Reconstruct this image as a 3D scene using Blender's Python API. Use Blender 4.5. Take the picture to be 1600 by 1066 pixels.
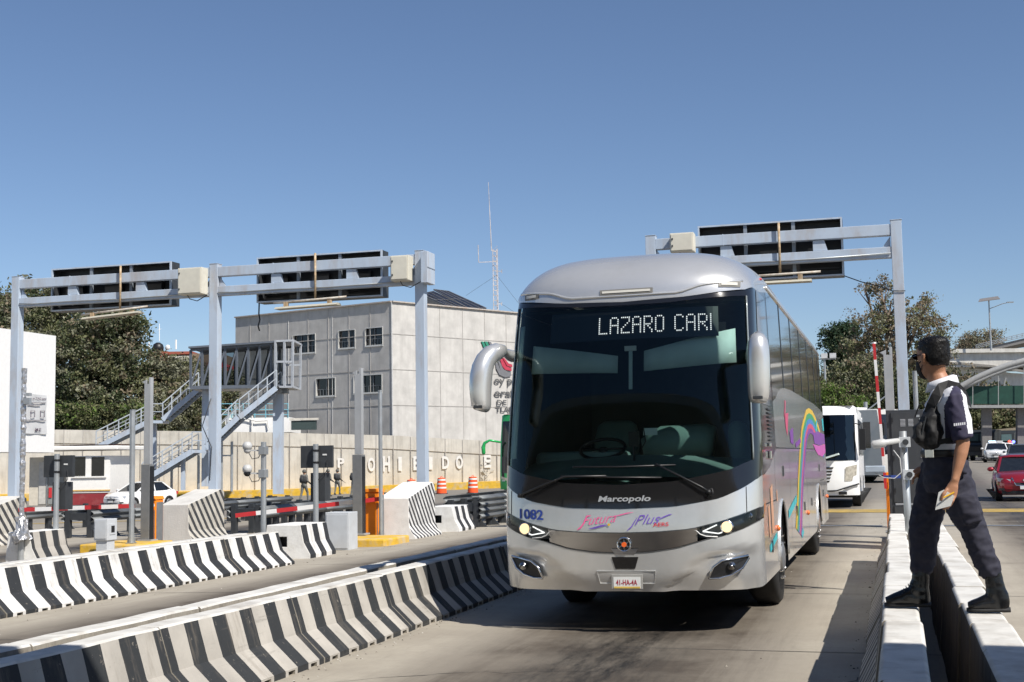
import bpy, bmesh, math, random
from mathutils import Vector, Matrix
R_ = math.radians
rnd = random.Random(7)
scene = bpy.context.scene
COL = scene.collection
for _o in list(bpy.data.objects): bpy.data.objects.remove(_o)

# ------------------------------------------------------------------ camera, sky, sun, exposure
CAMH = 1.66
YAW, PITCH, ROLL = R_(16.38536), R_(5.19095), 0.016
FPX = 2009.0
cF = Vector((-math.sin(YAW)*math.cos(PITCH), math.cos(YAW)*math.cos(PITCH), math.sin(PITCH)))
_r = Vector((math.cos(YAW), math.sin(YAW), 0)); _u = _r.cross(cF)
cR = _r*math.cos(ROLL) - _u*math.sin(ROLL); cU = _u*math.cos(ROLL) + _r*math.sin(ROLL)
cam_d = bpy.data.cameras.new('camera'); cam = bpy.data.objects.new('camera', cam_d); COL.objects.link(cam)
cam_d.sensor_width = 36; cam_d.lens = 36*FPX/1600; cam_d.clip_start = .05; cam_d.clip_end = 3000
mat = Matrix((cR, cU, -cF)).transposed().to_4x4(); mat.translation = (0, 0, CAMH)
cam.matrix_world = mat
scene.camera = cam
SUNV = Vector((.79, -.47, 1.0)).normalized()
SUN_EL = math.asin(SUNV.z); SUN_AZ = math.atan2(SUNV.x, SUNV.y)
world = bpy.data.worlds.new('World'); scene.world = world; world.use_nodes = True
wn = world.node_tree.nodes; wl = world.node_tree.links
sky = wn.new('ShaderNodeTexSky'); sky.sky_type = 'NISHITA'; sky.sun_disc = False
sky.sun_elevation = SUN_EL; sky.sun_rotation = SUN_AZ; sky.altitude = 1500
sky.air_density = 1.1; sky.dust_density = .6; sky.ozone_density = 4.0
wn['Background'].inputs[1].default_value = 0.080
tint = wn.new('ShaderNodeMix'); tint.data_type = 'RGBA'; tint.blend_type = 'MULTIPLY'; tint.inputs[0].default_value = 1; tint.inputs[7].default_value = (1.02, .995, 1.02, 1)   # the air's slight violet cast
wl.new(sky.outputs[0], tint.inputs[6]); wl.new(tint.outputs[2], wn['Background'].inputs[0])
sd = bpy.data.lights.new('sun', 'SUN'); sd.energy = 4.8; sd.angle = R_(.53); sd.color = (1, .955, .88)
so = bpy.data.objects.new('sun', sd); COL.objects.link(so)
so.rotation_euler = SUNV.to_track_quat('Z', 'Y').to_euler(); so.location = (10, -10, 30)
scene.view_settings.view_transform = 'Standard'; scene.view_settings.look = 'None'
scene.view_settings.exposure = 0.38; scene.view_settings.gamma = 1
scene.render.engine = 'CYCLES'

def ray(px, py): return cF + cR*((px-800)/FPX) - cU*((py-533)/FPX)
def atY(px, py, Y):
    r = ray(px, py); t = Y/r.y; return Vector((r.x*t, Y, CAMH+r.z*t))
def atX(px, py, X):
    r = ray(px, py); t = X/r.x; return Vector((X, r.y*t, CAMH+r.z*t))
def onplane(px, py, p, n):
    r = ray(px, py); o = Vector((0, 0, CAMH)); t = (Vector(p)-o).dot(n)/r.dot(n); return o+r*t
def atD(px, py, D):
    r = ray(px, py); return Vector((0, 0, CAMH))+r*D
def sm(t): t = max(0, min(1, t)); return t*t*(3-2*t)
def gz(X, Y):
    z = 0
    if X < -4.6: z = -.0225*(min(-X, 45)-4.6)
    z += .75*sm((Y-58)/42)*sm((X+6)/6)
    return z

# ------------------------------------------------------------------ materials
MATS = {}
def nodes(m):
    m.use_nodes = True; return m.node_tree.nodes, m.node_tree.links
def P(name, col, rough=.6, metal=0, noise=.12, scale=6, bump=0, spec=.5, coat=0, dirt=None, dirt_amt=.4, dirt_scale=1.2, stretch=None, emit=None, estr=0, space='obj', bscale=None):
    """procedural principled material: colour broken up by noise, optional dirt patches and bump"""
    if name in MATS: return MATS[name]
    m = bpy.data.materials.new(name); n, l = nodes(m); b = n['Principled BSDF']
    b.inputs['Roughness'].default_value = rough; b.inputs['Metallic'].default_value = metal
    b.inputs['Specular IOR Level'].default_value = spec
    if coat: b.inputs['Coat Weight'].default_value = coat; b.inputs['Coat Roughness'].default_value = .06
    if space == 'obj':
        tc = n.new('ShaderNodeTexCoord'); src = tc.outputs['Object']
    else:
        tc = n.new('ShaderNodeNewGeometry'); src = tc.outputs['Position']
    mp = n.new('ShaderNodeMapping'); l.new(src, mp.inputs[0])
    if stretch: mp.inputs['Scale'].default_value = stretch
    nz = n.new('ShaderNodeTexNoise'); nz.inputs['Scale'].default_value = scale; nz.inputs['Detail'].default_value = 6
    l.new(mp.outputs[0], nz.inputs['Vector'])
    rp = n.new('ShaderNodeValToRGB'); l.new(nz.outputs[0], rp.inputs[0])
    c = Vector(col[:3]); lo = c*(1-noise); hi = c*(1+noise)
    rp.color_ramp.elements[0].position = .3; rp.color_ramp.elements[1].position = .7
    rp.color_ramp.elements[0].color = (*lo, 1); rp.color_ramp.elements[1].color = (*[min(1, x) for x in hi], 1)
    out = rp.outputs[0]
    if dirt:
        n2 = n.new('ShaderNodeTexNoise'); n2.inputs['Scale'].default_value = dirt_scale; n2.inputs['Detail'].default_value = 8; n2.inputs['Roughness'].default_value = .65
        l.new(mp.outputs[0], n2.inputs['Vector'])
        r2 = n.new('ShaderNodeValToRGB'); l.new(n2.outputs[0], r2.inputs[0])
        r2.color_ramp.elements[0].position = .48; r2.color_ramp.elements[1].position = .72
        r2.color_ramp.elements[0].color = (0, 0, 0, 1); r2.color_ramp.elements[1].color = (dirt_amt,)*3+(1,)
        mx = n.new('ShaderNodeMix'); mx.data_type = 'RGBA'
        l.new(r2.outputs[0], mx.inputs[0]); l.new(out, mx.inputs[6]); mx.inputs[7].default_value = (*dirt, 1); out = mx.outputs[2]
    l.new(out, b.inputs['Base Color'])
    if bump:
        n3 = n.new('ShaderNodeTexNoise'); n3.inputs['Scale'].default_value = bscale or scale*6; n3.inputs['Detail'].default_value = 5
        l.new(mp.outputs[0], n3.inputs['Vector'])
        bp = n.new('ShaderNodeBump'); bp.inputs['Strength'].default_value = bump; bp.inputs['Distance'].default_value = .02
        l.new(n3.outputs[0], bp.inputs['Height']); l.new(bp.outputs[0], b.inputs['Normal'])
    if emit: b.inputs['Emission Color'].default_value = (*emit, 1); b.inputs['Emission Strength'].default_value = estr
    MATS[name] = m; return m

def stripes_mat(name, light, dark, period, duty=.5, slant=0, phase=0, dirt=(.25, .22, .18)):
    """painted stripes across a barrier face, with worn, slightly wavy edges"""
    m = bpy.data.materials.new(name); n, l = nodes(m); b = n['Principled BSDF']; b.inputs['Roughness'].default_value = .75
    g = n.new('ShaderNodeNewGeometry'); sx = n.new('ShaderNodeSeparateXYZ'); l.new(g.outputs['Position'], sx.inputs[0])
    def mth(op, a, b_=None, c=None):
        k = n.new('ShaderNodeMath'); k.operation = op
        for i, v in enumerate((a, b_, c)):
            if v is None: continue
            if hasattr(v, 'links'): l.new(v, k.inputs[i])
            else: k.inputs[i].default_value = v
        return k.outputs[0]
    nz = n.new('ShaderNodeTexNoise'); nz.inputs['Scale'].default_value = 5; nz.inputs['Detail'].default_value = 4; l.new(g.outputs['Position'], nz.inputs['Vector'])
    y = mth('MULTIPLY_ADD', sx.outputs[2], slant, sx.outputs[1])
    y = mth('MULTIPLY_ADD', nz.outputs[0], .014, y)
    y = mth('ADD', y, 100+phase)
    f = mth('FRACT', mth('DIVIDE', y, period))
    msk = mth('LESS_THAN', f, duty)
    # worn chips
    n4 = n.new('ShaderNodeTexNoise'); n4.inputs['Scale'].default_value = 14; n4.inputs['Detail'].default_value = 8; n4.inputs['Roughness'].default_value = .7; l.new(g.outputs['Position'], n4.inputs['Vector'])
    chip = mth('GREATER_THAN', n4.outputs[0], .645)
    nL = n.new('ShaderNodeTexNoise'); nL.inputs['Scale'].default_value = 2.2; nL.inputs['Detail'].default_value = 7; l.new(g.outputs['Position'], nL.inputs['Vector'])
    rl = n.new('ShaderNodeValToRGB'); l.new(nL.outputs[0], rl.inputs[0])
    L = Vector(light); rl.color_ramp.elements[0].position = .3; rl.color_ramp.elements[1].position = .65
    rl.color_ramp.elements[0].color = (*(L*.68), 1); rl.color_ramp.elements[1].color = (*L, 1)
    rd = n.new('ShaderNodeValToRGB'); l.new(nL.outputs[0], rd.inputs[0])
    D = Vector(dark); rd.color_ramp.elements[0].color = (*(D*.75), 1); rd.color_ramp.elements[1].color = (*(D*1.5), 1)
    mx = n.new('ShaderNodeMix'); mx.data_type = 'RGBA'; l.new(msk, mx.inputs[0]); l.new(rl.outputs[0], mx.inputs[6]); l.new(rd.outputs[0], mx.inputs[7])
    mpd = n.new('ShaderNodeMapping'); mpd.inputs['Scale'].default_value = (1, 5, .7); l.new(g.outputs['Position'], mpd.inputs[0])
    nd = n.new('ShaderNodeTexNoise'); nd.inputs['Scale'].default_value = 1.6; nd.inputs['Detail'].default_value = 9; nd.inputs['Roughness'].default_value = .75; l.new(mpd.outputs[0], nd.inputs['Vector'])
    drip = mth('MULTIPLY', mth('MAXIMUM', mth('SUBTRACT', nd.outputs[0], .53), 0), 3.2)
    md = n.new('ShaderNodeMix'); md.data_type = 'RGBA'; l.new(mth('MINIMUM', drip, .55), md.inputs[0]); l.new(mx.outputs[2], md.inputs[6]); md.inputs[7].default_value = (dirt[0]*.75, dirt[1]*.72, dirt[2]*.7, 1)
    mps = n.new('ShaderNodeMapping'); mps.inputs['Scale'].default_value = (1, .55, 7); l.new(g.outputs['Position'], mps.inputs[0])
    ns = n.new('ShaderNodeTexNoise'); ns.inputs['Scale'].default_value = 2.1; ns.inputs['Detail'].default_value = 10; ns.inputs['Roughness'].default_value = .8; l.new(mps.outputs[0], ns.inputs['Vector'])
    scf = mth('MULTIPLY', mth('MAXIMUM', mth('SUBTRACT', ns.outputs[0], .57), 0), 5.0)
    me_ = n.new('ShaderNodeMix'); me_.data_type = 'RGBA'; l.new(mth('MINIMUM', scf, .6), me_.inputs[0]); l.new(md.outputs[2], me_.inputs[6]); me_.inputs[7].default_value = (.09, .082, .072, 1)
    mx = me_
    m2 = n.new('ShaderNodeMix'); m2.data_type = 'RGBA'; l.new(mth('MULTIPLY', chip, .55), m2.inputs[0]); l.new(mx.outputs[2], m2.inputs[6]); m2.inputs[7].default_value = (*dirt, 1)
    l.new(m2.outputs[2], b.inputs['Base Color'])
    bp = n.new('ShaderNodeBump'); bp.inputs['Strength'].default_value = .35; bp.inputs['Distance'].default_value = .01; l.new(n4.outputs[0], bp.inputs['Height']); l.new(bp.outputs[0], b.inputs['Normal'])
    return m

def streaked_concrete(name, base, streak, amt=.5, panel=None, panelw=2.4, panelh=3.0, frame=None, lvl=(.45, .75)):
    """cast concrete: board and cloud variation plus rain streaks that run down it"""
    m = bpy.data.materials.new(name); n, l = nodes(m); b = n['Principled BSDF']; b.inputs['Roughness'].default_value = .85
    tc = n.new('ShaderNodeTexCoord')
    n1 = n.new('ShaderNodeTexNoise'); n1.inputs['Scale'].default_value = .9; n1.inputs['Detail'].default_value = 9; n1.inputs['Roughness'].default_value = .6
    l.new(tc.outputs['Object'], n1.inputs['Vector'])
    r1 = n.new('ShaderNodeValToRGB'); l.new(n1.outputs[0], r1.inputs[0]); B = Vector(base)
    r1.color_ramp.elements[0].position = .3; r1.color_ramp.elements[1].position = .7
    r1.color_ramp.elements[0].color = (*(B*.82), 1); r1.color_ramp.elements[1].color = (*(B*1.12), 1)
    mp = n.new('ShaderNodeMapping'); mp.inputs['Scale'].default_value = (2.2, 2.2, .22); l.new(tc.outputs['Object'], mp.inputs[0])
    n2 = n.new('ShaderNodeTexNoise'); n2.inputs['Scale'].default_value = 1.3; n2.inputs['Detail'].default_value = 7; n2.inputs['Roughness'].default_value = .7; l.new(mp.outputs[0], n2.inputs['Vector'])
    r2 = n.new('ShaderNodeValToRGB'); l.new(n2.outputs[0], r2.inputs[0]); r2.color_ramp.elements[0].position = lvl[0]; r2.color_ramp.elements[1].position = lvl[1]
    r2.color_ramp.elements[0].color = (0, 0, 0, 1); r2.color_ramp.elements[1].color = (amt, amt, amt, 1)
    mx = n.new('ShaderNodeMix'); mx.data_type = 'RGBA'; l.new(r2.outputs[0], mx.inputs[0]); l.new(r1.outputs[0], mx.inputs[6]); mx.inputs[7].default_value = (*streak, 1)
    l.new(mx.outputs[2], b.inputs['Base Color'])
    n3 = n.new('ShaderNodeTexNoise'); n3.inputs['Scale'].default_value = 25; n3.inputs['Detail'].default_value = 5; l.new(tc.outputs['Object'], n3.inputs['Vector'])
    bp = n.new('ShaderNodeBump'); bp.inputs['Strength'].default_value = .3; bp.inputs['Distance'].default_value = .02; l.new(n3.outputs[0], bp.inputs['Height']); l.new(bp.outputs[0], b.inputs['Normal'])
    return m

def glass_mat(name, tint=(.35, .45, .45), refl=(.9, .95, 1)):
    m = bpy.data.materials.new(name); n, l = nodes(m)
    n.remove(n['Principled BSDF']); out = n['Material Output']
    t = n.new('ShaderNodeBsdfTransparent'); t.inputs[0].default_value = (*tint, 1)
    g = n.new('ShaderNodeBsdfGlossy'); g.inputs['Roughness'].default_value = .02; g.inputs[0].default_value = (*refl, 1)
    f = n.new('ShaderNodeFresnel'); f.inputs[0].default_value = 1.5
    mx = n.new('ShaderNodeMixShader'); l.new(f.outputs[0], mx.inputs[0]); l.new(t.outputs[0], mx.inputs[1]); l.new(g.outputs[0], mx.inputs[2]); l.new(mx.outputs[0], out.inputs[0])
    return m

# ------------------------------------------------------------------ mesh helpers
class MB:
    def __init__(s): s.v = []; s.f = []; s.m = []; s.cur = 0; s.sm = []; s.smooth = False
    def face(s, idx): s.f.append(tuple(idx)); s.m.append(s.cur); s.sm.append(s.smooth)
    def add(s, vs, fs):
        o = len(s.v); s.v += [tuple(v) for v in vs]
        for f in fs: s.face([i+o for i in f])
        return s
    def box(s, x0, x1, y0, y1, z0, z1):
        return s.add([(x0, y0, z0), (x1, y0, z0), (x1, y1, z0), (x0, y1, z0), (x0, y0, z1), (x1, y0, z1), (x1, y1, z1), (x0, y1, z1)],
                     [(0, 3, 2, 1), (4, 5, 6, 7), (0, 1, 5, 4), (1, 2, 6, 5), (2, 3, 7, 6), (3, 0, 4, 7)])
    def bar(s, a, b, w, h, up=(0, 0, 1)):
        a = Vector(a); b = Vector(b); d = (b-a).normalized(); up = Vector(up)
        if abs(d.dot(up)) > .98: up = Vector((0, 1, 0))
        x = d.cross(up).normalized(); z = x.cross(d).normalized(); vs = []
        for p in (a, b):
            for sx, sz in ((-1, -1), (1, -1), (1, 1), (-1, 1)): vs.append(p+x*(sx*w/2)+z*(sz*h/2))
        return s.add(vs, [(0, 1, 2, 3), (7, 6, 5, 4), (0, 4, 5, 1), (1, 5, 6, 2), (2, 6, 7, 3), (3, 7, 4, 0)])
    def cyl(s, a, b, r0, r1=None, n=12, cap=True):
        r1 = r0 if r1 is None else r1; return s.loft([(a, r0), (b, r1)], n, cap)
    def loft(s, pts, n=12, cap=True, closed=False):
        """pts: (centre, radius) or (centre, (rx, ry), xdir) rings joined into a tube"""
        P_ = [Vector(p[0]) for p in pts]; o = len(s.v); prevx = None
        for i, p in enumerate(pts):
            if i == 0: d = P_[1]-P_[0]
            elif i == len(P_)-1: d = P_[-1]-P_[-2]
            else: d = (P_[i+1]-P_[i-1])
            d = d.normalized() if d.length > 1e-9 else Vector((0, 0, 1))
            if len(p) > 2: x = Vector(p[2])
            elif prevx is not None: x = prevx
            else: x = Vector((1, 0, 0)) if abs(d.x) < .9 else Vector((0, 1, 0))
            x = (x-d*x.dot(d)).normalized(); y = d.cross(x); prevx = x
            rx, ry = (p[1], p[1]) if not hasattr(p[1], '__len__') else p[1]
            for k in range(n):
                a = 2*math.pi*k/n; s.v.append(tuple(P_[i]+x*(rx*math.cos(a))+y*(ry*math.sin(a))))
        for i in range(len(pts)-1):
            for k in range(n):
                k2 = (k+1) % n; s.face((o+i*n+k, o+i*n+k2, o+(i+1)*n+k2, o+(i+1)*n+k))
        if cap:
            s.face([o+k for k in range(n)][::-1]); e = o+(len(pts)-1)*n; s.face([e+k for k in range(n)])
        return s
    def tube(s, path, r, n=8): return s.loft([(p, r) for p in path], n)
    def prism(s, pts, vec):
        """polygon pts (3D, planar) pushed along vec"""
        o = len(s.v); k = len(pts); vec = Vector(vec)
        s.v += [tuple(Vector(p)) for p in pts]+[tuple(Vector(p)+vec) for p in pts]
        s.face([o+i for i in range(k)][::-1]); s.face([o+k+i for i in range(k)])
        for i in range(k):
            j = (i+1) % k; s.face((o+i, o+j, o+k+j, o+k+i))
        return s
    def grid(s, fn, us, vs):
        o = len(s.v)
        for u in us:
            for v in vs: s.v.append(tuple(fn(u, v)))
        nv = len(vs)
        for i in range(len(us)-1):
            for j in range(nv-1): s.face((o+i*nv+j, o+(i+1)*nv+j, o+(i+1)*nv+j+1, o+i*nv+j+1))
        return s
    def sphere(s, c, r, nu=12, nv=8):
        rx, ry, rz = (r, r, r) if not hasattr(r, '__len__') else r
        rings = []; c = Vector(c)
        o = len(s.v)
        for j in range(1, nv):
            a = math.pi*j/nv
            for k in range(nu):
                b = 2*math.pi*k/nu; s.v.append((c.x+rx*math.sin(a)*math.cos(b), c.y+ry*math.sin(a)*math.sin(b), c.z-rz*math.cos(a)))
        s.v.append((c.x, c.y, c.z-rz)); s.v.append((c.x, c.y, c.z+rz)); bt = len(s.v)-2; tp = bt+1
        for j in range(nv-2):
            for k in range(nu): s.face((o+j*nu+k, o+j*nu+(k+1) % nu, o+(j+1)*nu+(k+1) % nu, o+(j+1)*nu+k))
        for k in range(nu):
            s.face((bt, o+(k+1) % nu, o+k)); e = o+(nv-2)*nu; s.face((tp, e+k, e+(k+1) % nu))
        return s
    def xf(s, fn): s.v = [tuple(fn(Vector(v))) for v in s.v]; return s
    def build(s, name, mats, parent=None, smooth=False, bevel=0, off=None, fix=True, auto=None, subd=0):
        if not isinstance(mats, (list, tuple)): mats = [mats]
        me = bpy.data.meshes.new(name)
        vs = s.v
        if off is None and parent is not None and parent.get('world_built'): off = parent.location
        if off is not None: vs = [(x-off[0], y-off[1], z-off[2]) for x, y, z in vs]
        me.from_pydata(vs, [], s.f)
        for m in mats: me.materials.append(m)
        me.polygons.foreach_set('material_index', s.m)
        me.polygons.foreach_set('use_smooth', [bool(smooth or q) for q in s.sm])
        if fix:
            bm = bmesh.new(); bm.from_mesh(me); bmesh.ops.remove_doubles(bm, verts=bm.verts, dist=1e-5)
            bmesh.ops.recalc_face_normals(bm, faces=bm.faces); bm.to_mesh(me); bm.free()
        me.update()
        o = bpy.data.objects.new(name, me); COL.objects.link(o)
        if parent is not None: o.parent = parent
        elif off is not None: o.location = off
        if bevel:
            b = o.modifiers.new('bevel', 'BEVEL'); b.width = bevel; b.segments = 2; b.limit_method = 'ANGLE'; b.angle_limit = R_(35)
        if subd: q = o.modifiers.new('subd', 'SUBSURF'); q.levels = q.render_levels = subd
        return o

def tag(o, label=None, cat=None, group=None, kind=None):
    if label: o['label'] = label
    if cat: o['category'] = cat
    if group: o['group'] = group
    if kind: o['kind'] = kind
    return o
def thing(name, loc, label, cat, group=None, rz=0, world_built=True):
    """an Empty at the thing's base; children are given in world coordinates unless world_built is False"""
    o = bpy.data.objects.new(name, None); COL.objects.link(o); o.location = loc; o.rotation_euler = (0, 0, rz); o.empty_display_size = .2
    if world_built: o['world_built'] = 1
    return tag(o, label, cat, group)
def dup(root, loc, label, rz=None, group=None, name=None):
    def cp(o, parent):
        c = o.copy(); COL.objects.link(c)
        if parent is not None: c.parent = parent
        for ch in o.children: cp(ch, c)
        return c
    r = cp(root, None); r.location = loc
    if rz is not None: r.rotation_euler = (r.rotation_euler[0], r.rotation_euler[1], rz)
    r['label'] = label
    if group: r['group'] = group
    return r
_txt = {}
def text_geo(s, size=1, bold=0, shear=0, spacing=1):
    cu = bpy.data.curves.new('t', 'FONT'); cu.body = s; cu.size = size; cu.offset = bold; cu.shear = shear; cu.align_x = 'LEFT'; cu.space_character = spacing
    cu.resolution_u = 3
    o = bpy.data.objects.new('t', cu); COL.objects.link(o); dg = bpy.context.evaluated_depsgraph_get()
    me = bpy.data.meshes.new_from_object(o.evaluated_get(dg)); vs = [tuple(v.co) for v in me.vertices]; fs = [tuple(p.vertices) for p in me.polygons]
    bpy.data.objects.remove(o); bpy.data.curves.remove(cu); bpy.data.meshes.remove(me); return vs, fs
def text_box(mb, s, org, xdir, zdir, w=None, h=1, bold=0, shear=0, lift=None, fn=None, thick=0):
    """flat lettering mapped so its caps are h high and the run is w wide"""
    vs, fs = text_geo(s, 1, bold, shear)
    x0 = min(v[0] for v in vs); x1 = max(v[0] for v in vs); y1 = max(v[1] for v in vs); y0 = min(v[1] for v in vs)
    kx = (w/(x1-x0)) if w else h/(y1-y0); ky = h/(y1-y0)
    org = Vector(org); xdir = Vector(xdir); zdir = Vector(zdir)
    if fn: return mb.add([fn((v[0]-x0)*kx, (v[1]-y0)*ky) for v in vs], fs)
    base = [org+xdir*((v[0]-x0)*kx)+zdir*((v[1]-y0)*ky) for v in vs]
    if not thick: return mb.add(base, fs)
    nrm = xdir.cross(zdir).normalized()
    return mb.add([b+nrm*thick for b in base], fs)
# ------------------------------------------------------------------ shared materials
m_white = P('white_paint', (.74, .73, .70), .7, noise=.06, dirt=(.42, .38, .32), dirt_amt=.45, dirt_scale=2.5, bump=.2, space='w', bscale=30)
m_white_clean = P('clean_white_paint', (.8, .79, .77), .6, noise=.03)
m_conc_top = P('barrier_top', (.60, .585, .55), .85, noise=.12, scale=5, dirt=(.30, .27, .23), dirt_amt=.8, dirt_scale=2.6, bump=.08, space='w', bscale=60)
m_conc_dirty = P('dirty_barrier_concrete', (.27, .245, .205), .9, noise=.25, scale=2.2, dirt=(.10, .085, .07), dirt_amt=.9, dirt_scale=2.2, bump=.5, space='w', stretch=(1, 1.6, .5), bscale=25)
m_galv = P('galvanised_steel', (.42, .44, .45), .45, metal=.6, noise=.12, scale=3, dirt=(.2, .17, .14), dirt_amt=.5)
m_bluegrey = P('pale_blue_grey_paint', (.41, .475, .56), .5, noise=.07, scale=2, dirt=(.32, .23, .15), dirt_amt=.5, dirt_scale=2.6, stretch=(1, 1, .3))
m_steelgrey = P('grey_steel_paint', (.22, .25, .29), .5, noise=.08, scale=2, dirt=(.12, .10, .09), dirt_amt=.5)
m_dark = P('dark_steel', (.035, .038, .042), .5, noise=.2)
m_black = P('black_plastic', (.012, .012, .013), .45, noise=.2)
m_rust = P('rusty_pipe', (.38, .27, .16), .8, noise=.4, scale=9, dirt=(.5, .45, .36), dirt_amt=.8, dirt_scale=6)
m_beige = P('beige_box_paint', (.60, .57, .48), .55, noise=.05, dirt=(.4, .34, .26), dirt_amt=.3)
m_yellow = P('yellow_kerb_paint', (.66, .40, .035), .75, noise=.15, scale=4, dirt=(.45, .42, .36), dirt_amt=.85, dirt_scale=2.2, space='w', bump=.3)
m_orange = P('orange_paint', (.85, .24, .01), .45, noise=.05)
m_red = P('red_paint', (.52, .03, .035), .5, noise=.08)
m_greybox = P('grey_cabinet_paint', (.50, .52, .54), .5, noise=.06, dirt=(.35, .33, .3), dirt_amt=.4)
m_rubber = P('rubber', (.018, .018, .019), .75, noise=.25, scale=14)
m_chrome = P('chrome', (.75, .76, .78), .12, metal=1, noise=.04)
m_rim = P('steel_rim', (.45, .46, .48), .35, metal=.8, noise=.15)
m_winglass = P('dark_window_glass', (.012, .014, .017), .06, noise=.2, spec=.6)
m_plate = P('plate_white', (.7, .7, .68), .5, noise=.04)

# ------------------------------------------------------------------ ground: one sheet with lanes' concrete, tyre-polished and oily
def ground():
    m = bpy.data.materials.new('road_concrete'); n, l = nodes(m); b = n['Principled BSDF']
    g = n.new('ShaderNodeNewGeometry'); pos = g.outputs['Position']
    sx = n.new('ShaderNodeSeparateXYZ'); l.new(pos, sx.inputs[0])
    def mth(op, a, b_=None, c=None, clamp=False):
        k = n.new('ShaderNodeMath'); k.operation = op; k.use_clamp = clamp
        for i, v in enumerate((a, b_, c)):
            if v is None: continue
            if hasattr(v, 'links'): l.new(v, k.inputs[i])
            else: k.inputs[i].default_value = v
        return k.outputs[0]
    def noise(scale, detail=6, rough=.6, st=(1, 1, 1)):
        mp = n.new('ShaderNodeMapping'); mp.inputs['Scale'].default_value = st; l.new(pos, mp.inputs[0])
        k = n.new('ShaderNodeTexNoise'); k.inputs['Scale'].default_value = scale; k.inputs['Detail'].default_value = detail; k.inputs['Roughness'].default_value = rough
        l.new(mp.outputs[0], k.inputs['Vector']); return k.outputs[0]
    def mix(f, a, c):
        k = n.new('ShaderNodeMix'); k.data_type = 'RGBA'
        l.new(f, k.inputs[0])
        for i, v in ((6, a), (7, c)):
            if hasattr(v, 'links'): l.new(v, k.inputs[i])
            else: k.inputs[i].default_value = (*v, 1)
        return k.outputs[2]
    n1 = noise(.8, 8, .65); n2 = noise(9, 6, .7); n3 = noise(2.4, 10, .78, (2.2, .13, 1)); n5 = noise(60, 3, .6)
    rp = n.new('ShaderNodeValToRGB'); l.new(n1, rp.inputs[0]); rp.color_ramp.elements[0].position = .3; rp.color_ramp.elements[1].position = .72
    rp.color_ramp.elements[0].color = (.30, .265, .215, 1); rp.color_ramp.elements[1].color = (.42, .38, .31, 1)
    col = mix(mth('MULTIPLY', mth('SUBTRACT', n2, .42, clamp=True), 1.3, clamp=True), rp.outputs[0], (.28, .25, .205))
    # lane-centre oil band, in the lane of the bus and its neighbours (lane pitch 5.45 m, centre -2.35)
    lane = mth('PINGPONG', mth('ADD', sx.outputs[0], 2.32), 2.725)
    lane = mth('ADD', lane, mth('MULTIPLY', mth('SUBTRACT', n3, .5), .9))
    wide = mth('MULTIPLY', mth('SUBTRACT', 1, mth('DIVIDE', mth('SUBTRACT', lane, .85), .85), clamp=True), mth('MULTIPLY_ADD', n1, 1.5, .08, clamp=True))
    oil = mth('SUBTRACT', 1, mth('DIVIDE', mth('SUBTRACT', lane, .16), .62), clamp=True)
    n6 = noise(3.1, 10, .8, (1.6, .35, 1))
    oil = mth('MULTIPLY', oil, mth('MULTIPLY_ADD', n6, 3.4, -1.05, clamp=True), clamp=True)
    inl = mth('MULTIPLY', mth('GREATER_THAN', sx.outputs[0], -22), mth('LESS_THAN', sx.outputs[0], 12))
    col = mix(mth('MULTIPLY', wide, inl), col, (.082, .066, .051))
    oil = mth('MULTIPLY', oil, inl)
    col = mix(oil, col, (.016, .015, .014))
    # tyre tracks: long streaks
    tr = mth('MULTIPLY', mth('SUBTRACT', n3, .52, clamp=True), 3.0, clamp=True)
    col = mix(mth('MULTIPLY', tr, .55), col, (.15, .13, .105))
    # beyond the plaza the roadway is darker asphalt
    far = mth('DIVIDE', mth('SUBTRACT', sx.outputs[1], 33), 14, clamp=True)
    col = mix(mth('MULTIPLY', far, .6), col, (.115, .107, .10))
    l.new(col, b.inputs['Base Color'])
    rr = n.new('ShaderNodeMapRange'); l.new(oil, rr.inputs[0]); rr.inputs[3].default_value = .85; rr.inputs[4].default_value = .5; l.new(rr.outputs[0], b.inputs['Roughness'])
    b.inputs['Specular IOR Level'].default_value = .35
    hgt = mth('ADD', mth('MULTIPLY', n2, .6), mth('MULTIPLY', n5, .5))
    bp = n.new('ShaderNodeBump'); bp.inputs['Strength'].default_value = .3; bp.inputs['Distance'].default_value = .012; l.new(hgt, bp.inputs['Height']); l.new(bp.outputs[0], b.inputs['Normal'])
    xs = [-900, -400, -200, -120, -80, -60, -50, -45, -40, -30, -20, -15, -10, -8, -6, -5, -4.6, -4, -3, -2, -1, 0, 2, 5, 10, 20, 40, 90, 200, 500, 900]
    ys = [-60, -20, -5, 5, 15, 25, 35, 45, 50, 55, 58, 62, 66, 70, 75, 80, 85, 90, 95, 100, 110, 130, 160, 220, 350, 700, 1600]
    mb = MB(); mb.grid(lambda x, y: (x, y, gz(x, y)), xs, ys); mb.build('ground', m, smooth=True)
    bpy.data.objects['ground']['kind'] = 'structure'
ground()
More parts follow.
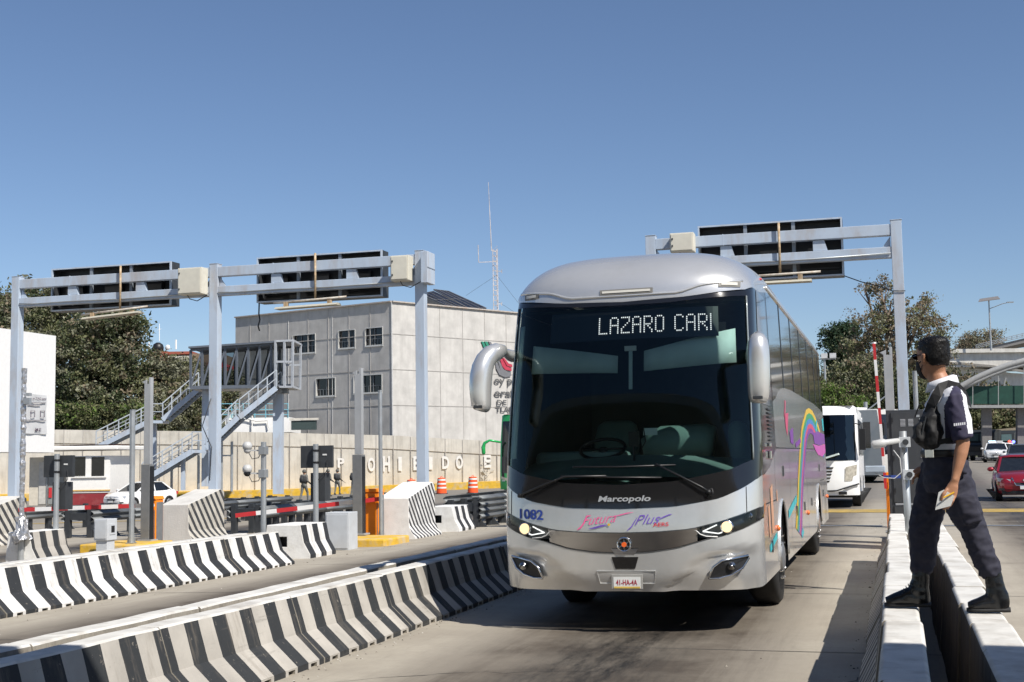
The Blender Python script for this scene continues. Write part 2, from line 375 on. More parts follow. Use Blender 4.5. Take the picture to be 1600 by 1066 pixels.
# expansion joints and painted lines laid on the road
m_joint = P('joint_tar', (.06, .055, .05), .8, noise=.3, scale=20)
jb = MB()
def strip(mb, x0, x1, y0, y1, dz=.004, n=8):
    for i in range(n):
        a = x0+(x1-x0)*i/n; b = x0+(x1-x0)*(i+1)/n
        mb.add([(a, y0, gz(a, y0)+dz), (b, y0, gz(b, y0)+dz), (b, y1, gz(b, y1)+dz), (a, y1, gz(a, y1)+dz)], [(0, 1, 2, 3)])
for y in (11.2, 15.8, 20.4, 25.0, 29.6, 34.2, 38.8, 43.4): strip(jb, -24, 14, y, y+.02)
for x in (3.1, 8.6): jb.add([(x, 4, .004), (x+.014, 4, .004), (x+.014, 46, .004), (x, 46, .004)], [(0, 1, 2, 3)])
tag(jb.build('road_joints', m_joint), kind='structure')
yl = MB()
for (x0, x1, y0, y1) in ((-4.5, 14, 37.0, 39.0), (-40, -5, 43.5, 44.1)): strip(yl, x0, x1, y0, y1, .008, 24)
tag(yl.build('road_lines', P('worn_yellow_line', (.42, .28, .06), .8, noise=.2, dirt=(.16, .145, .125), dirt_amt=1, dirt_scale=1.6, space='w')), kind='structure')
wl_ = MB()
for k in range(6):
    x = 1.9+.0*k; y0 = 26+6*k
    wl_.add([(4.0, y0+2, gz(4, y0)+.008), (4.12, y0+2, gz(4, y0)+.008), (4.12, y0+4.4, gz(4, y0+4.4)+.008), (4.0, y0+4.4, gz(4, y0+4.4)+.008)], [(0, 1, 2, 3)])
tag(wl_.build('road_lines', P('worn_white_line', (.55, .53, .5), .8, dirt=(.16, .145, .125), dirt_amt=1, dirt_scale=2, space='w')), kind='structure')
# steel drain channel across the lane behind the bus
dg = MB()
strip(dg, -4.4, -.3, 30.2, 30.5, .012, 6); strip(dg, .9, 6, 30.2, 30.5, .012, 6)
tag(dg.build('drain_channel', P('worn_steel', (.33, .33, .32), .4, metal=.5, noise=.3, scale=18, space='w')), kind='structure')

# ------------------------------------------------------------------ concrete barriers
def jersey(L, h, top_w, fr, bk, stripe, side_mat, per=.3, top=None, notch=True):
    """one segment: striped face towards +X at x=0, its toe, top fr back from it; built along +Y"""
    mb = MB(); e = .006 if L > 1.5 else .004
    # profile points, +X side first (x is negative going away from the face)
    prof = [(0, 0), (0, .055*h/.57), (-fr*.70, .255*h/.57), (-fr, h-.015), (-fr-.015, h), (-fr-top_w+.015, h), (-fr-top_w, h-.015), (-fr-top_w-bk*.4, .28*h/.57), (-fr-top_w-bk, .06), (-fr-top_w-bk, 0)]
    n = len(prof); y0, y1 = e, L-e
    for i in range(n-1):
        a, b = prof[i], prof[i+1]
        mb.cur = 0 if i < 3 else (1 if i < 6 else 2)
        if i == 0 and notch:
            ys = [y0]
            for q_ in range(int(L/per+.01)): ys += [(q_+.5)*per-.055, (q_+.5)*per+.055]
            ys.append(y1)
            for j in range(len(ys)-1):
                if j % 2 == 1:
                    mb.cur = 2; mb.add([(-.16, ys[j], 0), (-.16, ys[j+1], 0), (-.16, ys[j+1], b[1]*.75), (-.16, ys[j], b[1]*.75)], [(0, 1, 2, 3)])
                    mb.add([(0, ys[j], b[1]*.75), (0, ys[j+1], b[1]*.75), (-.16, ys[j+1], b[1]*.75), (-.16, ys[j], b[1]*.75)], [(0, 1, 2, 3)])
                    for q in (ys[j], ys[j+1]): mb.add([(0, q, 0), (-.16, q, 0), (-.16, q, b[1]*.75), (0, q, b[1]*.75)], [(0, 1, 2, 3)])
                    mb.cur = 0; mb.add([(0, ys[j], b[1]*.75), (0, ys[j+1], b[1]*.75), (0, ys[j+1], b[1]), (0, ys[j], b[1])], [(0, 1, 2, 3)])
                else: mb.add([(0, ys[j], 0), (0, ys[j+1], 0), (0, ys[j+1], b[1]), (0, ys[j], b[1])], [(0, 1, 2, 3)])
            continue
        ny = 5
        for j in range(ny):
            ya = y0+(y1-y0)*j/ny; yb = y0+(y1-y0)*(j+1)/ny
            mb.add([(a[0], ya, a[1]), (a[0], yb, a[1]), (b[0], yb, b[1]), (b[0], ya, b[1])], [(0, 1, 2, 3)])
    mb.cur = 3
    for y in (y0, y1): mb.add([(p[0], y, p[1]) for p in prof], [tuple(range(n))])
    # slightly uneven casting
    r = random.Random(int(L*100+h*1000)); 
    if L > 1.5: mb.xf(lambda v: v+Vector((0, 0, 0)) if v.z < .02 else v+Vector((.003*math.sin(v.y*9+v.z*7), 0, .003*math.sin(v.y*5))))
    return mb, [stripe, top or m_conc_top, side_mat, m_conc_dirty]
ordn = ['nearest', 'second', 'third', 'fourth', 'fifth', 'sixth', 'seventh', 'eighth', 'ninth', 'tenth', 'eleventh', 'twelfth', 'thirteenth', 'fourteenth', 'fifteenth', 'sixteenth', 'seventeenth', 'eighteenth', 'nineteenth', 'twentieth']
def row(x, y0, nseg, L, args, desc, group, flip=False, PER=.3, jit=.012, first=0):
    src = None
    for i in range(nseg):
        y = y0+i*L; z = gz(x-.4, y)
        loc = (x+rnd.uniform(-jit, jit), y, z+rnd.uniform(-.002, .004)*(jit/.012))
        if src is None:
            mb, mats = jersey(L, *args, per=PER); src = mb.build('concrete_barrier', mats, bevel=.007); o = src
        else: o = src.copy(); COL.objects.link(o)
        o.location = loc; o.rotation_euler = (0, 0, (math.pi if flip else 0)+rnd.uniform(-.004, .004))
        if flip: o.location.y += L
        word = ordn[i]+' from the camera' if i else 'nearest the camera'
        tag(o, f'{desc}, {word}', 'barrier', group)
m_gap = P('unpainted_concrete_gap_shade', (.085, .072, .058), .95, noise=.4, scale=3, bump=.5, space='w', stretch=(1, 3, .5), bscale=20)  # unpainted concrete, coloured darker still for the shade in the narrow gap
st_beige = stripes_mat('beige_and_black_stripes', (.44, .41, .365), (.020, .022, .024), .40, .49, phase=.192)
st_white = stripes_mat('white_and_black_stripes', (.74, .73, .71), (.018, .020, .023), .475, .50, phase=.112)
st_right = stripes_mat('grey_and_dark_stripes', (.46, .43, .39), (.05, .05, .05), .30, .4, phase=0)
row(-4.56, 3.90, 13, 2.0, (.55, .20, .30, .06, st_beige, m_conc_dirty), 'beige and black striped barrier left of bus lane', 'striped barriers along the bus lane', PER=.4)
# the back row is turned round: its plain dirty back faces the camera
row(-5.78, 3.0, 13, 2.1, (.55, .21, .19, .12, st_beige, m_conc_dirty), 'stained plain barrier behind the beige striped row', 'plain barriers behind the bus lane row', flip=True)
row(-10.09, 9.26, 6, 1.9, (.57, .20, .32, .08, st_white, m_conc_dirty), 'white and black striped barrier across the empty lane', 'striped barriers left of the empty lane', PER=.475)
row(-11.36, 9.2, 6, 1.9, (.57, .20, .19, .12, st_white, m_conc_dirty), 'plain barrier behind the white striped row', 'plain barriers behind the far left row', flip=True)
def turn(o): return o
# right island under the guard: two rows, one metre pieces
def rrow(x, y0, n, args, desc, group, flip):
    row(x, y0, n, 1.0, args, desc, group, flip=flip, jit=.012)
row(-.285, 3.6, 17, .985, (.73, .21, .19, .07, st_right, m_gap), 'whitewashed barrier in the left row under the guard', 'whitewashed barriers under the guard, left row', flip=True)
row(.815, 3.55, 17, .985, (.73, .21, .25, .05, st_right, m_gap), 'whitewashed barrier in the right row under the guard', 'whitewashed barriers under the guard, right row')

# grit, leaves and crumbs of concrete gathered along the foot of the barriers
gb = MB(); gr_ = random.Random(11)
for k in range(900):
    side_ = gr_.random()
    if side_ < .45: x = -4.54+abs(gr_.gauss(0, .12))
    elif side_ < .6: x = -.30-abs(gr_.gauss(0, .10))
    elif side_ < .8: x = -10.07+abs(gr_.gauss(0, .15))
    else: x = gr_.uniform(-10, 3)
    y = gr_.uniform(5, 34); s = gr_.uniform(.004, .014)*(1.6 if gr_.random() < .06 else 1); z = gz(x, y)+.002
    a = gr_.uniform(0, 3.1); c, d = math.cos(a)*s, math.sin(a)*s
    gb.cur = gr_.randrange(3); gb.add([(x+c, y+d, z), (x-d, y+c, z), (x-c*.8, y-d*.7, z), (x+d, y-c, z), (x, y, z+s*.7)], [(0, 1, 4), (1, 2, 4), (2, 3, 4), (3, 0, 4)])
tag(gb.build('road_grit', [m_conc_dirty, P('grit_dark', (.07, .06, .05), .9), P('grit_pale', (.5, .47, .42), .9)], fix=False), 'scattered grit and crumbs along the foot of the barriers', 'grit', kind='stuff')

# hairline cracks wandering across the slabs
cb = MB()
for (x, y, dx, dy, n) in ((-4.2, 9.0, .16, .05, 14), (-1.9, 8.3, .10, .16, 12), (-3.2, 17.0, .2, -.03, 10), (1.5, 10.5, .09, .14, 14), (-8.6, 12.0, .14, .12, 18), (-6.5, 21, .1, .2, 14), (2.4, 17, .18, .02, 12)):
    p = Vector((x, y, 0)); w = .006
    for i in range(n):
        q = p+Vector((dx+gr_.gauss(0, .09), dy+gr_.gauss(0, .07), 0)); d = (q-p).normalized(); s_ = Vector((-d.y, d.x, 0))*w*gr_.uniform(.4, 1)
        cb.add([(v.x, v.y, gz(v.x, v.y)+.0025) for v in (p-s_, p+s_, q+s_, q-s_)], [(0, 1, 2, 3)]); p = q
tag(cb.build('road_cracks', m_joint, fix=False), kind='structure')
# ------------------------------------------------------------------ gantries
def gantry(posts, y, label):
    x0 = posts[0]; ZT = 6.80
    g = thing('lane_gantry', (x0, y, gz(x0, y)), label, 'gantry', 'steel gantries over the toll lanes')
    for x in posts:
        mb = MB(); mb.box(x-.118, x+.118, y-.118, y+.118, gz(x, y), ZT); mb.box(x-.128, x+.128, y-.128, y+.128, ZT, ZT+.015)
        mb.build('post', m_bluegrey, g, bevel=.012)
        b = MB(); b.box(x-.22, x+.22, y-.22, y+.22, gz(x, y), gz(x, y)+.03)
        for sx in (-1, 1): b.prism([(x+sx*.135, y-.01, gz(x, y)+.03), (x+sx*.215, y-.01, gz(x, y)+.03), (x+sx*.135, y-.01, gz(x, y)+.25)], (0, .02, 0))
        b.build('base_plate', m_bluegrey, g)
    for a, b_ in zip(posts, posts[1:]):
        mb = MB(); mb.tube([(a+.14, y-.125, 6.05), (a+.6, y-.12, 6.03), (a+1.9, y-.12, 6.04), (a+3.2, y-.12, 6.02), (b_-.14, y-.125, 6.06)], .016, 6); mb.build('conduit', m_galv, g, smooth=True)
        for (z0, z1) in ((6.46, 6.73), (5.955, 6.22)):
            mb = MB(); mb.box(a+.12, b_-.12, y-.10, y+.10, z0+.01, z1-.01)
            mb.box(a+1.68, a+1.70, y-.104, y+.104, z0-.004, z1+.004)
            mb.build('beam', m_bluegrey, g, bevel=.01)
        for dx in (1.76, 3.85):
            mb = MB(); x = a+dx; mb.prism([(x-.14, y-.05, 6.222), (x+.18, y-.05, 6.222), (x+.11, y-.05, 6.458), (x-.14, y-.05, 6.458)], (0, .1, 0)); mb.build('web_plate', m_bluegrey, g)
        for x, s in ((a+.134, 1), (b_-.134, -1)):
            mb = MB(); mb.prism([(x, y-.02, 6.222), (x+s*.17, y-.02, 6.222), (x, y-.02, 6.458)], (0, .04, 0)); mb.build('gusset', m_bluegrey, g)
    return g
gantry([-22.79, -16.74, -11.05], 29.67, 'pale blue grey three-post steel gantry over the left lanes')
gantry([-5.27, .26], 29.67, 'pale blue grey two-post steel gantry behind the silver coach')
def signbox(x0, x1, y, z0, z1, label):
    s = thing('sign_box', ((x0+x1)/2, y, z0), label, 'sign', 'lane signs seen from behind')
    mb = MB(); mb.box(x0+.03, x1-.03, y+.36, y+.44, z0+.03, z1-.03); mb.build('panel', m_black, s)
    fr = MB(); t = .035
    fr.box(x0, x1, y, y+.06, z1-t, z1); fr.box(x0, x1, y, y+.06, z0, z0+t); fr.box(x0, x0+t, y, y+.06, z0+t+.001, z1-t-.001); fr.box(x1-t, x1, y, y+.06, z0+t+.001, z1-t-.001)
    fr.build('frame', m_bluegrey, s)
    fr = MB(); fr.box(x0, x1, y+.061, y+.45, z1-t, z1); fr.box(x0, x1, y+.061, y+.45, z0, z0+t); fr.box(x0, x0+t, y+.061, y+.45, z0+t+.001, z1-t-.001); fr.box(x1-t, x1, y+.061, y+.45, z0+t+.001, z1-t-.001)
    fr.build('case', m_dark, s)
    for k in (1, 2): fr = MB(); xx = x0+(x1-x0)*k/3; fr.box(xx-.04, xx+.04, y+.04, y+.1, z0+t+.001, z1-t-.001); fr.build('divider', m_steelgrey, s)
    ins = MB()
    for k in range(3):
        xa = x0+.1+(x1-x0)*k/3; xb = x0-.1+(x1-x0)*(k+1)/3
        ins.box(xa, xb, y+.25, y+.30, z0+.2, z0+.24); ins.box(xa, xb, y+.25, y+.30, z1-.3, z1-.26); ins.box(xa+.2, xb-.3, y+.24, y+.358, z0+.4, z0+.7)
    ins.build('wiring_rack', m_black, s)
signbox(-21.86, -18.17, 29.84, 5.83, 7.0, 'dark lane sign box with its open back to us, over the leftmost lane')
signbox(-15.65, -12.16, 29.84, 5.76, 6.94, 'dark lane sign box with its open back to us, in the middle bay')
signbox(-4.19, -.91, 29.84, 5.66, 7.0, 'dark lane sign box with its open back to us, above the coach roof')
def hbox(x0, x1, z0, z1, label):
    yy = 29.2
    b = thing('junction_box', ((x0+x1)/2, yy+.2, z0), label, 'electrical box', 'beige boxes on the gantries')
    mb = MB(); mb.box(x0, x1, yy+.04, yy+.365, z0, z1); mb.build('housing', m_beige, b, bevel=.012)
    d = MB(); d.box(x0+.03, x1-.03, yy+.015, yy+.037, z0+.03, z1-.03); d.build('door', m_beige, b, bevel=.006)
    for za in (z0+.12, z1-.16): h = MB(); h.box(x0+.05, x0+.08, yy-.005, yy+.013, za, za+.04); h.build('latch', m_dark, b)
    c = MB(); xs = x0+.2; y = yy+.2
    c.tube([(xs, y, z0), (xs+.05, y+.02, z0-.1), (xs+.25, y+.05, z0-.16), (xs+.5, y+.1, z0-.02)], .012, 6); c.build('cable', m_black, b)
hbox(-17.60, -16.90, 6.0, 6.69, 'beige junction box beside the second gantry post from the left')
hbox(-11.69, -11.21, 6.04, 6.66, 'beige junction box beside the third gantry post from the left')
hbox(-4.76, -4.21, 6.33, 6.77, 'beige junction box on the gantry behind the coach')
sb = thing('control_box', (-10.83, 29.62, 5.93), 'flat pale blue box fixed to the right side of third gantry post', 'electrical box')
q = MB(); q.box(-10.915, -10.74, 29.3, 29.84, 5.96, 6.74); q.build('housing', m_bluegrey, sb, bevel=.01)
q = MB(); q.box(-10.74, -10.73, 29.3, 29.84, 6.33, 6.35); q.build('seam', m_steelgrey, sb)
def fixture(x, label, tilt=0):
    y = 29.38
    f = thing('floodlight', (x, y, 5.5), label, 'light fixture', 'lamps hung on rusty pipes under the signs')
    mb = MB(); mb.cyl((x, y+.12, 6.9), (x, y+.12, 5.74), .028); mb.build('hanger_pipe', m_rust, f, smooth=True)
    mb = MB(); mb.cyl((x-1.1, y, 5.68-tilt), (x+.9, y, 5.71+tilt), .026, n=8); mb.build('crossbar', P('white_rusty_pipe', (.5, .46, .4), .7, noise=.2, dirt=(.35, .2, .1), dirt_amt=.8, dirt_scale=5), f, smooth=True)
    for dx in (-.75, .45): mb = MB(); mb.box(x+dx-.05, x+dx+.05, y-.05, y+.05, 5.53, 5.67); mb.build('bracket', m_rust, f)
    mb = MB(); mb.prism([(x-1.0, y-.18, 5.49), (x-1.0, y+.16, 5.49), (x-1.0, y+.08, 5.545), (x-1.0, y-.10, 5.545)], (1.7, 0, tilt*2)); mb.build('lamp_housing', P('chalky_fixture', (.42, .40, .33), .7, noise=.15, dirt=(.3, .22, .12), dirt_amt=.6, dirt_scale=6), f)
fixture(-19.47, 'rusty hanger pipe with a flat lamp under the leftmost sign box', .05)
fixture(-13.83, 'rusty hanger pipe with a flat lamp under the middle sign box', .02)
fixture(-2.30, 'rusty hanger pipe with a flat lamp above the coach roof', .0)
def cable(name, pts, label, r=.012):
    mb = MB(); mb.tube(pts, r, 5); o = mb.build(name, m_black, smooth=True, off=pts[0]); tag(o, label, 'cable'); return o
cable('loose_cable', [(-.93, 29.95, 5.67), (-.55, 29.9, 5.5), (-.1, 29.8, 5.34), (.12, 29.53, 5.21), (.40, 29.53, 5.20)], 'thin black cable running from the sign box to the right gantry post')
cable('loose_cable', [(-15.68, 30.05, 5.79), (-15.69, 30.05, 5.5), (-15.66, 30.05, 5.34), (-15.71, 30.05, 5.18), (-15.67, 30.05, 5.05)], 'frayed cable end dangling under the left end of the middle sign box', .02)
cable('loose_cable', [(-16.77, 29.52, 3.3), (-17.03, 29.54, 2.6), (-16.75, 29.52, 2.05), (-16.8, 29.52, 1.2)], 'black cable wound loosely round the second gantry post')

# ------------------------------------------------------------------ island kits
m_blk_c = streaked_concrete('block_plain_face', (.60, .58, .54), (.30, .27, .23), .5)
def block(x, y, label, st, mfront):
    z = gz(x-.5, y)
    b = thing('end_block', (x-.5, y, z), label, 'concrete block', 'slanted concrete blocks at the lane heads')
    mb = MB()
    # side profile in Y/Z: low front, sloping top; flared toe to +X and -X
    L = 1.75
    def top(t): return .93+.33*min(1, t/.9) if t < .9 else 1.26
    ts = [0, .15, .3, .45, .6, .75, .9, 1.0]
    rows = [(0, .0), (.05, .0), (.16, -.10), (.30, -.16), (1, -.17)]
    def pt(t, k, side):
        h, dx = rows[k]; zt = top(t) if t < .95 else 1.2
        zz = h*zt if k in (0,) else (h if k < 4 else zt)
        xx = x+dx if side > 0 else x-1.03-dx*.6
        return (xx, y+L*t, z+zz)
    mb.cur = 0
    for i in range(len(ts)-1):
        for k in range(4): mb.add([pt(ts[i], k, 1), pt(ts[i+1], k, 1), pt(ts[i+1], k+1, 1), pt(ts[i], k+1, 1)], [(0, 1, 2, 3)])
    mb.cur = 1
    for i in range(len(ts)-1):
        for k in range(4): mb.add([pt(ts[i], k, -1), pt(ts[i+1], k, -1), pt(ts[i+1], k+1, -1), pt(ts[i], k+1, -1)], [(0, 1, 2, 3)])
        mb.add([pt(ts[i], 4, 1), pt(ts[i+1], 4, 1), pt(ts[i+1], 4, -1), pt(ts[i], 4, -1)], [(0, 1, 2, 3)])
    for t in (0, 1):
        ring = [pt(t, k, 1) for k in range(5)]+[pt(t, k, -1) for k in range(4, -1, -1)]
        mb.add(ring, [tuple(range(10))])
    mb.build('block_body', [st, mfront], b, bevel=.015)
    return b
st_blkB = stripes_mat('slanted_white_black_stripes', (.72, .71, .69), (.03, .032, .035), .215, .5, slant=.85)
st_blkC = stripes_mat('slanted_beige_black_stripes', (.52, .49, .43), (.03, .032, .035), .27, .46, slant=.8)
block(-10.42, 27.5, 'white block with slanted black stripes next to the orange gate machine', st_blkB, m_white)
block(-16.28, 27.9, 'beige block with slanted black stripes below the steel stairs', st_blkC, m_blk_c)
block(-22.2, 27.9, 'beige block with slanted black stripes at the left picture edge', st_blkC, m_blk_c)
def short_barrier(x, y, L, label, st, hole=True, w=.95):
    z = gz(x-.4, y); b = thing('short_barrier', (x-.45, y, z), label, 'barrier', 'short barrier stubs on the islands')
    prof = [(0, 0), (0, .08), (-.13, .30), (-.20, .62), (-w+.06, .62), (-w, .1), (-w, 0)]
    mb = MB(); n = len(prof)
    for i in range(n-1):
        mb.cur = 0 if i < 3 else 1
        a, c = prof[i], prof[i+1]
        mb.add([(x+a[0], y, z+a[1]), (x+a[0], y+L, z+a[1]), (x+c[0], y+L, z+c[1]), (x+c[0], y, z+c[1])], [(0, 1, 2, 3)])
    mb.cur = 1
    mb.add([(x+p[0], y+L, z+p[1]) for p in prof], [tuple(range(n))])
    if hole:
        # front face with a square drain opening
        xa, xb, za, zb = x-.72, x-.48, z+.22, z+.40
        o = [(x+p[0], y, z+p[1]) for p in prof]
        mb.add(o+[(xb, y, za), (xb, y, zb), (xa, y, zb), (xa, y, za)], [(0, 1, 2, 7), (2, 3, 8, 7), (3, 4, 9, 8), (4, 5, 10, 9), (5, 6, 10), (6, 0, 7, 10)])
        mb.cur = 2
        q = [(xb, y, za), (xb, y, zb), (xa, y, zb), (xa, y, za)]; q2 = [(a, y+.2, c) for a, _, c in q]
        mb.add(q+q2, [(0, 1, 5, 4), (1, 2, 6, 5), (2, 3, 7, 6), (3, 0, 4, 7), (4, 5, 6, 7)])
    else: mb.add([(x+p[0], y, z+p[1]) for p in prof], [tuple(range(n))])
    mb.build('barrier_body', [st, m_white, m_black], b, bevel=.012); return b
short_barrier(-10.40, 21.95, 1.15, 'white stub barrier with a square hole in its end, beside the grey cabinet', st_white)
short_barrier(-10.33, 30.3, 1.3, 'white stub barrier with square hole between slanted block and crash cushion', st_white, w=.9)
short_barrier(-16.25, 21.9, 1.15, 'beige striped stub barrier below the foil-wrapped pole', st_beige, hole=False, w=.75)
short_barrier(-16.95, 20.3, 1.15, 'dirty plain stub barrier at the left picture edge', st_beige, hole=False, w=.6)
# kerbed bases painted yellow
def kerb(x0, x1, y0, y1, label):
    z = gz((x0+x1)/2, y0); mb = MB(); mb.box(x0, x1, y0, y1, z-.05, z+.17); o = mb.build('kerb_island', [m_yellow], bevel=.03, off=((x0+x1)/2, y0, z)); tag(o, label, 'kerb')
kerb(-11.95, -10.17, 25.0, 26.45, 'worn yellow kerbed base under the posts beside the slanted white block')
kerb(-17.4, -15.95, 24.9, 26.4, 'worn yellow kerbed base under the posts below the stairs')
kerb(-.16, .70, 22.6, 26.4, 'low kerbed base under the dark cabinet')
def cabinet(x, y, z, w, d, h, label, name='cabinet', slot=False):
    b = thing(name, (x, y, z), label, 'cabinet')
    mb = MB(); mb.box(x-w/2, x+w/2, y-d/2, y+d/2, z, z+h); mb.build('housing', m_greybox, b, bevel=.012)
    mb = MB(); mb.box(x-w/2+.03, x+w/2-.03, y-d/2-.012, y-d/2-.001, z+.04, z+h-.04); mb.build('door', m_greybox, b, bevel=.004)
    if slot:
        mb = MB(); mb.box(x+w/2+.001, x+w/2+.012, y-.1, y+.1, z+.12, z+h-.1); s = mb.build('window_frame', m_greybox, b, bevel=.004)
        mb = MB(); mb.box(x+w/2+.013, x+w/2+.02, y-.06, y+.06, z+.17, z+h-.15); mb.build('window', m_winglass, b)
    return b
cabinet(-10.82, 24.3, gz(-10.8, 24), .52, .45, .76, 'plain light grey metal cabinet beside the white stub barrier')
cabinet(-16.40, 24.4, .03, .34, .36, .46, 'small grey cabinet with a side window on a pedestal', slot=True)
pd = MB(); z = gz(-16.6, 24.4); pd.box(-16.54, -16.26, 24.26, 24.54, z, .03); pdo = pd.build('pedestal', m_greybox, bevel=.01, off=(-16.4, 24.4, z)); tag(pdo, 'grey pedestal under the small cabinet with side window', 'pedestal')
m_postgrey = P('weathered_post_paint', (.33, .34, .35), .6, noise=.1, dirt=(.2, .18, .15), dirt_amt=.6, stretch=(1, 1, .4))
m_postdark = P('dark_post_housing', (.16, .165, .17), .45, noise=.12)
def gate_post(x, y, z0, h, label, house=True, broken=True):
    z = z0; b = thing('sensor_post', (x, y, z), label, 'post', 'tall sensor posts')
    mb = MB(); mb.box(x-.085, x+.085, y-.06, y+.06, z+(1.75 if house else 0), z+h)
    if broken:
        mb.prism([(x-.085, y-.05, z+h), (x-.03, y-.05, z+h), (x-.03, y-.05, z+h+.1), (x-.15, y-.05, z+h+.05)], (0, .04, 0))
        mb.box(x+.03, x+.085, y-.06, y+.06, z+h, z+h+.15)
    mb.build('post', m_postgrey, b, bevel=.006)
    if house:
        mb = MB(); mb.box(x-.125, x+.10, y-.1, y+.1, z, z+1.745); mb.build('housing', m_postdark, b, bevel=.008)
        mb = MB(); mb.box(x+.1015, x+.104, y-.09, y+.09, z+.03, z+1.7); mb.build('lens_strip', m_black, b)
    mb = MB(); mb.box(x-.18, x+.18, y-.15, y+.15, z-.003, z+.03); mb.build('foot', m_postgrey, b)
def thin_post(x, y, z0, h, label, w=.045):
    b = thing('thin_post', (x, y, z0), label, 'post', 'thin square posts')
    mb = MB(); mb.cyl((x, y, z0), (x, y, z0+h), w, n=10); mb.cyl((x, y, z0+h), (x, y, z0+h+.02), w+.006, n=10); mb.build('post', m_galv, b)
    mb = MB(); mb.box(x-.09, x+.09, y-.09, y+.09, z0, z0+.02)
    for s in (-1, 1): mb.prism([(x+s*(w-.005), y-.006, z0+.02), (x+s*(w+.05), y-.006, z0+.02), (x+s*(w-.005), y-.006, z0+.28)], (0, .012, 0))
    mb.build('foot', m_galv, b)
def orange_gate(x, y, z, h, label, arm_to=None, armlabel=None, up=False):
    b = thing('barrier_machine', (x, y, z), label, 'gate machine', 'orange boom gate machines')
    mb = MB(); mb.box(x-.17, x+.17, y-.17, y+.17, z, z+h-.06); mb.build('housing', m_orange, b, bevel=.02)
    mb = MB(); mb.prism([(x-.19, y-.19, z+h-.058), (x+.19, y-.19, z+h-.058), (x+.15, y-.19, z+h+.02), (x-.15, y-.19, z+h+.02)], (0, .38, 0)); mb.build('lid', m_orange, b, bevel=.012)
    mb = MB(); mb.box(x-.13, x+.13, y-.178, y-.171, z+.1, z+h-.15); mb.build('door', m_orange, b)
    mb = MB(); mb.box(x+.1705, x+.176, y-.14, y+.14, z+.03, z+h-.12); mb.box(x+.03, x+.15, y-.176, y-.1705, z+.03, z+h-.30); mb.build('side_panel', m_postdark, b)
    mb = MB(); mb.cyl((x, y-.18, z+h-.22), (x, y-.24, z+h-.22), .06); mb.build('hub', m_dark, b)
orange_gate(-11.22, 27.0, -.15, 1.15, 'orange boom gate machine beside the slanted white block')
orange_gate(-16.70, 26.75, -.27, 1.15, 'orange boom gate machine left of the beige slanted block')
orange_gate(.01, 24.6, .17, 1.1, 'orange boom gate machine mostly hidden behind the dark cabinet')
def arm(a, b_, label, seg=5, r=.045, phase=0):
    a = Vector(a); b_ = Vector(b_); o = thing('boom_arm', a, label, 'boom arm', 'red and white boom arms')
    for k in range(seg):
        mb = MB(); mb.bar(a.lerp(b_, k/seg), a.lerp(b_, (k+1)/seg), r*1.1, r*2.1)
        mb.build('white_band' if (k+phase) % 2 else 'red_band', m_white_clean if (k+phase) % 2 else m_red, o)
    mb = MB(); mb.cyl(b_, b_+(b_-a).normalized()*.03, r*.9, n=8); mb.build('end_cap', m_white_clean, o)
arm((-14.22, 26.15, .47), (-10.95, 26.75, .80), 'red and white boom arm across the lane beside the white slanted block', 7)
arm((-19.9, 26.1, .62), (-16.5, 26.4, .70), 'red and white boom arm across the lane left of the beige slanted block', 8)
arm((-.16, 24.35, 1.0), (-.26, 24.2, 3.62), 'raised red and white boom arm standing upright right of the coach', 9, phase=0)
gate_post(-11.28, 26.3, .04, 3.5, 'tall grey sensor post with dark lower housing beside the orange machine near the white block')
gate_post(-16.50, 26.2, -.1, 3.6, 'tall grey sensor post with dark lower housing in front of the stairs')
gate_post(-.03, 26.2, .1, 3.45, 'bent grey sensor post just left of the right gantry post', house=False)
thin_post(-10.92, 26.65, -.15, 3.34, 'thin pale post right of the orange machine')
thin_post(-16.34, 25.3, gz(-16.5, 25)+.17, 2.95, 'thin grey post standing in front of the white car', .06)
thin_post(.46, 26.2, .1, 3.1, 'thin pale post just right of the right gantry post')
# sign poles seen from behind
def signpole(x, y, label, zt=2.0):
    z = gz(x, y); b = thing('display_pole', (x, y, z), label, 'display post', 'driver displays on poles')
    mb = MB(); mb.cyl((x, y, z), (x, y, zt+.03), .055); mb.build('pole', m_galv, b, smooth=False)
    mb = MB(); mb.box(x-.37, x+.33, y+.07, y+.14, zt-.45, zt); mb.box(x-.36, x+.32, y+.141, y+.17, zt-.44, zt-.01); mb.build('display_panel', m_dark, b, bevel=.004)
    mb = MB(); mb.box(x+.12, x+.21, y+.06, y+.069, zt-.20, zt-.17); mb.build('sticker', m_plate, b)
    mb = MB(); mb.box(x-.15, x+.17, y+.07, y+.32, zt-1.12, zt-.55); mb.build('control_box', m_dark, b, bevel=.006)
    mb = MB()
    for zz in (zt-.12, zt-.36): mb.cyl((x, y, zz), (x, y, zz+.04), .065)
    mb.build('clamp', m_black, b)
    mb = MB(); mb.tube([(x+.22, y+.05, zt-.3), (x+.25, y+.02, zt-.5), (x+.12, y, zt-.62), (x+.04, y, zt-.7)], .008, 5); mb.build('cable', m_black, b)
signpole(-11.2, 23.9, 'black display and box on a pole behind the white stub barrier, left of the soldiers', 1.97)
signpole(-16.6, 22.95, 'black display and box on a pole in front of the booth at far left', 1.86)
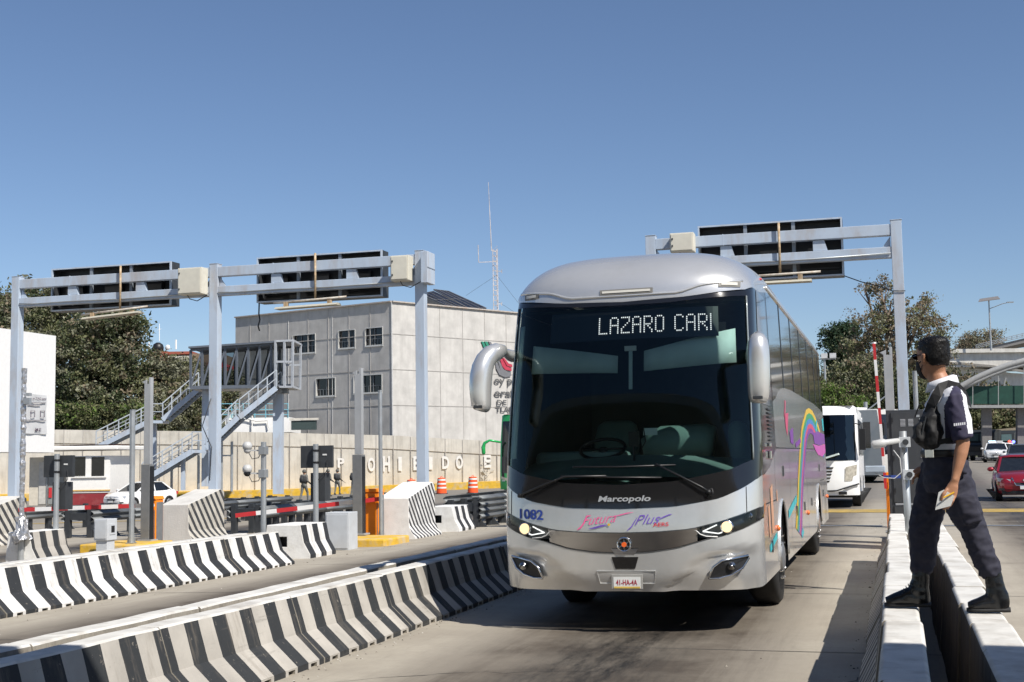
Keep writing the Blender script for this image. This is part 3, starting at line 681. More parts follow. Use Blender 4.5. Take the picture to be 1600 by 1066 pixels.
# camera poles
m_dome = P('camera_white', (.48, .48, .47), .35, noise=.03)
def campole(x, y, z0, zt, label, lean=(0, 0), cams=((.55, 'ball'), (.1, 'ball')), side=-1, r=.06):
    b = thing('camera_pole', (x, y, z0), label, 'camera pole')
    mb = MB(); mb.cyl((x, y, z0), (x+lean[0], y, zt), r, r*.95); mb.build('pole', m_galv, b)
    mb = MB(); mb.prism([(x-.02, y-.01, z0), (x+.24, y-.01, z0), (x+.03, y-.01, z0+.38)], (0, .02, 0)); mb.box(x-.12, x+.22, y-.1, y+.1, z0-.002, z0+.015); mb.build('foot', m_galv, b)
    for dz, kind in cams:
        f = (zt-dz-z0)/(zt-z0); px = x+lean[0]*f; pz = zt-dz
        mb = MB(); mb.box(px-.075, px+.075, y-.085, y+.06, pz-.08, pz+.08); mb.build('clamp', m_galv, b, bevel=.008)
        c = MB(); c.bar((px, y-.02, pz), (px+side*.26, y-.04, pz+.01), .03, .03); c.build('bracket', m_dome, b)
        c = MB(); c.loft([((px+side*.33, y-.05, pz+.02), .03), ((px+side*.33, y-.05, pz+.04), .09), ((px+side*.33, y-.05, pz+.12), .095), ((px+side*.33, y-.05, pz+.18), .05)], 14); hs = c.build('camera_housing', m_dome, b, smooth=True)
        c = MB(); c.sphere((px+side*.33, y-.05, pz+.02), (.075, .075, .075), 14, 8); c.build('dome_lens', m_winglass if dz > .4 else m_dome, b, smooth=True)
        c = MB(); c.tube([(px+side*.3, y-.05, pz-.03), (px+side*.22, y-.06, pz-.16), (px+side*.08, y-.07, pz-.14), (px, y-.07, pz-.02)], .009, 5); c.build('cable', m_dark, b)
campole(-11.9, 23.0, gz(-11.9, 23), 2.05, 'grey pole with two dome cameras at the end of the white striped row', cams=((.17, 'b'), (.62, 'b')), r=.055)
# foil wrapped pole
fp = thing('foil_wrapped_pole', (-16.6, 21.85, .2), 'pole wrapped in shiny crumpled foil in front of the white wall', 'pole')
m_foil = P('crumpled_foil', (.50, .50, .51), .35, metal=.7, noise=.35, scale=20, bump=1.0, bscale=14)
mb = MB(); pts = []
for k in range(60):
    z = .42+k*(3.6-.42)/59; pts.append(((-16.6+rnd.uniform(-.006, .006), 21.85, z), (.052+rnd.uniform(-.010, .010), .052+rnd.uniform(-.010, .010))))
mb.loft(pts, 9); mb.build('foil_sleeve', m_foil, fp)
mb = MB(); mb.loft([((-16.52, 21.8, .18), (.17, .13)), ((-16.56, 21.8, .3), (.15, .12)), ((-16.58, 21.82, .42), (.10, .08)), ((-16.6, 21.85, .62), (.08, .08))], 22)
mb.xf(lambda v: v+Vector((rnd.uniform(-.05, .05), rnd.uniform(-.04, .04), rnd.uniform(-.03, .03)))); mb.build('foil_bundle', m_foil, fp)
mb = MB(); mb.box(-16.56, -16.42, 21.78, 21.86, 2.88, 3.0); mb.box(-16.5, -16.42, 21.78, 21.86, 3.04, 3.1); mb.build('bracket', m_galv, fp)
mb = MB(); mb.cyl((-16.6, 21.85, -.3), (-16.6, 21.85, .2), .06); mb.build('pole', m_galv, fp)
# crash cushions / guardrails behind the blocks
m_rail = P('guardrail_steel', (.15, .16, .165), .55, metal=.35, noise=.15, scale=3, dirt=(.10, .09, .08), dirt_amt=.7)
def wbeam(mb, a, b_, z, out, waves=2):
    """corrugated rail from a to b at height z; out = unit vector of its bulge"""
    a = Vector((a[0], a[1], 0)); b_ = Vector((b_[0], b_[1], 0)); out = Vector(out)
    prof = []
    H = .078*waves
    for k in range(waves*8+1):
        t = k/(waves*8); prof.append((-H+2*H*t, .045*(1-math.cos(2*math.pi*t*waves))))
    P0 = [a+Vector((0, 0, z+h))+out*d for h, d in prof]; P1 = [b_+Vector((0, 0, z+h))+out*d for h, d in prof]
    n = len(prof); mb.add(P0+P1, [(i, i+1, n+i+1, n+i) for i in range(n-1)])
def cushion(x, y0, y1, label, waves=3, w=.9, zc=.60, nose=False):
    z = gz(x, y0); b = thing('guardrail', (x, y0, z), label, 'guardrail', 'steel guardrails on the islands')
    n = max(2, int((y1-y0)/1.0))
    for sx in (-1, 1):
        for k in range(0, n, 2):
            ya = y0+(y1-y0)*k/n; yb = y0+(y1-y0)*min(n, k+2.15)/n; xx = x+sx*(w/2+.012*(k//2 % 3))
            mb = MB(); wbeam(mb, (xx, ya), (xx, yb), z+zc, (sx, 0, 0), waves); o = mb.build('rail', m_rail, b, fix=False, smooth=True)
            s = o.modifiers.new('s', 'SOLIDIFY'); s.thickness = .006
    for k in range(n+1):
        y = y0+.12+(y1-y0-.2)*k/n; zz = gz(x, y)
        mb = MB(); mb.box(x-w/2+.02, x-w/2+.16, y-.07, y+.07, zz, zz+zc+.2); mb.box(x+w/2-.16, x+w/2-.02, y-.07, y+.07, zz, zz+zc+.2); mb.box(x-w/2+.161, x+w/2-.161, y-.05, y+.05, zz+zc-.1, zz+zc+.1)
        mb.prism([(x+w/2-.02, y-.02, zz), (x+w/2+.22, y-.02, zz), (x+w/2-.02, y-.02, zz+.25)], (0, .04, 0))
        mb.build('post', m_dark, b)
    if nose:
        mb = MB(); mb.box(x-w/2+.05, x+w/2-.05, y0-.1, y0-.02, z+.2, z+zc+.25); mb.build('nose_plate', m_rail, b, bevel=.01)
        mb = MB()
        for i in range(5): mb.sphere((x-w/2+.15+i*.15, y0-.11, z+zc+.18), .018, 6, 4)
        mb.build('bolts', m_dark, b)
cushion(-10.9, 32.2, 41.0, 'stacked corrugated steel crash cushion behind the white slanted block', waves=4, zc=.52)
cushion(-16.6, 31.0, 42.0, 'grey steel guardrail left of the orange machine, behind the boom arm', waves=2)
cushion(-22.1, 31.5, 44.0, 'grey steel guardrail behind the car and the leftmost boom arm', waves=2)
cushion(-27.3, 30.5, 40.0, 'grey steel guardrail at the far left edge of the lanes', waves=2)
# dark cabinet at the right island
m_cab = P('anthracite_cabinet', (.040, .043, .048), .42, noise=.12, scale=2, dirt=(.12, .11, .1), dirt_amt=.3)
dc = thing('dark_cabinet', (.21, 23.0, .17), 'tall anthracite metal cabinet behind the guard, next to the raised boom', 'cabinet')
mb = MB(); mb.box(-.10, .52, 23.0, 23.6, .17, 2.37); mb.build('housing', m_cab, dc, bevel=.01)
mb = MB(); mb.box(-.02, .50, 22.975, 22.998, .80, 2.33); d1 = mb.build('door', m_cab, dc, bevel=.004)
mb = MB(); mb.box(-.02, .50, 22.975, 22.998, .20, .74); d2 = mb.build('door', m_cab, dc, bevel=.004)
mb = MB(); mb.box(.0, .5, 22.965, 22.974, .755, .79); mb.build('seam_strip', P('strip_grey', (.25, .26, .28), .4), dc)
def louvres(x, z, n=6, w=.085):
    mb = MB()
    for i in range(n): mb.box(x, x+w, 22.968, 22.974, z-i*.022, z-i*.022+.010)
    mb.build('louvre', P('louvre_light', (.42, .43, .45), .4), dc)
louvres(.13, 2.20); louvres(.26, 2.20); louvres(.36, 1.12, 5); louvres(.36, .66, 5)
mb = MB()
for zz in (2.2, 1.55, 1.0):
    mb = MB(); mb.box(-.012, .012, 22.955, 22.974, zz-.04, zz+.04); mb.build('hinge', m_black, dc)
    mb = MB(); mb.box(.44, .46, 22.962, 22.974, zz, zz+.02); mb.build('lock', m_galv, dc)
mb = MB(); mb.box(.38, .45, 22.968, 22.974, 2.24, 2.28); mb.build('badge', m_galv, dc)
# camera pole between the right rows
rp = thing('camera_pole', (.14, 15.9, 0), 'slim grey pole with pipe camera and reader in front of dark cabinet', 'camera pole')
mb = MB(); mb.cyl((.15, 15.9, 0), (.115, 15.9, 1.90), .042, n=14); mb.build('pole', m_galv, rp, smooth=True)
for zz in (1.77, 1.39):
    mb = MB(); xx = .12+(.03 if zz < 1.5 else 0); mb.box(xx-.055, xx+.075, 15.80, 15.86, zz-.06, zz+.06); c = mb.build('clamp', m_greybox, rp, bevel=.004)
    mb = MB(); mb.cyl((xx+.02, 15.798, zz), (xx+.02, 15.785, zz), .035, n=12); mb.build('clamp_hole', m_dark, c and rp)
mb = MB(); mb.loft([((-.24, 15.75, 1.735), .03), ((-.22, 15.75, 1.745), .05), ((-.10, 15.78, 1.765), .05), ((-.08, 15.78, 1.77), .035), ((.07, 15.82, 1.79), .03)], 12); mb.build('camera_housing', m_dome, rp, smooth=True)
mb = MB(); mb.box(-.33, -.10, 15.7, 15.82, 1.42, 1.50); mb.build('reader', P('reader_grey', (.33, .38, .44), .4), rp, bevel=.012)
mb = MB(); mb.box(-.12, .07, 15.8, 15.84, 1.35, 1.385); mb.build('bracket', P('blue_bracket', (.03, .06, .25), .4), rp)
mb = MB(); mb.tube([(-.22, 15.74, 1.42), (-.12, 15.7, 1.36), (.0, 15.7, 1.35), (.08, 15.72, 1.42), (.07, 15.73, 1.58), (.0, 15.73, 1.68)], .006, 6); mb.build('cable', m_dome, rp, smooth=True)
# toll plaza canopy over the camera: it throws the shade at the bottom of the picture
can = thing('toll_canopy', (0, -6, 0), 'flat canopy roof of the toll plaza above the viewpoint', 'canopy')
mb = MB(); mb.prism([(-30, -14, 5.9), (26, -14, 5.9), (26, 2.65, 5.9), (-30, 6.05, 5.9)], (0, 0, .6)); mb.build('roof_slab', m_white_clean, can)
for x in (-16.2, -10.7, -5.1, .5, 6.2):
    mb = MB(); mb.box(x-.2, x+.2, -8.2, -7.8, 0 if x > -4.6 else gz(x, 0), 5.9); mb.build('column', m_bluegrey, can)
# ------------------------------------------------------------------ the silver coach
BX, BY = -2.47, 11.92
BL = 24.85
YF = [(.3, .10), (.42, .07), (.52, .02), (.8, 0), (1.0, 0), (1.3, .03), (1.5, .07), (2.2, .2), (3.0, .40), (3.2, .47), (3.5, .60)]
def lin(z, T):
    if z <= T[0][0]: return T[0][1]
    for (a, b), (c, d) in zip(T, T[1:]):
        if z <= c: return b+(d-b)*(z-a)/(c-a)
    return T[-1][1]
def yfz(z):  # smoothed profile
    return (lin(z-.06, YF)+2*lin(z, YF)+lin(z+.06, YF))/4
def Wz(z): return 1.265-.05*max(0, z-1.7)/1.76
def yo(u): u = min(1, abs(u)); return .55*(1-(1-u**3)**(1/3))+.1*u*u
def S0(u, z): return Vector((BX+Wz(z)*u, BY+yfz(z)+yo(u), z))
def S(u, z, lift=0):
    if abs(u) > 1:   # wraps on to the side plane: |u|-1 is metres along the side
        s = 1 if u > 0 else -1; p = S0(s, z); p.y += abs(u)-1; p.x += s*lift; return p
    p = S0(u, z)
    if lift:
        e = .004; a = S0(max(-1, u-e), z); b = S0(min(1, u+e), z); c = S0(u, z-.01); d = S0(u, z+.01)
        n = (b-a).cross(d-c).normalized(); p = p+n*lift
    return p
US = [0, .06, .12, .18, .24, .3, .36, .42, .48, .55, .6, .65, .7, .75, .8, .85, .9, .93, .95, .965, .98, .99, .996, 1.0]
def us(a, b):
    """samples of u between a and b"""
    full = sorted(set([-x for x in US]+US)); r = [a]+[x for x in full if a+1e-6 < x < b-1e-6]+[b]; return r
T0 = [(0, .40), (.9, .385), (.97, .40), (1, .42)]
TC = [(0, .757), (.2, .764), (.41, .80), (.55, .85), (.65, .886), (.73, .90), (.885, .965), (1, 1.04), (1.2, 1.12)]
TS = [(0, .942), (.27, .948), (.515, .969), (.75, 1.04), (.9, 1.10), (1.0, 1.15), (1.2, 1.2)]
TK = [(0, 1.165), (.4, 1.18), (.53, 1.205), (.72, 1.245), (.884, 1.335), (.98, 1.42), (1, 1.45)]
TG = [(0, 1.39), (.4, 1.412), (.67, 1.475), (.8, 1.51), (.95, 1.60)]
TT = [(0, 3.135), (.35, 3.14), (.95, 3.205)]
TP = [(0, 3.17), (.5, 3.195), (.95, 3.27), (1, 3.31)]
def tb(T): return lambda u: (lin(abs(u)-.03, T)+2*lin(abs(u), T)+lin(abs(u)+.03, T))/4 if abs(u) < .97 else lin(abs(u), T)
z0, zC, zS, zK, zG, zT, zP = [tb(T) for T in (T0, TC, TS, TK, TG, TT, TP)]
def band(mb, a, b, lo, hi, nz=4, lift=0, zadj=None):
    U = us(a, b); o = len(mb.v); V = [k/nz for k in range(nz+1)]
    for u in U:
        for v in V:
            z = lo(u)+(hi(u)-lo(u))*v; mb.v.append(tuple(S(u, z, lift if not callable(lift) else lift(u, z))))
    k = nz+1
    for i in range(len(U)-1):
        for j in range(nz): mb.face((o+i*k+j, o+(i+1)*k+j, o+(i+1)*k+j+1, o+i*k+j+1))
    return mb
def silver(name, rough, metal, coat, col=(.68, .675, .66), dirt=None, da=.3):
    return P(name, col, rough, metal=metal, noise=.03, scale=3, coat=coat, dirt=dirt, dirt_amt=da, dirt_scale=1.5)
m_silver = silver('silver_metallic_paint', .27, .60, .5, dirt=(.40, .38, .34), da=.35)
m_side = silver('polished_silver_side', .17, .62, .5, col=(.70, .70, .70), dirt=(.4, .38, .35), da=.25)
m_glossblack = P('gloss_black', (.010, .010, .011), .09, noise=.1, spec=.55, coat=.3)
m_windscreen = glass_mat('windscreen_glass', (.66, .78, .75), (.55, .66, .66))
m_lens = glass_mat('headlight_lens', (.8, .83, .84))
m_busglass = P('tinted_side_glass', (.010, .016, .022), .03, noise=.1, spec=1.0, coat=1.0); m_busglass.node_tree.nodes['Principled BSDF'].inputs['IOR'].default_value = 1.6
m_interior = P('coach_interior', (.035, .055, .055), .8, noise=.15)
m_dash = P('dashboard_vinyl', (.15, .22, .21), .7, noise=.1)
m_visor = P('sun_visor_fabric', (.62, .72, .70), .8, noise=.05)
m_seat = P('seat_vinyl', (.15, .235, .22), .5, noise=.1)
bus = thing('coach', (BX, 18.5, 0), 'silver intercity coach with rainbow side and lit destination display driving towards us', 'coach')
# front skin
mb = MB()
def bl(u, z):
    au = abs(u); r = 0
    # raised centre tongue of the bumper and the dip below the headlights
    edge = lin(au, [(0, .47), (.36, .47), (.46, .545), (.555, .66), (.645, .735), (.95, .75), (1, .76)])
    r -= .036*sm((edge-z)/.028+.5)*sm((au-.30)/.1)*(1-sm((au-.93)/.05))
    return r
band(mb, -1, 1, z0, zC, 14, bl); mb.build('bumper', m_silver, bus, smooth=True)
mb = MB(); band(mb, -.56, .56, zC, zS, 6, lambda u, z: -.012+.030*(z-zC(u))/(zS(u)-zC(u))); mb.build('chrome_strip', P('brushed_dark_chrome', (.40, .40, .41), .16, metal=1, noise=.06, stretch=(.3, 1, 6)), bus, smooth=True)
mb = MB(); band(mb, -1, 1, zS, zK, 6, 0); mb.build('front_panel', m_silver, bus, smooth=True)
mb = MB(); band(mb, -1, 1, zK, lambda u: zG(u) if abs(u) < .95 else zG(.95), 4, .004); 
for a, b in ((-1, -.95), (.95, 1)): band(mb, a, b, lambda u: zG(.95), zP, 16, .004)
band(mb, -.95, .95, zT, zP, 2, .004)
mb.build('windscreen_surround', m_glossblack, bus, smooth=True)
mb = MB(); band(mb, -.95, .95, zG, zT, 16, 0); mb.build('windscreen', m_windscreen, bus, smooth=True)
# bright trim at the screen's edges
mb = MB()
for s in (-1, 1):
    mb.tube([S(s*.951, zG(.95)+(zT(.95)-zG(.95))*k/16, .008) for k in range(17)], .009, 6)
mb.build('screen_trim', P('trim_rubber', (.30, .33, .33), .25, metal=.4), bus, smooth=True)
# panel gaps
mb = MB()
for s in (-.905, .905): mb.tube([S(s, zS(s)+.004+(zK(s)-zS(s)-.012)*k/5, .001) for k in range(6)], .004, 4)
mb.build('panel_gap', m_black, bus)
# roof: one dome that starts above the screen and runs back
def zed(s): return 3.17+.29*sm(s/1.9)
def roof_pt(u, s):
    yF = BY+.47+yo(u)
    s0 = max(0, s)
    ed = lin(abs(u), TP)+(zed(s0)-3.17)*1.0 if s0 < 1.9 else None
    e = lin(abs(u), [(0, 3.17), (.5, 3.195), (.95, 3.27), (1, 3.31)]); e = e+(3.47-e)*sm(s0/2.0)
    L = 1.55; fs = (1-(max(0, (L-s0))/L)**2.8)**(1/2.3) if s0 < L else 1
    fu = (1-abs(u)**4.2)**(1/2.3)
    crown = 3.785
    z = e+(crown-e)*min(fs, 1)*fu
    w = Wz(3.3)
    y = yF+s0*(1 if s0 < 3 else 1)
    if s > 3: y = BY+.47+yo(u)*(1-min(1, (s-3)/2))+s
    return Vector((BX+w*u, min(y, BL), z))
Ls = [0, .01, .03, .06, .1, .16, .24, .34, .46, .6, .78, 1.0, 1.3, 1.7, 2.2, 3, 4, 5, 7, 9, 11, 12.46]
mb = MB(); mb.grid(roof_pt, us(-1, 1), Ls); mb.build('roof', m_silver, bus, smooth=True)
# ridge running across the roof cap and its marker lamps
mb = MB()
def capz(u):
    a = abs(u); return lin(a, [(0, 3.235), (.45, 3.24), (.62, 3.31), (.95, 3.36)])
def cap_pt(u, z, lift=0):
    lo, hi = 0, 1.6
    for _ in range(24):
        m_ = (lo+hi)/2
        if roof_pt(u, m_).z < z: lo = m_
        else: hi = m_
    p = roof_pt(u, lo); return p+Vector((0, -lift, lift*.3))
for s in (-1, 1): pass
mb.tube([cap_pt(u, capz(u), -.004) for u in us(-.93, .93)], .014, 8)
mb.build('roof_crease', m_silver, bus, smooth=True)
for (a, b, zz, hh) in ((-.86, -.76, 3.30, .028), (-.17, .225, 3.275, .022), (.78, .90, 3.315, .03)):
    mb = MB(); band2 = [a+(b-a)*k/6 for k in range(7)]
    mb.grid(lambda u, v: cap_pt(u, zz+hh*(v-.5), .012), band2, [0, .5, 1]); mb.build('marker_lamp', P('marker_lens', (.62, .60, .54), .2, noise=.05, spec=.7), bus, smooth=True)
    mb = MB(); mb.grid(lambda u, v: cap_pt(u, zz+(hh+.03)*(v-.5), .006), [a-.02]+band2+[b+.02], [0, .5, 1]); mb.build('lamp_surround', P('lamp_dark', (.2, .19, .17), .4), bus, smooth=True)
# air conditioning hump far back and roof hatch
mb = MB(); mb.prism([(BX-.75, 15.4, 3.79), (BX+.75, 15.4, 3.79), (BX+.65, 15.4, 3.86), (BX-.65, 15.4, 3.86)], (0, 2.6, 0)); mb.build('roof_unit', m_silver, bus, bevel=.03)
# ---- sides
FA, RA, AR = 14.71, 21.93, .57
def arch(y, base):
    z = base
    for c, r in ((FA, AR), (RA, AR+.02)):
        d = abs(y-c)
        if d < r: z = max(z, .50+math.sqrt(r*r-d*d)*1.12)
    return z
def side(s):
    X = lambda z, lift=0: BX+s*(Wz(z)+lift)
    yc = lambda z: BY+yfz(z)+.65
    # stations
    ys = sorted(set([13.0, 13.4, 13.8, 14.1]+[FA-AR+AR*2*k/16 for k in range(17)]+[RA-AR-.02+(AR+.02)*2*k/16 for k in range(17)]+[15.6, 16.0, 17, 18, 19, 20, 21, 22.8, 23.4, 24, 24.5, BL]))
    mb = MB()
    def low(y, v):
        b = .42+.0*y; lo = arch(y, b); hi = 1.71
        if y < 14.25: hi = lin(y, [(12.5, 1.40), (12.7, 1.44), (13.55, 1.53), (14.05, 1.66), (14.25, 1.71)])
        z = lo+(hi-lo)*v; return (X(z), y, z)
    V = [0, .1, .3, .5, .7, .9, 1]
    y_first = 12.75
    mb.grid(low, [y_first]+ys, V)
    # join between the front skin and the side
    o = [k/8 for k in range(9)]
    mb.grid(lambda t, v: Vector(low(y_first, v)).lerp(S0(s, low(y_first, v)[2]), t), [0, 1], V)
    mb.build('side_skirt', m_side, bus, smooth=True)
    # upper flank
    mb = MB(); yb = [14.25, 14.6, 15, 15.4, 16, 17, 18, 20, 22, 23.5, BL]
    top = lambda y: lin(y, [(14.25, 2.22), (14.6, 2.26), (15.2, 2.40), (16.4, 2.47), (23, 2.47), (24, 2.42), (BL, 2.4)])
    mb.grid(lambda y, v: (X(1.714+(top(y)-1.714)*v), y, 1.714+(top(y)-1.714)*v), yb, [0, .25, .5, .75, 1]); mb.build('side_panel', m_side, bus, smooth=True)
    # window band
    mb = MB(); mb.grid(lambda y, v: (X(top(y)+(3.46-top(y))*v, .002), y, top(y)+(3.46-top(y))*v), yb, [0, .25, .5, .75, 1]); mb.build('window_band', m_busglass, bus, smooth=True)
    for y in (15.9, 17.6, 19.3, 21.0, 22.7, 24.1): mb = MB(); mb.add([(X(top(y), .005), y-.06, top(y)), (X(top(y), .005), y+.06, top(y)), (X(3.46, .005), y+.06, 3.46), (X(3.46, .005), y-.06, 3.46)], [(0, 1, 2, 3)]); mb.build('window_pillar', P('pillar_black', (.008, .008, .009), .45, noise=.1), bus)
    # black cab panel with the driver's window
    mb = MB()
    def cabp(t, v):
        lo = lin(12.6+1.65*t, [(12.6, 1.44), (13.55, 1.53), (14.05, 1.66), (14.25, 1.71)])+.001; hi = lin(t, [(0, 3.30), (1, 3.46)]); z = lo+(hi-lo)*v
        y = yc(z)+(14.25-yc(z))*t; return (X(z, -.001 if t < .02 else 0), y, z)
    mb.grid(cabp, [0, .1, .3, .5, .7, .9, 1], [k/12 for k in range(13)]); mb.build('cab_panel', m_glossblack, bus, smooth=True)
    mb = MB()
    def cabw(t, v):
        z = 2.15+(3.32-2.15)*v; y = yc(z)+.10+(14.05-yc(z)-.10)*t; return (X(z, .004), y, z)
    mb.grid(cabw, [k/6 for k in range(7)], [k/8 for k in range(9)]); mb.build('cab_window', m_busglass, bus, smooth=True)
    mb = MB(); yv = 13.75
    for k in range(9): z = 1.78+.04*k; mb.box(min(X(z, .004), X(z, .014)), max(X(z, .004), X(z, .014)), yv-.28, yv+.1, z, z+.016)
    mb.build('vent_grille', m_dark, bus)
    mb = MB(); a = X(1.7, .004); b = X(1.7, .03); mb.box(min(a, b), max(a, b), 13.35, 13.5, 1.72, 1.76); mb.box(min(a, b), max(a, b), 13.35, 13.5, 1.60, 1.68); mb.build('door_handle', m_chrome, bus, bevel=.005)
    # seams and latches
    mb = MB(); a, b = X(1.6, .0), X(1.6, .0025)
    def vline(y, za, zb): mb.add([(X(za, .0025), y-.006, za), (X(za, .0025), y+.006, za), (X(zb, .0025), y+.006, zb), (X(zb, .0025), y-.006, zb)], [(0, 1, 2, 3)])
    def hline(z, ya, yb_): mb.add([(X(z, .0025), ya, z-.006), (X(z, .0025), yb_, z-.006), (X(z, .0025), yb_, z+.006), (X(z, .0025), ya, z+.006)], [(0, 1, 2, 3)])
    for y in (13.97, 16.03, 17.6, 19.2, 20.7, 22.9, 23.9): vline(y, .46 if y > 15.4 else 1.15, 1.705)
    hline(1.712, 14.25, BL); hline(1.16, 12.85, 14.1); hline(1.18, 22.6, 23.9)
    mb.build('panel_gap', m_black, bus)
    mb = MB()
    for (y, z) in ((15.0, 1.45), (16.9, .92), (18.4, .92), (20.0, .92), (22.4, 1.4), (23.3, .95), (13.3, .72)):
        mb.box(min(X(z, .003), X(z, .012)), max(X(z, .003), X(z, .012)), y-.035, y+.035, z-.06, z+.06)
    mb.build('door_latch', m_dark, bus, bevel=.003)
    for (y, z) in ((14.02, .86), (19.0, .80), (24.6, .85)):
        mb = MB(); mb.sphere((X(z, .01), y, z), (.02, .05, .035), 10, 6); mb.build('side_marker', P('amber_lens', (.75, .16, .03), .25, noise=.05), bus, smooth=True)
    # roof rail
    mb = MB(); mb.tube([(X(3.47, .004), y, 3.475) for y in (14.3, 16, 18, 20, 22, 24.7)], .02, 6)
    mb.build('roof_gutter', m_silver, bus, smooth=True)
    for y in (14.0, 17.6, 22.0):
        mb = MB(); mb.sphere((X(3.5, -.02), y, 3.53), (.02, .03, .015), 8, 5); mb.build('red_marker', m_red, bus, smooth=True)
    # wheel wells and wheels
    for c in (FA, RA):
        mb = MB(); rr = AR+.02
        pts = [(BX+s*1.235, c+rr*math.cos(math.pi*k/14), .50+rr*1.12*math.sin(math.pi*k/14)) for k in range(15)]+[(BX+s*1.235, c-rr, .40), (BX+s*1.235, c+rr, .40)]
        n = len(pts); o = [(x-s*.5, y, z) for x, y, z in pts]
        mb.add(pts+o, [(i, (i+1) % n, n+(i+1) % n, n+i) for i in range(n-2)]+[tuple(range(n, 2*n))]); mb.build('wheel_well', m_black, bus)
        mb = MB()
        for k in range(14): pass
        mb.tube([(BX+s*(Wz(.6)+.004), c+AR*math.cos(math.pi*k/20), .50+AR*1.12*math.sin(math.pi*k/20)) for k in range(21)], .014, 5); mb.build('arch_lip', m_silver, bus, smooth=True)
        xo = BX+s*1.225; w = .30 if c == FA else .62
        t = MB(); t.loft([((xo-s*.02, c, .51), .34), ((xo, c, .51), .38), ((xo, c, .51), .47), ((xo-s*.03, c, .51), .505), ((xo-s*.06, c, .51), .51), ((xo-s*(w-.05), c, .51), .51), ((xo-s*w, c, .51), .47), ((xo-s*w, c, .51), .3)], 40); wh = t.build('wheel', m_rubber, bus, smooth=True); am = wh.modifiers.new('e', 'EDGE_SPLIT'); am.split_angle = R_(50)
        t = MB()
        for q in range(5): t.loft([((xo-s*(.08+.04*q), c, .51), .512), ((xo-s*(.085+.04*q), c, .51), .512)], 40)
        r = MB(); r.loft([((xo-s*.01, c, .51), .375), ((xo+s*.0, c, .51), .36), ((xo-s*.10, c, .51), .30), ((xo-s*.12, c, .51), .18), ((xo+s*.03, c, .51), .16), ((xo+s*.045, c, .51), .10)], 30)
        rm = r.build('rim', m_rim, wh, smooth=True, off=(bus.location.x, bus.location.y, 0)); rm.modifiers.new('e', 'EDGE_SPLIT')
        r = MB()
        for k in range(10):
            a = 2*math.pi*k/10; r.cyl((xo-s*.10, c+.24*math.cos(a), .51+.24*math.sin(a)), (xo+s*.035, c+.24*math.cos(a), .51+.24*math.sin(a)), .02, .012, 6)
        r.build('wheel_bolts', m_chrome, wh, off=(bus.location.x, bus.location.y, 0))
side(1); side(-1)
# rear and underside
mb = MB(); mb.grid(lambda u, v: (BX+Wz(.5+2.97*v)*u, BL-.001, .5+2.97*v), [-1, -.5, 0, .5, 1], [0, .25, .5, .75, 1]); mb.build('rear_panel', m_silver, bus)
mb = MB(); mb.box(BX-1.2, BX+1.2, 12.75, BL-.05, .44, .50); mb.build('underside', m_black, bus)
# ---- cab interior
mb = MB()
w = 1.16
mb.box(BX-w, BX+w, 12.75, 16.0, 1.02, 1.06); mb.box(BX-w, BX+w, 15.9, 16.0, 1.06, 3.3); mb.box(BX-w-.03, BX-w, 12.9, 16.0, 1.05, 3.15); mb.box(BX+w, BX+w+.03, 12.9, 16.0, 1.05, 3.15); mb.box(BX-w, BX+w, 12.98, 16.0, 3.16, 3.19)
mb.build('cabin_lining', m_interior, bus)
def Zin(u, z, d):
    p = S0(u, z); return Vector((p.x, p.y+d, z))
mb = MB(); mb.grid(lambda u, v: Zin(u, 1.44+.2*v**.6+.03*math.cos(u*3), .06+.75*v), us(-.9, .9), [0, .1, .25, .5, .75, 1]); mb.build('dashboard', m_dash, bus, smooth=True)
mb = MB(); mb.box(BX-1.1, BX-.15, 12.95, 13.4, 1.55, 1.72); mb.build('instrument_hood', m_dash, bus, bevel=.06)
sw = MB(); c = Vector((BX-.38, 13.0, 1.74)); nrm = Vector((0, -.45, .9)).normalized(); ax = Vector((1, 0, 0)); ay = nrm.cross(ax)
sw.tube([c+ax*.23*math.cos(2*math.pi*k/24)+ay*.23*math.sin(2*math.pi*k/24) for k in range(25)], .018, 6); sw.bar(c-ax*.22, c+ax*.22, .03, .02); sw.cyl(c, c-nrm*.25, .05)
sw.build('steering_wheel', m_black, bus, smooth=True)
def cseat(x, y, wd, nm='seat'):
    mb = MB(); mb.loft([((x, y, 1.35), (wd, .12)), ((x, y+.02, 1.6), (wd, .13)), ((x, y+.06, 1.85), (wd*.98, .12)), ((x, y+.1, 2.0), (wd*.85, .09)), ((x, y+.11, 2.05), (wd*.6, .04))], 20); mb.build(nm, m_seat, bus, smooth=True)
    mb = MB(); mb.box(x-wd, x+wd, y-.5, y, 1.25, 1.4); mb.build('seat_cushion', m_seat, bus, bevel=.04)
cseat(BX-.45, 14.0, .26)
mb = MB(); mb.loft([((BX+.04, 13.2, 1.62), (.02, .05), (0, 0, 1)), ((BX+.10, 13.18, 1.72), (.16, .16), (0, 0, 1)), ((BX+.22, 13.15, 1.77), (.19, .2), (0, 0, 1)), ((BX+.68, 13.15, 1.78), (.19, .2), (0, 0, 1)), ((BX+.74, 13.15, 1.77), (.17, .18), (0, 0, 1))], 20); mb.build('crew_seat', m_seat, bus, smooth=True)
mb = MB(); mb.loft([((BX+.98, 13.25, 1.5), (.10, .12), (1, 0, 0)), ((BX+.98, 13.25, 1.85), (.11, .12), (1, 0, 0)), ((BX+.97, 13.25, 1.95), (.09, .1), (1, 0, 0)), ((BX+.97, 13.25, 1.99), (.04, .05), (1, 0, 0))], 16); mb.build('seat', m_seat, bus, smooth=True)
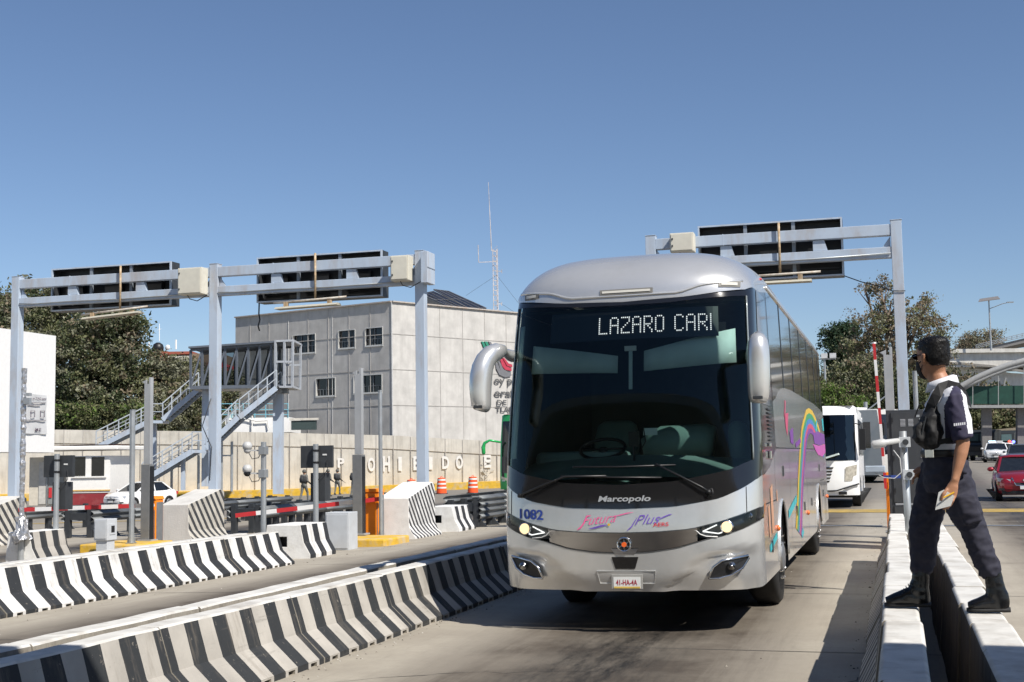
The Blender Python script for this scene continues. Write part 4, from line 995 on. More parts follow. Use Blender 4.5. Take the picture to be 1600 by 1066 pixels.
mb = MB(); mb.grid(lambda u, v: Zin(u, 1.66+1.35*v, .03+.02*v), [-.935, -.90, -.875], [k/10 for k in range(11)]); o = mb.build('pillar_trim', m_visor, bus, smooth=True, fix=False); o.modifiers.new('s', 'SOLIDIFY').thickness = .01
for (a, b, zt, zb) in ((-.80, -.05, (2.80, 2.64), (2.51, 2.47)), (.155, .86, (2.68, 2.88), (2.48, 2.54))):
    mb = MB(); mb.grid(lambda u, v: Zin(u, (zb[0]+(zb[1]-zb[0])*(u-a)/(b-a))*(1-v)+(zt[0]+(zt[1]-zt[0])*(u-a)/(b-a))*v, .14+.02*math.sin(6*u)), [a+(b-a)*k/10 for k in range(11)], [0, .5, 1])
    o = mb.build('sun_visor', m_visor, bus, smooth=True, fix=False); q = o.modifiers.new('s', 'SOLIDIFY'); q.thickness = .01
mb = MB(); mb.bar(Zin(.066, 2.70, .05), Zin(.070, 2.30, .05), .035, .02); mb.build('centre_strap', m_visor, bus)
mb = MB(); mb.bar(Zin(.02, 2.70, .03), Zin(.115, 2.70, .03), .05, .02, up=(0, 1, 0)); mb.build('toll_tag', m_plate, bus, bevel=.004)
mb = MB(); mb.box(BX-.02, BX+.08, 12.55, 12.6, 1.75, 1.9); mb.tube([(BX+.03, 12.55, 1.75), (BX+.04, 12.5, 1.6), (BX+.1, 12.45, 1.5)], .012, 6); mb.tube([(BX+.06, 12.55, 1.9), (BX+.14, 12.5, 1.95), (BX+.16, 12.5, 1.8), (BX+.1, 12.5, 1.7)], .006, 6); mb.build('ticket_device', m_black, bus)
mb = MB(); mb.box(BX+.82, BX+.95, 12.75, 12.8, 2.86, 2.96); mb.build('dash_camera', m_black, bus)
mb = MB(); mb.box(BX+.12, BX+.26, 12.6, 12.61, 1.86, 1.93); mb.build('sticker', m_visor, bus)
# destination display
mb = MB(); mb.grid(lambda u, v: Zin(u, 2.80+.30*v, .085), us(-.62, .74), [0, 1]); mb.build('display_panel', P('display_black', (.006, .006, .007), .3), bus)
GL = {'L': ["1....", "1....", "1....", "1....", "1....", "1....", "1....", "1....", "11111"], 'A': [".111.", "1...1", "1...1", "1...1", "11111", "1...1", "1...1", "1...1", "1...1"],
 'Z': ["11111", "....1", "....1", "...1.", "..1..", ".1...", "1....", "1....", "11111"], 'R': ["1111.", "1...1", "1...1", "1...1", "1111.", "1.1..", "1..1.", "1...1", "1...1"],
 'O': [".111.", "1...1", "1...1", "1...1", "1...1", "1...1", "1...1", "1...1", ".111."], 'C': [".111.", "1...1", "1....", "1....", "1....", "1....", "1....", "1...1", ".111."], 'I': ["1", "1", "1", "1", "1", "1", "1", "1", "1"], ' ': ["..."]*9}
mb = MB(); u0, u1 = -.205, .708; cols = []
for ch in 'LAZARO CARI':
    g = GL[ch]
    for c_ in range(len(g[0])): cols.append([g[r][c_] == '1' for r in range(9)])
    cols.append([False]*9); 
    if ch not in ' I': cols.append([False]*9) if False else None
N = len(cols)
for i, cl in enumerate(cols):
    u = u0+(u1-u0)*(i+.5)/N
    for r in range(9):
        if cl[r]:
            z = 3.03-(r+.5)*.0193; p = Zin(u, z, .075); e = .0056
            mb.add([p+Vector((-e, 0, -e)), p+Vector((e, 0, -e)), p+Vector((e, 0, e)), p+Vector((-e, 0, e))], [(0, 1, 2, 3)])
mb.build('display_text', P('lit_led', (.6, .55, .55), .5, emit=(.95, .88, .92), estr=1.1), bus)
# ---- lamps
m_bulb = P('lit_bulb', (.5, .4, .25), .3, emit=(1, .70, .36), estr=.9)
m_led = P('lit_led_strip', (.9, .9, .9), .3, emit=(1, .97, .92), estr=1.0)
m_refl = P('reflector', (.5, .5, .5), .15, metal=1)
for s in (-1, 1):
    a, b = (.55, 1.16) if s > 0 else (-1.16, -.55)
    U = [a+(b-a)*k/24 for k in range(25)]
    lo = lambda u: lin(abs(u), [(.5, .93), (.55, .895), (.62, .886), (.72, .895), (.885, .965), (1, 1.05), (1.16, 1.14)])
    hi = lambda u: lin(abs(u), [(.5, .96), (.55, .98), (.72, 1.035), (.85, 1.09), (1.0, 1.155), (1.16, 1.20)])
    hb = MB(); hb.grid(lambda u, v: S(u, lo(u)+(hi(u)-lo(u))*v, -.05+.05*abs(2*v-1)**4), U, [k/6 for k in range(7)]); hl = hb.build('headlight', P('headlight_bowl', (.10, .105, .11), .25, metal=.5, noise=.2), bus, smooth=True)
    off = (bus.location.x, bus.location.y, 0)
    k = MB(); k.grid(lambda u, v: S(u, lo(u)+(hi(u)-lo(u))*v, .004), U, [k_/4 for k_ in range(5)]); k.build('lens', m_lens, hl, smooth=True, off=off)
    c = S(s*.775, .985, -.03); n = Vector((s*.12, -1, 0)).normalized()
    k = MB(); k.loft([(c, .062), (c+n*.03, .066), (c+n*.045, .058)], 24); k.build('reflector', m_refl, hl, smooth=True, off=off)
    k = MB(); k.cyl(c+n*.046, c+n*.050, .050, n=24); k.build('bulb', m_bulb, hl, off=off)
    c2 = S(s*.93, 1.075, -.035); k = MB(); k.loft([(c2, .038), (c2+n*.03, .042), (c2+n*.03, .03), (c2+n*.005, .01)], 20); k.build('turn_lamp', m_refl, hl, smooth=True, off=off)
    k = MB()
    tip = (s*.60, .948); p1 = (s*.70, 1.005); p2 = (s*.71, .925)
    for q1, q2 in ((tip, p1), (tip, p2), (p2, (s*.735, .935))):
        k.tube([S(q1[0]+(q2[0]-q1[0])*t/5, q1[1]+(q2[1]-q1[1])*t/5, -.004) for t in range(6)], .0065, 6)
    k.build('led_strip', m_led, hl, smooth=True, off=off)
    # white accent under the lens
    k = MB(); k.tube([S(s*u, lin(u, [(.52, .975), (.6, .905), (.72, .893)]) if u > .55 else .96, .008) for u in (.525, .55, .58, .62, .66, .70)], .006, 6); k.build('accent_line', m_plate, hl, smooth=True, off=off)
    # fog lamp
    poly = [(.625, .515), (.66, .62), (.72, .675), (.90, .715), (.905, .69), (.86, .60), (.79, .545), (.70, .515)]
    cx = sum(p[0] for p in poly)/8; cz = sum(p[1] for p in poly)/8
    fr = MB(); ring = [S(s*p[0], p[1], .006) for p in poly]; fr.tube(ring+[ring[0]], .011, 6); fg = fr.build('fog_lamp', m_chrome, bus, smooth=True)
    inn = MB(); inn.add([S(s*p[0], p[1], .001) for p in poly]+[S(s*cx, cz, .0)], [(i, (i+1) % 8, 8) for i in range(8)]); inn.build('recess', m_black, fg, off=off)
    c = S(s*.785, .628, .01); inn = MB(); inn.loft([(c, .034), (c+n*.02, .038), (c+n*.022, .028), (c+n*.008, .012)], 20); inn.build('lamp', m_refl, fg, smooth=True, off=off)
# emblem, camera window, plate
c = S(.027, .838, .012)
mb = MB(); mb.tube([c+Vector((.062*math.cos(2*math.pi*k/32), -.004, .062*math.sin(2*math.pi*k/32))) for k in range(33)], .009, 8)
for k in range(6):
    a = math.pi/2+2*math.pi*k/6; mb.prism([c+Vector((.022*math.cos(a-.5), -.006, .022*math.sin(a-.5))), c+Vector((.022*math.cos(a+.5), -.006, .022*math.sin(a+.5))), c+Vector((.060*math.cos(a), -.006, .060*math.sin(a)))], (0, .006, 0))
em = mb.build('emblem', m_chrome, bus, smooth=False)
off = (bus.location.x, bus.location.y, 0)
mb = MB(); mb.cyl(c+Vector((0, .0, 0)), c+Vector((0, .004, 0)), .06, n=30); mb.build('backing', m_black, em, off=off)
mb = MB(); mb.cyl(c+Vector((0, -.012, 0)), c+Vector((0, -.004, 0)), .023, n=24); mb.build('centre_dot', P('orange_dot', (.80, .13, .02), .4), em, off=off)
mb = MB(); pp = [(-.052, .77), (-.075, .80), (-.06, .757), (.12, .757), (.135, .80), (.108, .77)]
mb.add([S(u, z, .004) for u, z in ((-.075, .80), (-.045, .745), (.10, .745), (.13, .80))], [(0, 1, 2, 3)]); mb.build('emblem_base', m_chrome, bus)
mb = MB(); mb.add([S(u, z, .006) for u, z in ((-.074, .722), (-.047, .612), (.100, .612), (.128, .722))], [(0, 1, 2, 3)]); mb.build('camera_window', m_glossblack, bus)
mb = MB(); R4 = [(-.19, .592), (.25, .592), (.235, .475), (-.17, .475)]
mb.add([S(u, z, .002) for u, z in R4], [(0, 1, 2, 3)])
mb.tube([S(u, z, .004) for u, z in R4+[R4[0]]], .006, 5); mb.build('plate_recess', m_silver, bus)
pl = MB(); a = S(.036, .49, .030); xw = .148
pl.box(a.x-xw, a.x+xw, a.y, a.y+.006, .425, .56); po = pl.build('number_plate', P('plate_frame', (.33, .32, .30), .5), bus, bevel=.004)
mb = MB(); mb.box(a.x-xw+.02, a.x+xw-.02, a.y-.004, a.y-.001, .432, .537); mb.build('plate_face', m_plate, po, off=off)
mb = MB(); mb.box(a.x-xw+.025, a.x+xw-.025, a.y-.006, a.y-.0045, .433, .450); mb.build('yellow_strip', P('plate_yellow', (.65, .45, .10), .5), po, off=off)
mb = MB(); text_box(mb, '41-HA-4A', (a.x-xw+.045, a.y-.0065, .462), (1, 0, 0), (0, 0, 1), w=.20, h=.052, bold=.012); mb.build('plate_number', P('plate_red', (.40, .03, .05), .5), po, off=off)
# fine shut lines along the headlights, chrome strip and bumper
for fn_, dz in ((zS, .004), (zC, -.004)):
    mb = MB(); mb.tube([S(u, fn_(u)+dz, .0015) for u in us(-.99, .99)], .0028, 4); mb.build('panel_gap', m_black, bus)
# lettering on the front
def front_text(name, s, ua, z, w, h, mtl, bold=0, shear=0, slope=0, lift=.006):
    mb = MB(); W_ = 1.265
    text_box(mb, s, (0, 0, 0), (1, 0, 0), (0, 0, 1), w=w, h=h, bold=bold, shear=shear, fn=lambda x, y: S(ua+x/W_, z+y+slope*x, lift)); return mb.build(name, mtl, bus, fix=False)
front_text('maker_name', 'Marcopolo', -.165, 1.218, .50, .070, P('silver_letters', (.62, .62, .62), .3, metal=.6), bold=.026, shear=.18, lift=.012)
front_text('fleet_number', '1082', -.815, 1.078, .265, .098, P('blue_letters', (.025, .06, .30), .5), bold=.028, slope=-.05)
front_text('operator_name', 'AERS', .243, .998, .145, .036, P('red_letters', (.55, .03, .05), .5), bold=.015, slope=.03)
m_pink = P('pink_script', (.80, .10, .30), .5); m_purp = P('purple_script', (.16, .08, .45), .5)
front_text('script_name', 'Futura', -.29, 1.015, .33, .088, m_pink, bold=-.008, shear=.5, slope=.10)
front_text('script_name', 'Plus', .11, 1.015, .24, .088, m_purp, bold=-.006, shear=.5, slope=.07)
def swoosh(name, pts, wd, mtl):
    mb = MB(); n = len(pts); vs = []
    for i, (u, z) in enumerate(pts):
        t = i/(n-1); ww = wd*math.sin(math.pi*(.08+.84*t)); vs += [S(u, z-ww/2, .007), S(u, z+ww/2, .007)]
    mb.add(vs, [(2*i, 2*i+2, 2*i+3, 2*i+1) for i in range(n-1)]); mb.build(name, mtl, bus)
swoosh('script_swash', [(-.33, .975), (-.30, 1.0), (-.27, 1.05), (-.25, 1.10)], .022, m_pink)
swoosh('script_swash', [(-.05, 1.095), (.0, 1.11), (.05, 1.125), (.10, 1.135)], .010, m_pink)
swoosh('script_swash', [(-.24, .985), (-.19, .995), (-.14, 1.012), (-.09, 1.022)], .018, m_purp)
swoosh('script_swash', [(.05, .965), (.085, 1.0), (.11, 1.05), (.13, 1.09)], .018, m_purp)
swoosh('script_swash', [(.28, 1.06), (.32, 1.085), (.36, 1.105), (.385, 1.112)], .012, m_purp)
mb = MB(); c = S(-.085, 1.022, .009); mb.cyl(c, c+Vector((0, -.002, 0)), .012, n=10); mb.build('script_dot', P('yellow_dot', (.8, .5, .02), .5), bus)
# wipers
mb = MB()
mb.tube([S(.64, 1.31, .03), S(.60, 1.345, .04), S(.268, 1.575, .03)], .011, 6); mb.tube([S(-.364, 1.565, .018), S(0, 1.555, .022), S(.413, 1.562, .018)], .009, 5)
mb.tube([S(-.80, 1.30, .03), S(-.62, 1.38, .04), S(-.42, 1.473, .03), S(-.1, 1.47, .028)], .011, 6); mb.tube([S(-.46, 1.480, .018), S(-.08, 1.458, .022), S(.31, 1.447, .018)], .009, 5)
mb.tube([S(.64, 1.33, .03), S(.67, 1.33, .03), S(.675, 1.28, .03), S(.64, 1.27, .02)], .006, 5)
mb.cyl(S(.645, 1.305, 0), S(.645, 1.305, .04), .022); mb.cyl(S(-.80, 1.298, 0), S(-.80, 1.298, .04), .022)
mb.build('wiper', m_black, bus, smooth=True)
# mirrors
def mirror(path, nm_side):
    mb = MB(); mb.loft(path, 20); mr = mb.build('mirror', m_silver, bus, smooth=True, subd=1); return mr
p = S(-.985, 2.74)
xd = (1, 0, 0)
mr = mirror([(p+Vector((.02, .0, -.05)), (.07, .08), (0, 1, 0)), (p+Vector((-.05, -.15, .0)), (.08, .08), (0, 1, 0)), (Vector((-3.66, 12.25, 2.74)), (.10, .08), (0, 1, 0)), (Vector((-3.775, 12.08, 2.70)), (.13, .10), (0, 1, 0)), (Vector((-3.82, 12.0, 2.56)), (.14, .115), (0, 1, 0)), (Vector((-3.835, 11.98, 2.38)), (.14, .112), (0, 1, 0)), (Vector((-3.83, 11.98, 2.22)), (.132, .10), (0, 1, 0)), (Vector((-3.82, 11.98, 2.145)), (.12, .09), (0, 1, 0)), (Vector((-3.83, 11.98, 2.125)), (.07, .05), (0, 1, 0))], 0)
mb = MB(); text_box(mb, '', (0, 0, 0), (1, 0, 0), (0, 0, 1)) if False else None
mb.box(-3.87, -3.78, 11.858, 11.868, 2.155, 2.185); mb.build('badge', m_dark, mr, off=off, bevel=.004)
p = S(.955, 2.58)
mr = mirror([(p+Vector((-.02, 0, 0)), (.09, .04), (0, 0, 1)), (p+Vector((.06, -.12, .06)), (.10, .05), (0, 1, 0)), (Vector((-1.165, 12.08, 2.76)), (.10, .06), (0, 1, 0)), (Vector((-1.135, 12.0, 2.74)), (.11, .09), (0, 1, 0)), (Vector((-1.135, 11.98, 2.62)), (.12, .105), (0, 1, 0)), (Vector((-1.14, 11.98, 2.4)), (.12, .108), (0, 1, 0)), (Vector((-1.145, 11.98, 2.2)), (.115, .10), (0, 1, 0)), (Vector((-1.15, 11.98, 2.13)), (.10, .088), (0, 1, 0)), (Vector((-1.15, 11.98, 2.11)), (.07, .06), (0, 1, 0))], 1)
mb = MB(); mb.box(-1.19, -1.10, 11.856, 11.866, 2.145, 2.175); mb.build('badge', m_dark, mr, off=off, bevel=.004)
# side graphics (on the camera-right flank, repeated on the other)
colr = dict(y=P('film_yellow', (.72, .46, .03), .35), g=P('film_green', (.04, .30, .12), .35), b=P('film_blue', (.05, .22, .50), .35), p=P('film_pink', (.58, .07, .16), .35), v=P('film_violet', (.20, .05, .32), .35), m=P('film_magenta', (.55, .10, .42), .35), t=P('film_teal', (.03, .45, .50), .35), o=P('painted_orange_reflection', (.62, .33, .20), .35))
OUT = [(16.55, .72), (16.8, .9), (17.02, 1.07), (17.5, 1.45), (18.1, 1.82), (18.6, 2.02), (19.19, 2.155), (19.9, 2.30), (20.6, 2.35), (21.4, 2.34), (22.1, 2.27), (23.0, 2.12), (23.9, 1.9), (24.7, 1.72)]
INN = [(17.55, .55), (17.75, .72), (17.95, .95), (18.35, 1.25), (18.9, 1.55), (19.24, 1.72), (19.6, 1.84), (20.1, 1.93), (20.6, 1.96), (21.1, 1.94), (21.6, 1.88), (22.2, 1.78), (22.9, 1.62), (23.6, 1.45)]
def graphics(s):
    X = lambda z, l=.004: BX+s*(Wz(z)+l)
    def strip_(t0, t1, c, k0=0, k1=14):
        if c in 'pv': k1 = 12
        mb = MB(); vs = []
        for i in range(k0, k1):
            o, q = OUT[i], INN[i]
            for t in (t0, t1): y = o[0]+(q[0]-o[0])*t; z = o[1]+(q[1]-o[1])*t; vs.append((X(z), y, z))
        n = k1-k0; mb.add(vs, [(2*i, 2*i+1, 2*i+3, 2*i+2) for i in range(n-1)]); mb.build('film_stripe', colr[c], bus)
    for t0, t1, c in ((0, .2, 'y'), (.2, .42, 'g'), (.42, .62, 'b'), (.62, .8, 'p'), (.8, 1, 'v')): strip_(t0, t1, c)
    def blob(pts, c, l=.006):
        mb = MB(); mb.add([(X(z, l), y, z) for y, z in pts], [tuple(range(len(pts)))]); mb.build('film_or_reflection_patch', colr[c], bus)
    blob([(21.2, 1.96), (22.5, 2.02), (24.7, 1.99), (24.7, 1.82), (23, 1.78), (21.4, 1.80)], 'v'); blob([(21.0, 1.79), (22.6, 1.77), (24.7, 1.81), (24.7, 1.66), (23.6, 1.58), (22.2, 1.62), (21.5, 1.70)], 'm')
    blob([(24.2, 2.25), (24.7, 2.3), (24.7, 2.06), (24.3, 2.05)], 't'); blob([(21.9, 2.02), (22.3, 2.2), (22.6, 2.2), (22.1, 1.98)], 't', .008)
    # scribbles; the orange patches paint in reflected streaks on the flank
    for pts, c in (([(15.7, 2.12), (16.3, 2.15), (15.9, 1.86), (15.75, 1.95)], 'p'), ([(15.9, 2.3), (16.0, 2.28), (15.75, 2.05), (15.65, 2.1)], 'p'), ([(16.3, 1.92), (16.9, 1.98), (16.8, 1.76), (16.35, 1.78)], 'v'),
                   ([(13.0, 1.12), (13.15, 1.14), (13.2, .82), (13.05, .82)], 'o'), ([(13.3, 1.3), (13.55, 1.34), (13.6, .84), (13.35, .84)], 'o'), ([(14.0, 1.25), (14.1, 1.27), (14.1, 1.14), (14.0, 1.14)], 'o'),
                   ([(13.05, .74), (13.9, .83), (13.9, .76), (13.05, .67)], 't'), ([(15.55, .98), (16.9, 1.12), (16.9, 1.03), (15.5, .88)], 't'), ([(17.5, .60), (17.8, .66), (18.0, .58), (17.6, .52)], 't'),
                   ([(17.15, 1.78), (18.2, 1.86), (18.2, 1.80), (17.2, 1.72)], 'v')):
        blob(pts, c, .005)
graphics(1); graphics(-1)
bus.rotation_euler = (0, R_(-.5), 0)
# ------------------------------------------------------------------ people
from mathutils import noise as mnoise
def fuse(mb, name, mats, parent, voxel=.008, smooth=6, disp=None, rule=None):
    """join overlapping lofts into one continuous skin, then fold and colour it"""
    o = mb.build(name+'_src', mats, None, fix=True)
    r = o.modifiers.new('r', 'REMESH'); r.mode = 'VOXEL'; r.voxel_size = voxel
    s = o.modifiers.new('s', 'SMOOTH'); s.iterations = smooth; s.factor = .5
    dg = bpy.context.evaluated_depsgraph_get(); me = bpy.data.meshes.new_from_object(o.evaluated_get(dg)); bpy.data.objects.remove(o)
    me.name = name; me.materials.clear()
    for m in (mats if isinstance(mats, (list, tuple)) else [mats]): me.materials.append(m)
    if disp:
        nn = [v.normal.copy() for v in me.vertices]
        for v, n in zip(me.vertices, nn): v.co = v.co+n*disp(v.co)
    if rule:
        for p in me.polygons: p.material_index = rule(p.center, p.normal)
    for p in me.polygons: p.use_smooth = True
    if parent is not None and parent.get('world_built'):
        off = Vector(parent.location)
        for v in me.vertices: v.co = v.co-off
    q = bpy.data.objects.new(name, me); COL.objects.link(q); q.parent = parent; return q
m_skin = P('skin', (.38, .185, .105), .5, noise=.10, scale=30)
m_hair = P('black_hair', (.007, .006, .006), .42, noise=.3, scale=60, bump=.25, bscale=260, stretch=(1, 1, .25), spec=.35)
m_shirt = P('white_shirt', (.74, .75, .80), .8, noise=.03, scale=12)
m_navy = P('navy_cloth', (.030, .026, .060), .8, noise=.12, scale=30)
m_trouser = P('charcoal_trousers', (.022, .022, .038), .85, noise=.15, scale=40)
m_boot = P('polished_boot_leather', (.006, .006, .007), .27, noise=.2, scale=20, spec=.5)
m_bag = P('black_nylon', (.0045, .0045, .006), .7, noise=.2, scale=60)
gx, gy = .27, 8.05
g = thing('person', (.24, 8.05, .735), 'guard in white and navy shirt striding across the two whitewashed barrier rows', 'person')
N = lambda p, s: mnoise.noise(Vector(p)*s)
# --- trousers
mb = MB()
mb.loft([((.275, 8.05, 1.655), (.112, .155), (1, 0, 0)), ((.28, 8.05, 1.60), (.116, .165), (1, 0, 0)), ((.285, 8.05, 1.53), (.123, .17), (1, 0, 0)), ((.28, 8.05, 1.46), (.118, .155), (1, 0, 0)), ((.28, 8.05, 1.42), (.10, .12), (1, 0, 0))], 24)
mb.loft([((.265, 8.13, 1.56), (.11, .09), (1, 0, 0)), ((.225, 8.14, 1.44), (.100, .094), (1, 0, 0)), ((.188, 8.15, 1.31), (.092, .088), (1, 0, 0)), ((.158, 8.15, 1.19), (.086, .08), (1, 0, 0)), ((.150, 8.15, 1.09), (.080, .074), (1, 0, 0)), ((.138, 8.15, 1.00), (.074, .070), (1, 0, 0)), ((.132, 8.15, .955), (.070, .066), (1, 0, 0)), ((.130, 8.15, .925), (.052, .05), (1, 0, 0))], 24)
mb.loft([((.30, 7.98, 1.58), (.115, .10), (1, 0, 0)), ((.330, 7.97, 1.46), (.112, .098), (1, 0, 0)), ((.375, 7.96, 1.33), (.096, .090), (1, 0, 0)), ((.418, 7.955, 1.22), (.082, .080), (1, 0, 0)), ((.450, 7.95, 1.12), (.072, .070), (1, 0, 0)), ((.480, 7.95, 1.03), (.068, .066), (1, 0, 0)), ((.500, 7.95, .97), (.067, .064), (1, 0, 0)), ((.510, 7.95, .935), (.05, .05), (1, 0, 0))], 24)
# cargo pocket and flap on the near thigh, lower pocket
mb.loft([((.385, 7.868, 1.40), (.055, .018), (1, 0, .3)), ((.405, 7.862, 1.31), (.058, .022), (1, 0, .3)), ((.425, 7.868, 1.245), (.055, .018), (1, 0, .3))], 12)
mb.loft([((.352, 7.872, 1.60), (.040, .012), (1, 0, .1)), ((.36, 7.868, 1.56), (.042, .014), (1, 0, .1)), ((.365, 7.868, 1.525), (.04, .012), (1, 0, .1))], 10)
def tdisp(p):
    low = max(0, 1.22-p.z)
    w = Vector((p.x*.9+.3*p.z, p.y*.9, p.z*1.5-.5*p.x))
    k = min(1, max(.55, low*3.2))
    a = .006-abs(N(w, 11))*.034*k-abs(N(w+Vector((3, 1, 2)), 24))*.014*k
    a += N(p, 7)*.006
    return a
fuse(mb, 'trousers', m_trouser, g, .009, 5, tdisp)
# --- body: head, neck, chest, arms with hands
body = MB()
HC = Vector((.247, 8.065, 2.215)); ang = R_(45)
hf = Vector((-math.cos(ang), math.sin(ang), 0)); hl = Vector((-math.sin(ang), -math.cos(ang), 0))
def H(f, l, u): return HC+hf*f+hl*l+Vector((0, 0, u))
def hring(f, u, rf, rl): return (H(f, 0, u), (rf, rl), hf)
body.loft([hring(.0, .118, .02, .02), hring(-.002, .112, .055, .045), hring(-.004, .090, .083, .066), hring(-.003, .055, .097, .076), hring(.0, .02, .099, .077), hring(.003, -.015, .094, .073), hring(.010, -.05, .083, .066), hring(.022, -.08, .068, .056), hring(.036, -.102, .048, .042), hring(.045, -.116, .022, .022)], 28)
body.loft([(H(.088, 0, .012), (.006, .010)), (H(.100, 0, -.012), (.010, .012)), (H(.108, 0, -.03), (.012, .015)), (H(.092, 0, -.04), (.006, .010))], 10)
body.loft([(H(.085, 0, -.062), .012), (H(.092, 0, -.072), .014), (H(.08, 0, -.082), .012)], 8)
for s in (-1, 1):
    c = H(-.005, s*.078, -.008); body.loft([(c+Vector((0, 0, .032)), (.010, .006), hf), (c+hl*s*.008+Vector((0, 0, .022))-hf*.004, (.018, .008), hf), (c+hl*s*.010+Vector((0, 0, .0)), (.018, .008), hf), (c+hl*s*.005+Vector((0, 0, -.03)), (.009, .007), hf)], 12)
body.loft([(H(-.02, 0, -.05), (.060, .056), (1, 0, 0)), ((.262, 8.06, 2.12), (.056, .055), (1, 0, 0)), ((.285, 8.055, 2.06), (.060, .062), (1, 0, 0)), ((.30, 8.05, 2.02), (.075, .09), (1, 0, 0)), ((.31, 8.05, 1.97), (.09, .14), (1, 0, 0)), ((.31, 8.05, 1.80), (.10, .14), (1, 0, 0)), ((.29, 8.05, 1.66), (.09, .13), (1, 0, 0)), ((.285, 8.05, 1.6), (.08, .12), (1, 0, 0))], 24)
# near arm (hangs, slightly bent, hand holding papers)
SH, EL, WR = Vector((.350, 7.875, 1.965)), Vector((.385, 7.835, 1.70)), Vector((.330, 7.80, 1.492))
body.loft([(SH, .05), (SH.lerp(EL, .4), .047), (SH.lerp(EL, .8), .042), (EL, .038), (EL.lerp(WR, .25), .038), (EL.lerp(WR, .6), .031), (WR, (.027, .021), (.6, .8, 0)), (WR.lerp(Vector((.318, 7.797, 1.46)), 1), (.031, .018), (1, .2, 0)), (Vector((.305, 7.795, 1.425)), (.038, .017), (1, .2, 0)), (Vector((.296, 7.795, 1.395)), (.036, .014), (1, .2, 0))], 18)
fx = [(-.028, .066, .0085), (-.009, .075, .009), (.010, .070, .0088), (.027, .055, .0078)]
for dx, ln, r in fx:
    a = Vector((.298+dx, 7.793, 1.402)); b = a+Vector((-.012, -.012, -ln*.5)); c = b+Vector((-.010, .010, -ln*.38)); d = c+Vector((-.004, .018, -ln*.15))
    body.loft([(a, r), (a.lerp(b, .5), r*.97), (b, r*1.03), (b.lerp(c, .5), r*.92), (c, r*.95), (d, r*.75)], 9)
a = Vector((.285, 7.785, 1.44)); body.loft([(a, .012), (a+Vector((-.022, -.012, -.025)), .011), (a+Vector((-.034, -.008, -.052)), .010), (a+Vector((-.036, .0, -.072)), .008)], 9)
# far arm, bent forward in front of the belly
S2, E2, W2 = Vector((.345, 8.225, 1.965)), Vector((.36, 8.27, 1.71)), Vector((.20, 8.20, 1.56))
body.loft([(S2, .05), (S2.lerp(E2, .5), .046), (E2, .041), (E2.lerp(W2, .4), .038), (W2, (.022, .027), (0, 0, 1)), (W2+Vector((-.04, -.01, -.02)), (.018, .036), (0, 1, 0)), (W2+Vector((-.075, -.015, -.045)), (.014, .036), (0, 1, 0))], 18)
for k, (dy, ln, r) in enumerate([(-.028, .062, .0085), (-.009, .07, .009), (.010, .066, .0088), (.027, .052, .0078)]):
    a = W2+Vector((-.07, -.015+dy, -.042)); b = a+Vector((-ln*.35, 0, -ln*.35)); c = b+Vector((-.004, 0, -ln*.45))
    body.loft([(a, r), (b, r), (c, r*.8)], 9)
a = W2+Vector((-.03, -.03, -.01)); body.loft([(a, .012), (a+Vector((-.03, -.025, -.02)), .010), (a+Vector((-.055, -.03, -.035)), .008)], 9)
fuse(body, 'body', m_skin, g, .0045, 3)
# nails / eyes are hidden by pose and glasses; hair, mask and glasses
hr = MB()
hr.loft([hring(-.004, .126, .02, .02), hring(-.004, .121, .064, .052), hring(-.006, .101, .093, .072), hring(-.010, .072, .102, .081), hring(-.020, .045, .094, .082), hring(-.032, .018, .081, .081), hring(-.040, -.010, .070, .077), hring(-.046, -.034, .057, .068), hring(-.048, -.052, .046, .056)], 28)
fuse(hr, 'hair', m_hair, g, .006, 3, lambda p: N((p.x, p.y, p.z*.5), 130)*.0025+N(p, 40)*.002)
hm = bpy.data.objects['hair'].data; tf = MB(); rh = random.Random(5); org = Vector(g.location)
for i in rh.sample(range(len(hm.vertices)), min(2600, len(hm.vertices))):
    v = hm.vertices[i]; p = v.co+org; n = v.normal; d = (n*.8+Vector((rh.gauss(0, .4), rh.gauss(0, .4), rh.gauss(0, .35)-.25))+hf*.25).normalized(); L_ = rh.uniform(.005, .012)*(1.5 if n.z > .5 else 1)
    a = d.cross(Vector((rh.gauss(0, 1), rh.gauss(0, 1), rh.gauss(0, 1)))).normalized()*.0014; q = p-n*.002
    tf.add([q-a, q+a, q+d*L_], [(0, 1, 2)])
tf.build('hair_strands', m_hair, g, fix=False)
mk = MB(); mk.loft([hring(.062, -.018, .048, .050), hring(.062, -.045, .054, .056), hring(.060, -.075, .050, .052), hring(.050, -.105, .040, .043), hring(.044, -.122, .02, .025)], 24)
mk.loft([(H(.05, .062, -.03), .006), (H(.0, .079, -.012), .004), (H(-.012, .080, .0), .004)], 6); mk.loft([(H(.05, .058, -.075), .006), (H(.0, .076, -.030), .004)], 6)
fuse(mk, 'face_mask', m_bag, g, .006, 3)
gl = MB()
gl.tube([H(.0, .080, .018), H(.05, .080, .016), H(.092, .062, .012)], .003, 6); gl.tube([H(.0, -.080, .018), H(.05, -.080, .016), H(.092, -.062, .012)], .003, 6)
for s in (-1, 1): gl.loft([(H(.100, s*.034, .012)-hf*.004, (.030, .020), hl), (H(.102, s*.034, .012), (.030, .020), hl)], 16)
gl.bar(H(.104, -.06, .018), H(.104, .06, .018), .006, .004); gl.build('sunglasses', m_glossblack, g)
